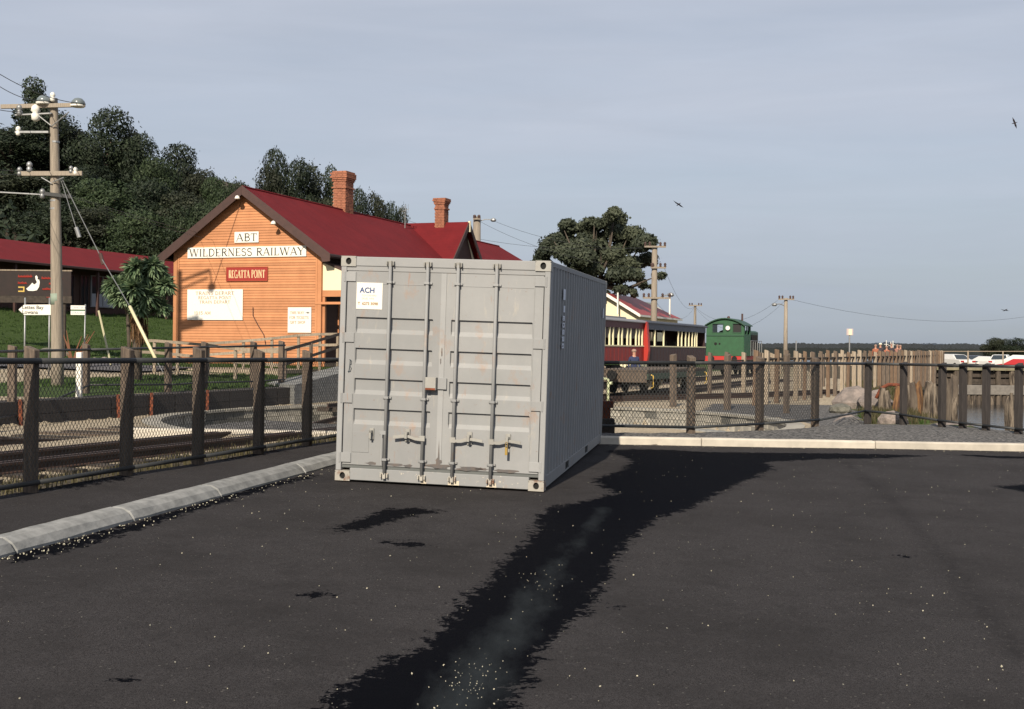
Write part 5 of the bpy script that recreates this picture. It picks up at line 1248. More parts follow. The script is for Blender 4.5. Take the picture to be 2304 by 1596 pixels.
hill = [
 (76, 190, 112, 75, 3, 'tallest narrow tree rising above the left power pole crossarm'),
 (95, 262, 108, 150, 4, 'spreading tree with sky showing between its stems behind the power pole'),
 (20, 300, 104, 140, 0, 'dark tree at the extreme left edge of the hillside'),
 (150, 300, 110, 90, 1, 'dark upright tree just right of the power pole on the hill'),
 (238, 264, 104, 118, 0, 'big round dark tree standing highest right of the power pole'),
 (203, 330, 100, 70, 3, 'small pointed tree tucked left of the big round hill tree'),
 (284, 305, 106, 60, 1, 'slim tree shouldering the big round hill tree on its right'),
 (318, 318, 104, 80, 0, 'rounded tree between the big round tree and the dome shaped tree'),
 (352, 375, 100, 80, 2, 'lighter green tree below the gap left of the dome shaped tree'),
 (405, 342, 108, 95, 0, 'dome shaped dark tree standing alone on the falling skyline'),
 (455, 400, 104, 85, 1, 'olive tree on the slope above the left end of the station gable'),
 (492, 418, 102, 80, 2, 'green bushy tree meeting the left barge board of the station'),
 (528, 420, 118, 60, 1, 'small tree top peeping left of the station peak'),
 (60, 400, 92, 150, 1, 'deep shaded tree filling the slope behind the lower crossarm'),
 (160, 395, 90, 120, 0, 'dark tree massed below the skyline right of the power pole'),
 (235, 420, 88, 130, 2, 'mid green tree with yellowish lobes halfway up the hill'),
 (320, 420, 90, 120, 0, 'dark tree halfway down the hill below the rounded trees'),
 (395, 445, 90, 110, 1, 'olive tree low on the hill left of the barge board'),
 (440, 475, 82, 100, 2, 'pale green tree close behind the left slope of the station roof'),
 (120, 465, 84, 120, 0, 'low dark tree above the red roof of the long building'),
 (210, 480, 84, 110, 1, 'low olive tree above the middle of the long red roof'),
 (300, 490, 82, 120, 2, 'low green tree above the long red roof near its right end'),
 (370, 505, 82, 90, 2, 'light green low tree where the long roof meets the station'),
 (620, 357, 108, 62, 0, 'dark tree top above the station ridge left of the chimney'),
 (600, 395, 106, 60, 1, 'smaller olive tree top above the station ridge at its left'),
 (662, 380, 108, 66, 0, 'rounded tree top above the ridge between the peak and the chimney'),
 (702, 392, 110, 66, 1, 'tree top directly left of the tall brick chimney'),
 (738, 392, 112, 40, 3, 'narrow pointed tree top touching the tall brick chimney'),
 (808, 444, 114, 46, 0, 'small dark tree top right of the tall brick chimney'),
 (838, 452, 116, 46, 1, 'small olive tree top further right of the tall brick chimney'),
 (872, 474, 118, 40, 0, 'lowest tree top showing over the ridge by the aerial'),
 (900, 484, 120, 34, 1, 'last little tree top over the ridge left of the aerial'),
]
for u, v, y, w_, k, lbl in hill: tree(u, v - 3, y, w_ * (1.42 if u < 560 else 1.6), k, lbl, GH)
# big tree at the right of the container
def big_tree():
    y = 92; c = P(1345, 700, y); g = H(c.x, y); r = thing('large_tree', 'large spreading dark evergreen behind the container with clear gaps under its crown', 'tree', (c.x, y, g)); k = y / F
    loc = lambda u, v, dy=0: ((u - 1345) * k, dy, P(1345, v, y).z - g)
    spec = [(1375, 505, 42), (1340, 520, 40), (1305, 540, 42), (1268, 520, 34), (1245, 545, 34), (1225, 575, 26), (1410, 535, 40), (1440, 555, 34), (1450, 590, 30), (1395, 580, 40), (1350, 570, 44), (1300, 585, 38), (1262, 580, 34), (1220, 590, 22), (1330, 615, 30), (1375, 620, 34), (1415, 625, 28), (1440, 640, 18), (1395, 655, 20), (1280, 615, 22), (1355, 655, 18), (1478, 620, 15), (1380, 488, 24), (1335, 500, 24), (1420, 515, 24), (1205, 598, 14), (1310, 630, 14), (1420, 660, 12), (1270, 500, 18), (1470, 640, 10)]
    puffs = []; r_ = random.Random(5)
    for u, v, s in spec:
        p = loc(u, v, r_.uniform(-2.2, 2.2)); q = s * k; 
        for j in range(3): puffs.append(((p[0] + r_.uniform(-.5, .5) * q, p[1] + r_.uniform(-.6, .6) * q, p[2] + r_.uniform(-.4, .4) * q), (q * .68, q * .7, q * .5)))
    V_, t = leaves(puffs, 42000, .25, 3, out=.55); obj('crown', leaf_mesh('crown', V_, t, M['leaf_big']), r)
    tr = MB(); b = (0, 0, -1); f = loc(1343, 640); tr.path([b, loc(1341, 700), f], [.45, .38, .32], 9)
    for u, v, s in spec[:24:1]:
        p = loc(u, v); m1 = loc((u + 1343) / 2 + (6 if u > 1343 else -6), (v + 655) / 2 + 8, r_.uniform(-.8, .8)); tr.path([f, m1, p], [.20, .11, .03], 5)
    tr.build('trunk', M['bark'], r, smooth=True)
big_tree()
# shrubs on the slope
def scrub(name, label, fn, n, size, m, seed, cat='shrubs'):
    g = random.Random(seed); puffs = []
    while len(puffs) < n:
        p = fn(g)
        if p: puffs.append(p)
    V_, t = leaves(puffs, n * 55, size, seed, out=.5); o = obj(name, leaf_mesh(name, V_, t, m)); o['kind'] = 'stuff'; o['label'] = label; o['category'] = cat
def slope_fn(s0, s1, t0, t1, r0, r1):
    def f(g):
        s, t = g.uniform(s0, s1), g.uniform(t0, t1); x, y = from_st(s, t)
        u = U0 + F * x / y
        if u < -80 or u > 960: return None
        r = g.uniform(r0, r1); return ((x, y, H(x, y) + r * .3), (r, r, r * .8))
    return f
scrub('hillside_scrub', 'dark tangled undergrowth filling the wooded hillside between the trees', slope_fn(-110, -52, 30, 125, .8, 2.2), 520, .42, M['leaf'], 21)
scrub('hillside_scrub', 'greyish dry scrub just above the long red roof at the left', slope_fn(-56, -51, 46, 66, .4, 1.0), 90, .3, M['leaf_grey'], 22)
scrub('hillside_scrub', 'green undergrowth on the lower slope behind the station and long roof', slope_fn(-54, -36, 76, 110, .6, 1.6), 260, .4, M['leaf_light'], 23)
# cabbage palm by the station
def palm():
    y = 38; c = P(302, 812, y); g = H(c.x, y); r = thing('cabbage_tree', 'bushy green cabbage palm with drooping sword leaves left of the station wall', 'cabbage palm', (c.x, y, g)); k = y / F
    L_ = lambda u, v, dy=0.: Vector(((u - 302) * k, dy, P(302, v, y).z - g))
    heads = [(262, 640, 36, -.2), (372, 640, 32, -.1), (258, 662, 26, 0), (345, 597, 36, -.2), (310, 603, 38, -.3), (268, 645, 38, -.2), (294, 626, 42, .1), (328, 616, 46, -.1), (354, 630, 42, .2), (312, 650, 44, -.5), (282, 668, 34, -.4), (364, 688, 28, 0), (338, 665, 40, -.3), (322, 688, 32, -.4), (350, 606, 34, .1), (300, 605, 32, .2)]
    VV, TT = [], []; gg = random.Random(9)
    for u, v, s, dy in heads:
        c0 = L_(u, v, dy); n = 230
        for i in range(n):
            a = gg.uniform(0, 2 * PI); e = math.asin(gg.uniform(-.75, 1)); Ln_ = s * k * gg.uniform(.72, 1.02); wd = .036 + .022 * gg.random(); tn = gg.random() ** 1.3
            d = Vector((math.cos(a) * math.cos(e), math.sin(a) * math.cos(e), math.sin(e))); sd = d.cross(Vector((0, 0, 1)))
            if sd.length < .1: sd = Vector((1, 0, 0))
            sd = sd.normalized().lerp(Vector((gg.uniform(-1, 1), gg.uniform(-1, 1), gg.uniform(-1, 1))), .4).normalized()
            prev = None
            for j in range(4):
                f = j / 3; p = c0 + d * Ln_ * f - Vector((0, 0, 1)) * (Ln_ * .28 * f * f); ww = wd * (1.1, 1.3, .9, .06)[j]
                cur = (p + sd * ww, p - sd * ww)
                if prev: VV += [prev[0], prev[1], cur[1], cur[0]]; TT.append(tn)
                prev = cur
    me = leaf_mesh('leaf_crown', np.array([tuple(v) for v in VV]), np.array(TT), M['blade']); obj('leaf_crown', me, r)
    VV, TT = [], []
    for i in range(420):
        f = gg.random(); u = 305 + 8 * f + gg.gauss(0, 7); v0 = 690 + 60 * f; p = L_(u, v0, gg.uniform(-.25, .25)); a = gg.uniform(0, 2 * PI); sd = Vector((math.cos(a), math.sin(a), 0)) * .022; ln_ = gg.uniform(.3, .6)
        q = p + Vector((gg.uniform(-.06, .06), gg.uniform(-.06, .06), -ln_)); VV += [p + sd, p - sd, q - sd * .3, q + sd * .3]; TT.append(gg.random())
    obj('dead_leaf_skirt', leaf_mesh('dead_leaf_skirt', np.array([tuple(v) for v in VV]), np.array(TT), M['skirt']), r)
    tr = MB(); base = Vector((0, 0, -.3)); f1 = L_(306, 715)
    tr.path([base + Vector((.1, 0, 0)), L_(308, 770), f1], [.17, .14, .12], 9)
    for u, v, s, dy in heads: tr.path([f1, (f1 + L_(u, v, dy)) / 2 + Vector((0, 0, -.08)), L_(u, v, dy)], [.09, .07, .05], 6)
    tr.path([L_(292, 806), L_(289, 750), L_(285, 700), L_(280, 660)], [.07, .06, .05, .04], 6)
    tr.build('trunk', M['bark'], r, smooth=True)
palm()
# branch pile and stones on the bank
q = P(165, 690, 48); br = thing('driftwood_branch', 'bare reddish branch lying on the lawn behind the power pole', 'branch', (q.x, q.y, H(q.x, 48)))
mb = MB()
for a in range(9):
    r_ = random.Random(a); e = Vector((r_.uniform(-.6, .9), 0, r_.uniform(.3, 1.3))); mb.path([(0, 0, 0), e * .5 + Vector((0, 0, r_.uniform(-.1, .1))), e], [.05, .035, .012], 5)
mb.build('branch', mat('red_bark', (.2, .09, .05), .9), br)
ICO = None
def rock_mesh(seed, sub=2):
    bm = bmesh.new(); bmesh.ops.create_icosphere(bm, subdivisions=sub, radius=1); r_ = random.Random(seed); ph = [r_.uniform(0, 6) for _ in range(6)]
    for v in bm.verts:
        c = v.co; f = 1 + .16 * math.sin(2.3 * c.x + ph[0]) * math.cos(2.1 * c.y + ph[1]) + .12 * math.sin(3.7 * c.z + ph[2]) + r_.uniform(-.05, .05); v.co = Vector((c.x * f, c.y * f, max(-.5, c.z * f * .75)))
    me = bpy.data.meshes.new('rock'); bm.to_mesh(me); bm.free(); return me
RK = mat('pink_granite', (.30, .25, .225), .9, (.16, .14, .13), 3, .9, .02, 12); RK2 = mat('lichen_rock', (.22, .21, .18), .95, (.1, .1, .08), 3, .9, .02, 12)
rms = [rock_mesh(i) for i in range(5)]
for i, m in enumerate(rms): m.materials.append((RK, RK, RK2, RK, RK2)[i])
def rock(u, v, y, rad, k, label, group='boulders on the inlet bank', sc=(1, 1, 1)):
    p = P(u, v, y); o = obj('boulder', rms[k]); z = min(p.z, H(p.x, y) + rad * .4) if group != 'stones on the lawn' else H(p.x, y)
    o.location = (p.x, y, z); o.scale = (rad * sc[0], rad * sc[1], rad * sc[2]); o.rotation_euler.z = random.uniform(0, 6); tag(o, label, 'boulder' if rad > .3 else 'stone', group)
    if rad <= .3: o.name = 'stone'
rock(1930, 905, 37, .62, 0, 'large pinkish boulder behind the second post of the open rail fence', sc=(1.2, 1, 1))
rock(1968, 917, 35, .55, 1, 'pale boulder right beside the large pinkish boulder', sc=(1.3, 1, .8))
rock(1977, 884, 43, .38, 3, 'small grey pink boulder on the grass above the two large ones')
rock(1890, 925, 34, .3, 2, 'grey boulder at the left foot of the inlet bank')
rock(1905, 955, 29.5, .35, 0, 'pale boulder just behind the base of the open rail fence')
rock(2010, 956, 28, .36, 1, 'low pink boulder behind the fence left of the rotten piles')
rock(2140, 962, 27, .33, 3, 'pink boulder at the water edge behind the bottom rail', sc=(1.4, 1, .6))
rock(2205, 950, 34, .55, 4, 'grey boulder below the pale jetty beam')
rock(2290, 950, 30, .6, 1, 'pink boulder at the far right behind the last fence post')
rock(2262, 925, 36, .5, 2, 'dark lichened boulder right of the water behind the fence')
rock(2105, 872, 44, .42, 3, 'pinkish boulder on top of the bank right of the rotten piles', sc=(1.2, 1, .7))
rock(2085, 850, 52, .35, 0, 'small boulder high on the grassy bank below the post fence')
for i, (u, v, lb_) in enumerate(((213, 716, 'pale flat stone on the grass right of the power pole'), (236, 719, 'pale stone on the grass just left of the stay guard'), (104, 745, 'leftmost of three pale stones low on the grass bank'), (124, 745, 'middle of three pale stones low on the grass bank'), (150, 747, 'right one of three pale stones low on the grass bank'), (262, 728, 'small stone on the grass beside the palm trunk'))): rock(u, v, 51, .14 + .05 * (i % 3), i % 5, lb_, 'stones on the lawn')
# ------------------------------------------------------------------ post fences on the shore
def post_fence(label, A, B, spacing, h, group, pw=.13, rails=(0.78,), jit=.05, mats=('timber_pale', 'timber', 'timber_pale'), base=None, curve=0, deep=.9):
    r = thing('timber_post_fence', label, 'fence', (A.x, A.y, 0), group=group); n = int((B - A).length / spacing); d = (B - A).normalized(); nn = V2(-d.y, d.x)
    pts = []
    for i in range(n + 1):
        f = i / n; p = A.lerp(B, f) + nn * curve * 4 * f * (1 - f); pts.append(p)
    bf = base or (lambda p: H(p.x, p.y))
    for i, p in enumerate(pts):
        w2 = pw * random.uniform(.4, .6); hh = h + random.uniform(-jit, jit); z = bf(p)
        mb = MB().add([(-w2, -w2, -deep), (w2, -w2, -deep), (w2, w2, -deep), (-w2, w2, -deep), (-w2, -w2, hh), (w2, -w2, hh - .02), (w2 * .9, w2, hh + .03), (-w2 * .9, w2, hh + .02)], [(0, 3, 2, 1), (4, 5, 6, 7), (0, 1, 5, 4), (1, 2, 6, 5), (2, 3, 7, 6), (3, 0, 4, 7)])
        o = mb.build('post', M[random.choice(mats)], r); o.location = (p.x - A.x, p.y - A.y, z); o.rotation_euler = (random.uniform(-.015, .015), random.uniform(-.015, .015), math.atan2(d.y, d.x) + random.uniform(-.05, .05))
    for f in rails:
        for k in range(0, n, 3):
            a, b = pts[k], pts[min(k + 3, n)]
            za, zb = bf(a) + h * f, bf(b) + h * f
            MB().tube((a.x - A.x, a.y - A.y, za), (b.x - A.x, b.y - A.y, zb), .035, n=6).build('rail', M['timber_dark'], r)
    return r
PG = 'timber post fences along the shore'
M['timber_rusty'] = mat('rust_stained_timber', (.20, .14, .095), .9, (.12, .075, .05), 6, .9, .004, 40, stretch=(5, 5, .6))
zt = lambda v: (lambda p: CZ + (-(v - V0) / F) * p.y + p.x * sr)
def place_u(u, y): return V2(ray(u, 850).x * y, y)
fA, fB = place_u(1700, 38), place_u(2122, 88)
fm = place_u(1925, 52)
post_fence('long row of close set weathered timber posts running away along the shore', fA, fB, 1.05, 1.35, PG, pw=.14, rails=(.82,), mats=('timber_pale', 'timber_rusty', 'timber', 'timber_rusty', 'timber'), base=lambda p: CZ + (-(790.5 - V0) / F) * p.y + p.x * sr - 1.35, curve=-1.2, deep=.6)
A2 = place_u(1515, 36.5)
for (pa, pb, sp, lbl) in ((A2, place_u(1770, 33.5), 1.45, 'pale square posts round the far rim of the turntable pit'), (place_u(1597, 46), place_u(1900, 62), 1.7, 'second row of pale posts beyond the turntable pit before the locomotive'), (place_u(1715, 80), place_u(1990, 110), 1.9, 'distant thin post and rail fence below the far forest')):
    post_fence(lbl, pa, pb, sp, 1.35, PG, pw=.15, rails=(.8,), mats=('timber_pale', 'timber_pale', 'timber'), base=lambda p: CZ + (-(796 - V0) / F) * p.y + p.x * sr - 1.35)
cf = post_fence('pale top rail fence on slim posts in front of the parked cars', place_u(2100, 98), place_u(2420, 94), 2.3, 1.25, PG, pw=.1, rails=(.97,), mats=('timber_pale',), base=lambda p: CZ + (-(790 - V0) / F) * p.y + p.x * sr - 1.25)
for c in KIDS(cf):
    if c.name.startswith('rail'): c.data.materials[0] = M['timber_pale']
# rotten piles of the old wharf
pileM = [mat('rotten_pile_grey', (.22, .18, .14), .95, (.035, .026, .02), 3, 1., .03, 9, stretch=(3, 3, .5), ramp=(.4, .6)), mat('rotten_pile_rust', (.26, .14, .06), .95, (.08, .04, .025), 4, 1., .03, 9, stretch=(3, 3, .5), ramp=(.4, .6)), mat('rotten_pile_dark', (.07, .055, .045), .95, (.16, .13, .1), 3, .8, .03, 9, stretch=(3, 3, .5))]
def pile(u, y, vt, vb, rad, k, label):
    b = P(u, vb, y); t_ = P(u, vt, y); r_ = random.Random(int(u)); o0 = Vector((b.x, y, b.z)); mb = MB(); hgt = t_.z - b.z + 1.3; n = 9; vs = []
    lv = 7
    for j in range(lv):
        f = j / (lv - 1)
        for i in range(n):
            a = 2 * PI * i / n; rr = rad * (1 - .25 * f) * (1 + .22 * math.sin(3 * a + u) + r_.uniform(-.12, .12)) * (1 if f < .9 else .8)
            vs.append((rr * math.cos(a) + .03 * math.sin(5 * f + u), rr * math.sin(a), -1.3 + (hgt) * f + (r_.uniform(-.16, .1) if j == lv - 1 else 0)))
    fs = [(j * n + i, j * n + (i + 1) % n, (j + 1) * n + (i + 1) % n, (j + 1) * n + i) for j in range(lv - 1) for i in range(n)] + [tuple((lv - 1) * n + i for i in range(n))]
    o = mb.add(vs, fs).build('rotten_pile', pileM[k]); o.location = o0; o.rotation_euler = (r_.uniform(-.05, .05), r_.uniform(-.07, .07), 0); tag(o, label, 'old pile', 'rotten wharf piles at the inlet')
PL = [(1984, 34, 875, 945, .16, 0, 'leftmost rotten pile with a reddish broken top beside the pale boulder'), (1999, 33, 884, 945, .13, 0, 'short split grey pile next to the leftmost rotten pile'), (2014, 34, 872, 945, .15, 1, 'orange stained pile left of the fence post'), (2033, 34, 862, 942, .19, 0, 'thick grey pile with a jagged top behind the fence'),
 (2052, 34, 866, 945, .16, 2, 'dark hollow pile in the middle of the rotten row'), (2068, 35, 862, 945, .2, 1, 'broad rust streaked pile right of the dark hollow one'), (2088, 35, 860, 948, .18, 0, 'tall bleached pile at the right end of the rotten row'), (2104, 36, 868, 945, .14, 0, 'thin bleached pile leaning beside the black fence post'),
 (2126, 37, 850, 945, .22, 2, 'black massive pile at the corner of the inlet'), (2140, 39, 845, 930, .16, 2, 'second black pile behind the massive corner pile'), (2148, 38, 900, 945, .12, 0, 'short leaning grey pile stub at the water edge'), (2275, 37, 890, 930, .18, 0, 'pale upright pile stub at the far right of the water')]
for a in PL: pile(*a)
M['timber_grey'] = mat('grey_beam', (.24, .22, .2), .9, (.14, .13, .12), 5, .8)
sb = P(1992, 868, 34); o = thing('rusty_pipe', 'bent rusty pipe arching over the leftmost rotten piles', 'pipe', sb); MB().path([(-.25, 0, -.35), (-.12, 0, -.08), (.08, 0, .03), (.35, 0, .02), (.5, 0, 0)], .05, 7).build('pipe', M['rust'], o, smooth=True)
# jetty beam with short piles
jb = P(2140, 877, 70); J = thing('old_jetty', 'pale weathered jetty beam on a row of short dark piles across the inlet', 'jetty', (jb.x, 70, jb.z))
MB().box(0, 5.2, -.15, .15, -.27, .27).build('beam', M['timber_grey'], J, bevel=.02); MB().box(0, 5.2, .5, .8, -.3, .2).build('beam', M['timber_grey'], J, bevel=.02)
for i in range(15): MB().tube((.15 + i * .36 + random.uniform(-.06, .06), .05, -2.), (.15 + i * .36, .05, -.26), .13, .12, n=8).build('pile', pileM[2 if i % 3 else 0], J)
wf = place_u(2120, 75.5); z_ = CZ + (-(832 - V0) / F) * 75.5 + wf.x * sr
Wf = thing('old_wharf', 'dark timber wharf wall with a mottled grassy edge behind the inlet', 'wharf', (wf.x, 75.5, z_))
for i in range(22):
    MB().tube((i * .85 + random.uniform(-.1, .1), 0, -2.4), (i * .85, 0, -.02), .16, n=8).build('pile', pileM[2] if i % 5 else pileM[0], Wf)
for h in (-.28, -.72): MB().box(-.3, 18.5, .12, .3, h - .17, h + .17).build('waling', M['timber_dark'], Wf)
for i in range(26): MB().box(-.3 + i * .72, -.3 + i * .72 + .68, .31, .38, -2.2, -.03).build('plank', M['timber_dark'], Wf)
MB().box(-.4, 18.6, -.2, 3, -.02, .12).build('deck_edge', mat('mossy_deck', (.16, .15, .09), .95, (.25, .22, .15), 2, .9), Wf)
# ------------------------------------------------------------------ grass tufts
def tufts(name, label, fn, n, hgt, m, seed, blades=14):
    g = random.Random(seed); VV, TT = [], []; c = 0
    while c < n:
        p = fn(g)
        if p is None: continue
        c += 1; x, y = p; z = H(x, y)
        for i in range(blades):
            a = g.uniform(0, 2 * PI); l = hgt * g.uniform(.5, 1.2); s = g.uniform(.05, .22) * l * 2; bx, by = x + g.gauss(0, .09), y + g.gauss(0, .09); w = .008 + .006 * g.random()
            if y > 26: w *= 1.8
            dx, dy = math.cos(a), math.sin(a); q = (bx + dx * s, by + dy * s, z + l)
            VV += [(bx - dy * w, by + dx * w, z - .02), (bx + dy * w, by - dx * w, z - .02), (q[0] + dy * w * .2, q[1] - dx * w * .2, q[2]), (q[0] - dy * w * .2, q[1] + dx * w * .2, q[2])]; TT.append(g.random())
    o = obj(name, leaf_mesh(name, np.array(VV), np.array(TT), m)); o['kind'] = 'stuff'; o['label'] = label; o['category'] = 'grass'
def f_strip(g):
    p = L0 + ld * g.uniform(-3, 7) + ln * g.uniform(.25, .9); return p.x, p.y
tufts('grass_tufts', 'weeds growing between the left pipe fence and the near rails', f_strip, 110, .10, M['dry_grass'], 31)
def f_bank(g):
    y = g.uniform(28, 66); x = g.uniform(lerp(y, [27, 66], [7.5, 17]), lerp(y, BY, BX) + 1.0); return (x, y) if x < lerp(y, BY, BX) + 1 else None
tufts('grass_tufts', 'rough green and brown grass on the bank below the shore fence', f_bank, 600, .16, M['grass_blade'], 32); tufts('grass_tufts', 'dry straw coloured grass mixed over the inlet bank', f_bank, 1700, .20, M['dry_grass'], 33)
def f_lawn(g):
    s, t = g.uniform(-44, -18.6), g.uniform(26, 60); x, y = from_st(s, t)
    if y < 28 or U0 + F * x / y > 700 or (-31.5 < s < -25.5 and t < 41): return None
    return x, y
tufts('grass_tufts', 'short green lawn grass on the bank left of the station', f_lawn, 6500, .07, M['grass_blade'], 34, 9)
# road in front of the grass bank
def road():
    pts = [V2(-60, 35), V2(-40, 38.5), V2(-28, 41), V2(-20, 43), V2(-16.2, 45.5), V2(-15.0, 49), V2(-14.5, 52)]; pts = pts[:6]
    vs, fs = [], []; W_ = 2.4; P_ = []
    for i in range(len(pts) - 1):
        for k in range(12): P_.append(pts[i].lerp(pts[i + 1], k / 12))
    for i, p in enumerate(P_):
        d = (P_[min(i + 1, len(P_) - 1)] - P_[max(0, i - 1)]).normalized(); nn = V2(-d.y, d.x)
        for k in range(9):
            q = p + nn * W_ * (k / 4 - 1); vs.append((q.x, q.y, H(q.x, q.y) + .07))
    for i in range(len(P_) - 1):
        for k in range(8): fs.append((i * 9 + k, i * 9 + k + 1, (i + 1) * 9 + k + 1, (i + 1) * 9 + k))
    me = bpy.data.meshes.new('road'); me.from_pydata(vs, [], fs); me.materials.append(mat('road_asphalt', (.14, .135, .145), .9, (.10, .10, .105), 3, .7)); tag(obj('road', me), kind='structure')
road()

tree(2236, 764, 138, 60, 1, 'dark dome shaped tree on the far land above the parked cars', 'dark trees on the far land at the right')
tree(2290, 765, 136, 75, 0, 'broad dark tree at the right edge of the far land', 'dark trees on the far land at the right')
tree(2262, 770, 142, 50, 1, 'lower dark tree between the two domed trees on the far land', 'dark trees on the far land at the right')
# ------------------------------------------------------------------ second station building beyond the container
q = P(1400, 783, 95); B2 = thing('gabled_station_wing', 'cream gabled building with red hipped roof behind the red carriage', 'building', M=Matrix(((.93, .36, 0, P(1366, 700, 90).x), (-.36, .93, 0, 90), (0, 0, 1, -.1), (0, 0, 0, 1))))
B2M = B2.matrix_world; B2i = B2M.inverted()
def Bw(u, v):
    o = B2i @ Vector((0, 0, CZ)); d = B2i.to_3x3() @ ray(u, v); k = -o.y / d.y; q = o + d * k; return q.x, q.z
ax_, az_ = Bw(1366, 660); ex, ez = Bw(1441, 708)
hw = ex - ax_
MB().prism([(ax_ - hw + .3, 0), (ex - .3, 0), (ex - .3, ez - .1), (ax_, az_ - .25), (ax_ - hw + .3, ez - .1)], 0, 12).build('wall', M['cream'], B2)
rf = MB(); 
rf.add([(ax_, -.4, az_), (ex, -.4, ez), (ex, 12, ez), (ax_, 7.2, az_), (ax_, -.4, az_ - .06), (ex, -.4, ez - .06), (ex, 12, ez - .06), (ax_, 7.2, az_ - .06)], [(0, 1, 2, 3), (4, 7, 6, 5), (0, 4, 5, 1)])
rf.add([(ax_, -.4, az_ - .002), (ax_ - hw, -.4, ez), (ax_ - hw, 12, ez), (ax_, 7.2, az_ - .002)], [(0, 1, 2, 3)]); rf.add([(ax_, 7.2, az_), (ex, 12, ez), (ax_ - hw, 12, ez)], [(0, 1, 2)])
rf.build('roof', mat('bright_red_roof', (.36, .05, .045), .5, (.3, .04, .035), 2, .6), B2)
for s_ in (-1, 1): MB().prism([(ax_, az_ + .04), (ax_ + s_ * (hw + .1), ez + .02), (ax_ + s_ * (hw + .1), ez - .2), (ax_, az_ - .2)], -.5, -.42).build('barge_board', M['white'], B2)
MB().box(ex - .1, ex + .12, -.4, 12, ez - .16, ez - .02).build('gutter', M['white'], B2)
for u, vt in ((1366, 648), (1398, 660), (1455, 663)):
    x, z = Bw(u, vt); y_ = 0 if u < 1380 else (-.45 if u < 1420 else 7); x = ax_ if u < 1380 else x; MB().box(x - .05, x + .05, y_ - .05 - .4, y_ + .05 - .4, ez if u > 1380 else az_ - .5, z).build('finial', M['white'], B2)
# ------------------------------------------------------------------ train
TM = lambda x, y, z: Matrix(((tn.x, tdir.x, 0, x), (tn.y, tdir.y, 0, y), (0, 0, 1, z), (0, 0, 0, 1)))
def on_track(u):
    a = (u - U0) / F; k = (a * tl0.y - tl0.x) / (tdir.x - a * tdir.y); return tl0 + tdir * k
red = mat('carriage_red', (.24, .018, .016), .5, (.17, .014, .012), 4, .6); dred = mat('carriage_maroon', (.10, .014, .018), .5); dmar = mat('carriage_dark_maroon', (.035, .012, .014), .5); navy = mat('carriage_navy', (.022, .028, .06), .4); croof = mat('carriage_roof', (.22, .21, .21), .35, (.15, .15, .155), 3, .6, spec=.6); droof = mat('carriage_dark_roof', (.035, .038, .05), .5)
blind = mat('canvas_blind', (.09, .075, .08), .8); creamp = mat('cream_posts', (.82, .76, .50), .5)
wheel_me = None
def wheelset(mb, y, r_=.36):
    for x in (-.56, .56): mb.tube((x - .06, y, r_ + .12), (x + .06, y, r_ + .12), r_, n=14)
    mb.tube((-.7, y, r_ + .12), (.7, y, r_ + .12), .06, n=8)
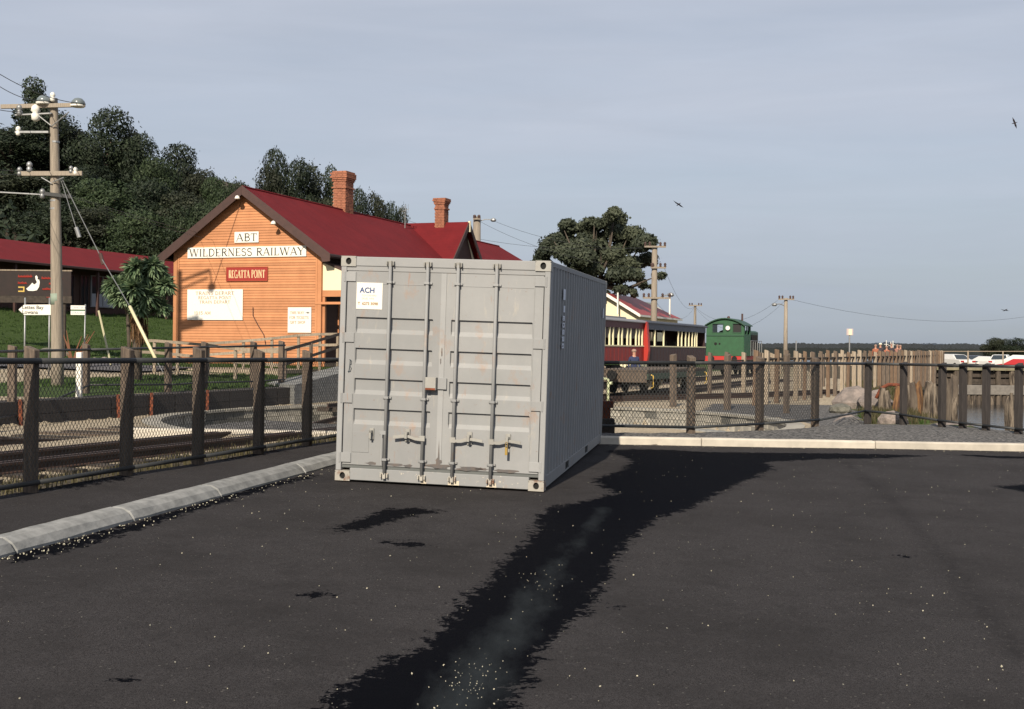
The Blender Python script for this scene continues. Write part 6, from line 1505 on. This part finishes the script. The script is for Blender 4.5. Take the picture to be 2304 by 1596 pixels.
def carriage(label, u_far, length, body, posts, lower, roofm, endpost=None, header=None):
    c = on_track(u_far); w_ = 2.4; wx = w_ / 2
    r = thing('railway_carriage', label, 'railway carriage', M=TM(c.x - tn.x * wx, c.y - tn.y * wx, -.09)); L_ = length
    MB().box(-wx, wx, -L_, 0, 1.02, 1.14).build('underframe', M['dark'], r)
    for s_ in (-1, 1):
        MB().box(s_ * wx - .03, s_ * wx + .03, -L_, 0, 1.10, 1.80).build('side_panel', lower, r)
        for k in range(int(L_ / .55)): MB().box(s_ * (wx + .033) - .008, s_ * (wx + .033) + .008, -L_ + .1 + k * .55, -L_ + .14 + k * .55, 1.12, 1.78).build('panel_batten', lower, r)
        MB().box(s_ * wx - .05, s_ * wx + .05, -L_, 0, 1.80, 1.86).build('window_sill', creamp, r)
        MB().box(s_ * wx - .03, s_ * wx + .03, -L_, 0, 2.64, 2.95).build('letter_board', header or body, r)
        for y in posts: MB().box(s_ * wx - .035, s_ * wx + .035, y - .045, y + .045, 1.86, 2.64).build('window_post', creamp, r)
        if not header:
            MB().box(s_ * (wx - .045) - .004, s_ * (wx - .045) + .004, -L_ + .05, -.05, 2.18, 2.66).build('blind', blind, r)
    for y in (-L_, -.06): MB().box(-wx, wx, y, y + .06, 1.10, 2.95).build('end_wall', lower, r)
    prof = [(wx + .12, 2.93), (wx + .12, 2.97)] + [((wx + .12) * math.cos(a), 2.97 + .17 * math.sin(a)) for a in [PI * i / 12 for i in range(1, 12)]] + [(-wx - .12, 2.97), (-wx - .12, 2.93)]
    MB().prism(prof, -L_ - .25, .25).build('roof', roofm, r, smooth=False)
    mb = MB().prism([(.42, 3.10), (.42, 3.19), (.3, 3.22), (-.3, 3.22), (-.42, 3.19), (-.42, 3.10)], -L_ + .3, -.3); 
    if not header: mb.build('roof_monitor', roofm, r)
    if endpost: MB().prism([(wx - .1, 1.05), (wx + .18, 1.05), (wx + .26, 1.6), (wx + .22, 2.2), (wx + .14, 3.0), (wx - .1, 3.0)], -.05, .25).build('end_panel', endpost, r)
    wb = MB()
    for y in (-1.3, -2.7, -L_ + 1.3, -L_ + 2.7):
        wb = MB(); wheelset(wb, y); wb.build('wheelset', M['dark'], r)
    for y in (-2.0, -L_ + 2.0): MB().box(.55, .75, y - 1.1, y + 1.1, .42, .62).box(-.75, -.55, y - 1.1, y + 1.1, .42, .62).build('bogie_frame', M['dark'], r)
    for y in (-3.5, -L_ / 2, -L_ + 3.6): MB().box(.3, 1.0, y - .5, y + .5, .5, .95).build('underfloor_box', M['dark'], r)
    for k in range(6): MB().box(-.9, .9, -L_ + .9 + k * (L_ - 1.6) / 5.5, -L_ + 1.0 + k * (L_ - 1.6) / 5.5, 1.14, 2.1).build('seat_back', M['timber_dark'], r)
    return r
red_posts = [-.25, -.75, -1.25, -2.1, -2.6, -3.4, -3.9, -4.7, -5.2, -5.9, -6.6, -7.4, -8.1, -9, -9.7]
carriage('dark red passenger carriage with cream window posts and grey roof beside the container', 1448, 10.7, dred, red_posts, red, croof, endpost=mat('bright_red', (.42, .03, .02), .45))
carriage('dark blue open carriage with cream posts and maroon lower panels next to the locomotive', 1586, 11.6, navy, [-1.9, -2.3, -2.9, -3.6, -4.3, -5.1, -5.8, -8.6, -10.2], dmar, droof, header=navy)
def loco():
    g = mat('loco_green', (.028, .12, .052), .55, (.022, .085, .038), 4, .7, spec=.4); gd = mat('loco_green_dark', (.02, .07, .04), .5)
    c = tl0; w_ = 2.35; wx = w_ / 2; r = thing('locomotive', 'small green shunting locomotive with arched cab and round lamp at the end of the train', 'locomotive', M=TM(c.x, c.y, -.09))
    def zc(v): return P(1640, v, 76).z + .09
    def X(u):
        a = (u - U0) / F; k = (a * c.y - c.x) / (tn.x - a * tn.y); return k
    x0, x1 = X(1589.5), X(1672.5)
    zb, ze, zt_ = zc(801), zc(731), zc(717)
    # front wall with two window openings built from strips
    wl = (X(1603), X(1626), zc(748), zc(729.5)); wr = (X(1649), X(1667), zc(748.5), zc(729))
    def arch(x): f = (x - (x0 + x1) / 2) / ((x1 - x0) / 2); return ze + (zt_ - ze) * (1 - f * f)
    wl0_ = wl
    for Y in (0, 2.0):
        mb = MB(); wl = wl0_ if Y == 0 else (x0 + .10, wl0_[1] - .15, wl0_[2], wl0_[3])
        def strip(xa, xb, za, zb_f):
            n = 8
            for i in range(n):
                a, b = xa + (xb - xa) * i / n, xa + (xb - xa) * (i + 1) / n
                ta = zb_f(a) if callable(zb_f) else zb_f; tb = zb_f(b) if callable(zb_f) else zb_f
                mb.add([(a, Y, za), (b, Y, za), (b, Y, tb), (a, Y, ta), (a, Y + .05, za), (b, Y + .05, za), (b, Y + .05, tb), (a, Y + .05, ta)], [(0, 1, 2, 3), (4, 7, 6, 5), (0, 4, 5, 1), (3, 2, 6, 7)])
        strip(x0, x1, zb, wl[2]); strip(x0, wl[0], wl[2], wl[3]); strip(wl[1], wr[0], wl[2], wl[3]); strip(wr[1], x1, wl[2], wl[3]); strip(x0, x1, wl[3], arch)
        mb.build('cab_wall', g, r)
    wl = wl0_
    for (a, b, za, zb_) in (wl, wr):
        f = .04
        MB().box(a - f, a, -.02, .0, za - f, zb_ + f).box(b, b + f, -.02, 0, za - f, zb_ + f).box(a, b, -.02, 0, za - f, za).box(a, b, -.02, 0, zb_, zb_ + f).build('window_frame', gd, r)
    MB().box(wr[0], wr[1], .055, .06, wr[2], wr[3]).build('pane', mat('dark_pane', (.012, .012, .014), .6), r)  # matt near-black pane: darkness of the cab interior put into its colour
    MB().box(wl[0], wl[0] + .28, .055, .06, wl[2], wl[3]).build('pane', M['glass'], r)
    MB().box(x0 - .02, x1 + .02, -.03, .0, zc(757), zc(754)).build('belt_strip', gd, r)
    for x, s_ in ((x1, 1), (x0, -1)):
        MB().box(x - .03, x + .03, .05, 2.0, zb, zc(752)).build('cab_side', g, r); 
        for y0, y1 in ((.05, .35), (.9, 1.05), (1.75, 2.0)): MB().box(x - .03, x + .03, y0, y1, zc(752), ze).build('cab_pillar', g, r)
    n = 12; xs = [x0 - .1 + (x1 - x0 + .2) * i / n for i in range(n + 1)]; arc2 = [(x, ze - .02 + (zt_ - ze + .06) * (1 - ((x - (x0 + x1) / 2) / ((x1 - x0 + .2) / 2)) ** 2)) for x in xs]
    MB().prism(arc2 + [(x, z - .06) for x, z in arc2[::-1]], -.15, 2.2).build('cab_roof', gd, r)
    MB().lathe([(.09, 0), (.09, .10), (.05, .16)], c=((x0 + x1) / 2 + .1, .5, zt_)).build('horn', M['brown'], r); MB().tube((x1 - .5, 1.9, ze), (x1 - .5, 1.9, zt_ + .35), .06).build('exhaust', M['brown'], r)
    lx, lz = X(1638), zc(738.5); MB().tube((lx, -.12, lz), (lx, .0, lz), .15, .12, n=14).build('head_lamp', M['galv'], r); MB().tube((lx, -.135, lz), (lx, -.12, lz), .13, n=14).build('lamp_glass', mat('lamp_glass', (.85, .83, .78), .15, spec=.8), r)
    for u in (1610, 1619): MB().tube((X(u), -.02, zc(774)), (X(u), .0, zc(774)), .09 if u == 1610 else .06, n=12).build('round_port', M['dark'], r)
    MB().box(x0 - .05, x1 + .05, -.18, .0, zb - .33, zb - .02).build('buffer_beam', mat('beam_red', (.45, .03, .025), .5), r)
    for x in (x0 + .45, x1 - .45): MB().tube((x, -.45, zb - .18), (x, -.18, zb - .18), .06).tube((x, -.48, zb - .18), (x, -.45, zb - .18), .17, n=12).build('buffer', M['dark'], r)
    MB().box(x0, x1, 0, 5.6, zb - .25, zb - .02).build('frame', mat('frame_red', (.25, .03, .025), .6), r)
    MB().prism([(x0 + .3, zb), (x1 - .22, zb), (x1 - .22, zc(745)), (x1 - .4, zc(742)), (x0 + .5, zc(742)), (x0 + .3, zc(745))], 2.05, 5.5).build('engine_hood', gd, r, bevel=.03)
    for k in range(7): MB().box(x1 - .21, x1 - .19, 2.3 + k * .44, 2.6 + k * .44, zb + .3, zc(752)).build('louvre', M['dark'], r)
    for k in range(6): MB().tube((x1 + .02, 2.1 + k * .68, zb), (x1 + .02, 2.1 + k * .68, zb + .95), .018, n=5).build('handrail_post', M['galv'], r)
    MB().tube((x1 + .02, 2.1, zb + .95), (x1 + .02, 5.5, zb + .95), .02, n=5).build('handrail', M['galv'], r)
    for y in (.9, 2.7, 4.5):
        wb = MB(); wheelset(wb, y, .42); wb.build('wheelset', M['dark'], r)
    MB().box(x0 + .15, x1 - .15, .2, 5.3, .45, zb - .25).build('underframe', M['dark'], r)
loco()
def wagon():
    c = wl0; r = thing('flat_wagon', 'empty green flat wagon with yellow grab handles standing in front of the carriages', 'flat wagon', M=TM(c.x, c.y, -.09)); wx = 1.1; L_ = 8.2
    gm = mat('wagon_green', (.045, .085, .06), .7, (.03, .05, .04), 4, .8)
    MB().box(-wx, wx, 0, L_, .84, .93).build('deck_frame', M['timber_dark'], r)
    for k in range(27): MB().box(-wx, wx, k * .305 + .01, k * .305 + .295, .93, .98).build('deck_plank', M['timber'], r)
    for s_ in (-1, 1): MB().box(s_ * wx - .04, s_ * wx + .04, 0, L_, .65, .85).build('side_sill', gm, r)
    MB().box(-wx, wx, -.06, 0, .55, .91).build('end_sill', M['timber'], r)
    MB().tube((0, -.5, .8), (0, -.06, .8), .07).tube((0, -.54, .8), (0, -.5, .8), .17, n=12).build('coupler', M['dark'], r)
    for y in (.3, L_ - .4): MB().path([(wx + .05, y, .81), (wx + .13, y, .77), (wx + .13, y, .41), (wx + .05, y, .35)], .025, 6).build('grab_handle', M['yellow'], r)
    for y in (1.4, 2.8, L_ - 2.8, L_ - 1.4):
        wb = MB(); wheelset(wb, y, .36); wb.build('wheelset', M['dark'], r); MB().box(.66, .82, y - .11, y + .11, .38, .58).build('axle_box', mat('pale_axlebox', (.42, .38, .3), .8) if y == 1.4 else bpy.data.materials['pale_axlebox'], r)
    MB().box(-.8, .8, .8, L_ - .8, .5, .84).build('underframe', M['dark'], r)
    hp_ = P(1367, 822, 41.8); sk = thing('canvas_heap', 'small pale canvas heap on the near end of the flat wagon', 'canvas heap', (wl0.x - .85, wl0.y + 1.0, .85)); 
    m = rock_mesh(3); m.materials.append(mat('canvas', (.46, .38, .29), .9)); o = obj('canvas', m, sk); o.scale = (.5, .4, .26); o.location = (0, 0, .1)
wagon()
# ------------------------------------------------------------------ people
def person(label, loc, h, shirt, trouser, facing=0., hat=None, group=None, lean=0.0):
    r = thing('person', label, 'person', loc, facing, group)
    k = h / 1.75
    J_ = {'pel': (0, 0, .95, .125), 'sp': (0, .01, 1.12, .12), 'ch': (0, .01, 1.32, .145), 'nk': (0, .01, 1.49, .058), 'hd0': (0, 0, 1.56, .075), 'hd1': (0, 0, 1.65, .092), 'hd2': (0, .01, 1.72, .07),
          'sl': (-.19, .01, 1.40, .062), 'el': (-.245, .04, 1.13, .045), 'wl': (-.23, -.10, .92, .032), 'hl': (-.225, -.15, .84, .035), 'sr': (.19, .01, 1.40, .062), 'er': (.245, .04, 1.13, .045), 'wr': (.23, -.10, .92, .032), 'hr': (.225, -.15, .84, .035),
          'pl': (-.10, 0, .88, .095), 'kl': (-.11, -.02, .48, .062), 'al': (-.11, .02, .09, .043), 'tl': (-.12, -.15, .04, .035), 'pr': (.10, 0, .88, .095), 'kr': (.11, -.02, .48, .062), 'ar': (.11, .02, .09, .043), 'tr': (.12, -.15, .04, .035)}
    E_ = [('pel', 'sp'), ('sp', 'ch'), ('ch', 'nk'), ('nk', 'hd0'), ('hd0', 'hd1'), ('hd1', 'hd2'), ('ch', 'sl'), ('sl', 'el'), ('el', 'wl'), ('wl', 'hl'), ('ch', 'sr'), ('sr', 'er'), ('er', 'wr'), ('wr', 'hr'), ('pel', 'pl'), ('pl', 'kl'), ('kl', 'al'), ('al', 'tl'), ('pel', 'pr'), ('pr', 'kr'), ('kr', 'ar'), ('ar', 'tr')]
    nm = list(J_); me = bpy.data.meshes.new('skel'); me.from_pydata([tuple(c * k for c in J_[n][:3]) for n in nm], [(nm.index(a), nm.index(b)) for a, b in E_], [])
    o = bpy.data.objects.new('skel', me); COL.objects.link(o); sk = o.modifiers.new('s', 'SKIN'); sk.use_smooth_shade = True
    for i, n in enumerate(nm): me.skin_vertices[0].data[i].radius = (J_[n][3] * k, J_[n][3] * k); me.skin_vertices[0].data[i].use_root = (n == 'pel')
    sb = o.modifiers.new('u', 'SUBSURF'); sb.levels = 1; dg = bpy.context.evaluated_depsgraph_get(); dg.update()
    bm_ = bpy.data.meshes.new_from_object(o.evaluated_get(dg)); bpy.data.objects.remove(o); bm_.name = 'body'; bm_.materials.clear()
    for m in (M['skin'], shirt, trouser, M['tyre']): bm_.materials.append(m)
    for p in bm_.polygons:
        z = p.center.z / k; x = abs(p.center.x) / k
        p.material_index = 3 if z < .10 else (2 if z < .93 and x < .2 else (1 if z < 1.475 and not (x > .18 and z < .95) else 0))
    b = obj('body', bm_, r)
    hm = MB().lathe([(.099, -.01), (.108, .05), (.085, .10), (.03, .125)], c=(0, .018, 1.655), n=14); hm.v = [(a * k, c * k, d * k) for a, c, d in hm.v]
    if hat: 
        hm = MB().lathe([(.15, .02), (.15, .03), (.112, .035), (.105, .09), (.05, .13)], c=(0, .01, 1.66), n=14); hm.v = [(a * k, c * k, d * k) for a, c, d in hm.v]; hm.build('hat', hat, r, smooth=True)
    else: hm.build('hair', M['hair'], r, smooth=True)
    fc = MB().tube((-.032, -.088, 1.665), (-.032, -.093, 1.665), .011, n=8).tube((.032, -.088, 1.665), (.032, -.093, 1.665), .011, n=8); fc.v = [(a * k, c * k, d * k) for a, c, d in fc.v]; fc.build('eyes', M['dark'], r)
    ns = MB().add([(-.014, -.085, 1.625), (.014, -.085, 1.625), (0, -.115, 1.628), (0, -.09, 1.665)], [(0, 1, 2), (0, 2, 3), (1, 3, 2)]); ns.v = [(a * k, c * k, d * k) for a, c, d in ns.v]; ns.build('nose', M['skin'], r)
    return r
p0 = P(1427, 792, 52); person('person in a dark blue jacket standing in front of the red carriage', (p0.x, 52, p0.z - 1.66), 1.75, M['navy'], mat('dark_trousers', (.04, .035, .035), .9), .3)
ors = mat('orange_cloth', (.34, .12, .07), .9); pk = mat('pink_cloth', (.3, .15, .12), .9); dkc = mat('dark_cloth', (.05, .04, .05), .9); hat = mat('pale_hat', (.85, .8, .6), .7)
GP = 'people far off behind the shore fence'
for u, v, y, sh, ht, lb_ in ((1970, 779, 92, ors, None, 'bare headed person left of the one in the pale hat behind the shore fence'), (1981, 776, 92, dkc, hat, 'person in a pale hat standing behind the shore fence'), (1995, 782, 95, ors, None, 'person in orange right of the pale hat below the first mast'), (2006, 777, 96, dkc, None, 'person in dark clothes between the two white masts'), (2019, 779, 97, pk, None, 'person in pink right of the masts behind the fence'), (2026, 780, 97, dkc, None, 'rightmost distant person behind the shore fence')):
    q = P(u, v, y); person(lb_, (q.x, y, q.z - 1.66), 1.75, sh, dkc, random.uniform(-.6, .6), ht, GP)
for u, vt, y, lb_ in ((1994, 766, 105, 'white mast rising left of the pair behind the distant people'), (2004, 769, 106, 'left one of the pair of thin white masts'), (2009, 767, 106, 'right one of the pair of thin white masts')):
    b = P(u, 800, y); t_ = thing('mast', lb_, 'mast', b, group='thin white masts behind the distant people'); MB().tube((0, 0, -1.7), (0, 0, P(u, vt, y).z - b.z), .06, .03, n=6).build('mast_tube', M['white'], t_); MB().tube((-.2, 0, P(u, vt, y).z - b.z - .35), (.2, 0, P(u, vt, y).z - b.z - .35), .02, n=5).build('spreader', M['white'], t_)
# distant signs
b = P(1911, 800, 75); sgn = thing('square_sign', 'square faded sign on a thin pale post against the sky', 'sign', b); k_ = 75 / F
MB().tube((0, 0, -1.7), (0, 0, P(1911, 741, 75).z - b.z), .045, n=6).build('post', M['galv'], sgn); z1_, z0_ = P(1911, 740, 75).z - b.z, P(1911, 755, 75).z - b.z
MB().box(-7.5 * k_, 7.5 * k_, -.08, -.05, z0_, z1_).build('panel', mat('faded_pink', (.50, .42, .42), .8), sgn, bevel=.01); MB().box(-3 * k_, 4 * k_, -.09, -.081, z0_ + .03, z1_ - .03).build('panel_centre', M['cream'], sgn)
b = P(1791, 800, 80); g = thing('marker_pole', 'thin grey green marker pole right of the street lamp pole', 'marker pole', b); MB().tube((0, 0, -1.7), (0, 0, P(1791, 767, 80).z - b.z), .04, n=6).build('post', M['galv'], g)
# yellow green pipe and rusty post by the container
b = P(1368, 911, 37.6); g = thing('lever_stand', 'pale yellow green upright pipe with a hooked top beside the container', 'pipe stand', b); zt_ = P(1368, 852, 37.6).z - b.z
MB().path([(-.22, 0, zt_ - .02), (-.10, 0, zt_), (0, 0, zt_ - .04), (0, 0, zt_ - .14), (0, 0, -.3)], .042, 8).tube((.02, 0, zt_ - .16), (.13, 0, zt_ - .13), .05, n=8).build('pipe', mat('pale_green_paint', (.52, .56, .36), .5), g, smooth=True)
b = P(1364, 957, 21.4); g = thing('rusty_post', 'stout rust red iron post on a dark footing beside the container', 'iron post', (b.x, b.y, b.z)); zt_ = P(1364, 905, 21.4).z - b.z
MB().box(-.07, .07, -.07, .07, -.1, zt_).box(-.09, .12, -.09, .09, zt_ - .10, zt_ + .02).build('post', M['rust'], g, bevel=.01); MB().box(-.14, .14, -.14, .14, -.3, .12).build('footing', M['timber_dark'], g, bevel=.02)
# ------------------------------------------------------------------ parked cars
def make_car(paint, label, loc, rz, group='cars parked beyond the inlet'):
    r = thing('parked_car', label, 'car', loc, rz, group)
    prof = [(-2.1, .35), (-2.15, .62), (-2.0, .86), (-1.35, .93), (-.75, 1.36), (.55, 1.40), (1.35, .98), (2.02, .90), (2.12, .6), (2.08, .32)]
    def shell(pr, w0, w1, zmid):
        n = len(pr); vs = []
        for s_ in (-1, 1):
            for y, z in pr: ww = w0 if z < zmid else w0 + (w1 - w0) * (z - zmid) / (1.42 - zmid); vs.append((s_ * ww, y, z))
        return vs, [(i, (i + 1) % n, n + (i + 1) % n, n + i) for i in range(n)] + [tuple(range(n)), tuple(range(2 * n - 1, n - 1, -1))]
    vs, fs = shell(prof, .84, .62, .9); MB().add(vs, fs).build('body', paint, r, bevel=.03)
    gl = [(-1.30, .96), (-.76, 1.32), (.52, 1.35), (1.25, 1.0)]
    for s_ in (-1, 1): MB().add([(s_ * (.845 - .0 - .48 * (z - .9)), y, z) for y, z in gl] , [(0, 1, 2, 3)]).build('side_window', M['glass'], r)
    MB().add([(-.70, -1.36, .95), (.70, -1.36, .95), (.56, -.80, 1.34), (-.56, -.80, 1.34)], [(0, 1, 2, 3)]).build('rear_window', M['glass'], r)
    MB().add([(-.72, 1.345, 1.0), (.72, 1.345, 1.0), (.58, .60, 1.385), (-.58, .60, 1.385)], [(0, 1, 2, 3)]).build('windscreen', M['glass'], r)
    for x in (-.62, .62): MB().box(x - .16, x + .16, -2.17, -2.08, .66, .8).build('tail_light', mat('tail_red', (.4, .02, .02), .3) if 'tail_red' not in bpy.data.materials else bpy.data.materials['tail_red'], r)
    MB().box(-.8, .8, -2.2, -2.1, .38, .52).build('bumper', M['tyre'], r); MB().box(-.25, .25, -2.175, -2.12, .62, .74).build('number_plate', M['white'], r)
    for x in (-.76, .76):
        for y in (-1.3, 1.35): w = MB().tube((x - .09, y, .3), (x + .09, y, .3), .3, n=14).build('wheel', M['tyre'], r); MB().tube((x - .095, y, .3), (x + .095, y, .3), .17, n=10).build('rim', M['galv'], w)
    return r
cw = mat('car_white', (.72, .72, .70), .25, spec=.6); crd = mat('car_red', (.5, .03, .03), .25, spec=.6); cdk = mat('car_dark', (.03, .025, .03), .25, spec=.6)
for u, vt, y, pn, rz, lb_ in ((2146, 797, 116, cw, .3, 'white car with a sloping rear window leftmost of the parked cars'), (2190, 800, 120, cdk, -.1, 'dark car behind the fence right of the leftmost white car'), (2222, 802, 118, cw, .5, 'white car in the middle of the parked row with its flank showing'), (2252, 798, 116, cw, -.5, 'white car turned the other way beside the middle white car'), (2298, 799, 112, cw, .9, 'white car at the right edge behind the low red one'), (2302, 808, 105, crd, .6, 'red car cut by the right edge of the view'), (2118, 802, 122, mat('car_pink', (.38, .27, .25), .4), 0, 'dull pinkish car partly hidden by the end of the shore fence')):
    q = P(u, vt, y); make_car(pn, lb_, (q.x, y, q.z - 1.40), rz)
# ------------------------------------------------------------------ birds
for u, v, y, a, lb_ in ((1527, 460, 60, .5, 'small dark bird in the sky above the tall pole'), (2283, 277, 45, 1.1, 'dark bird high in the sky at the right'), (2262, 698, 70, .1, 'small bird gliding low over the parked cars')):
    r = thing('flying_bird', lb_, 'bird', P(u, v, y), group='birds in the sky'); s_ = .16 if u != 2283 else .11
    MB().lathe([(.01, -.5), (.06, -.3), (.09, 0), (.05, .3), (.015, .45)], n=8).build('body', dkc, r, smooth=True); r.rotation_euler = (1.2, a, .4); r.scale = (s_ * 2.2,) * 3
    for q in (-1, 1): MB().add([(0, 0, .15), (q * .45, -.12, .2), (q * .95, .05, -.05), (q * .4, -.05, -.12), (0, 0, -.12)], [(0, 1, 2, 3, 4)]).build('wing', dkc, r)
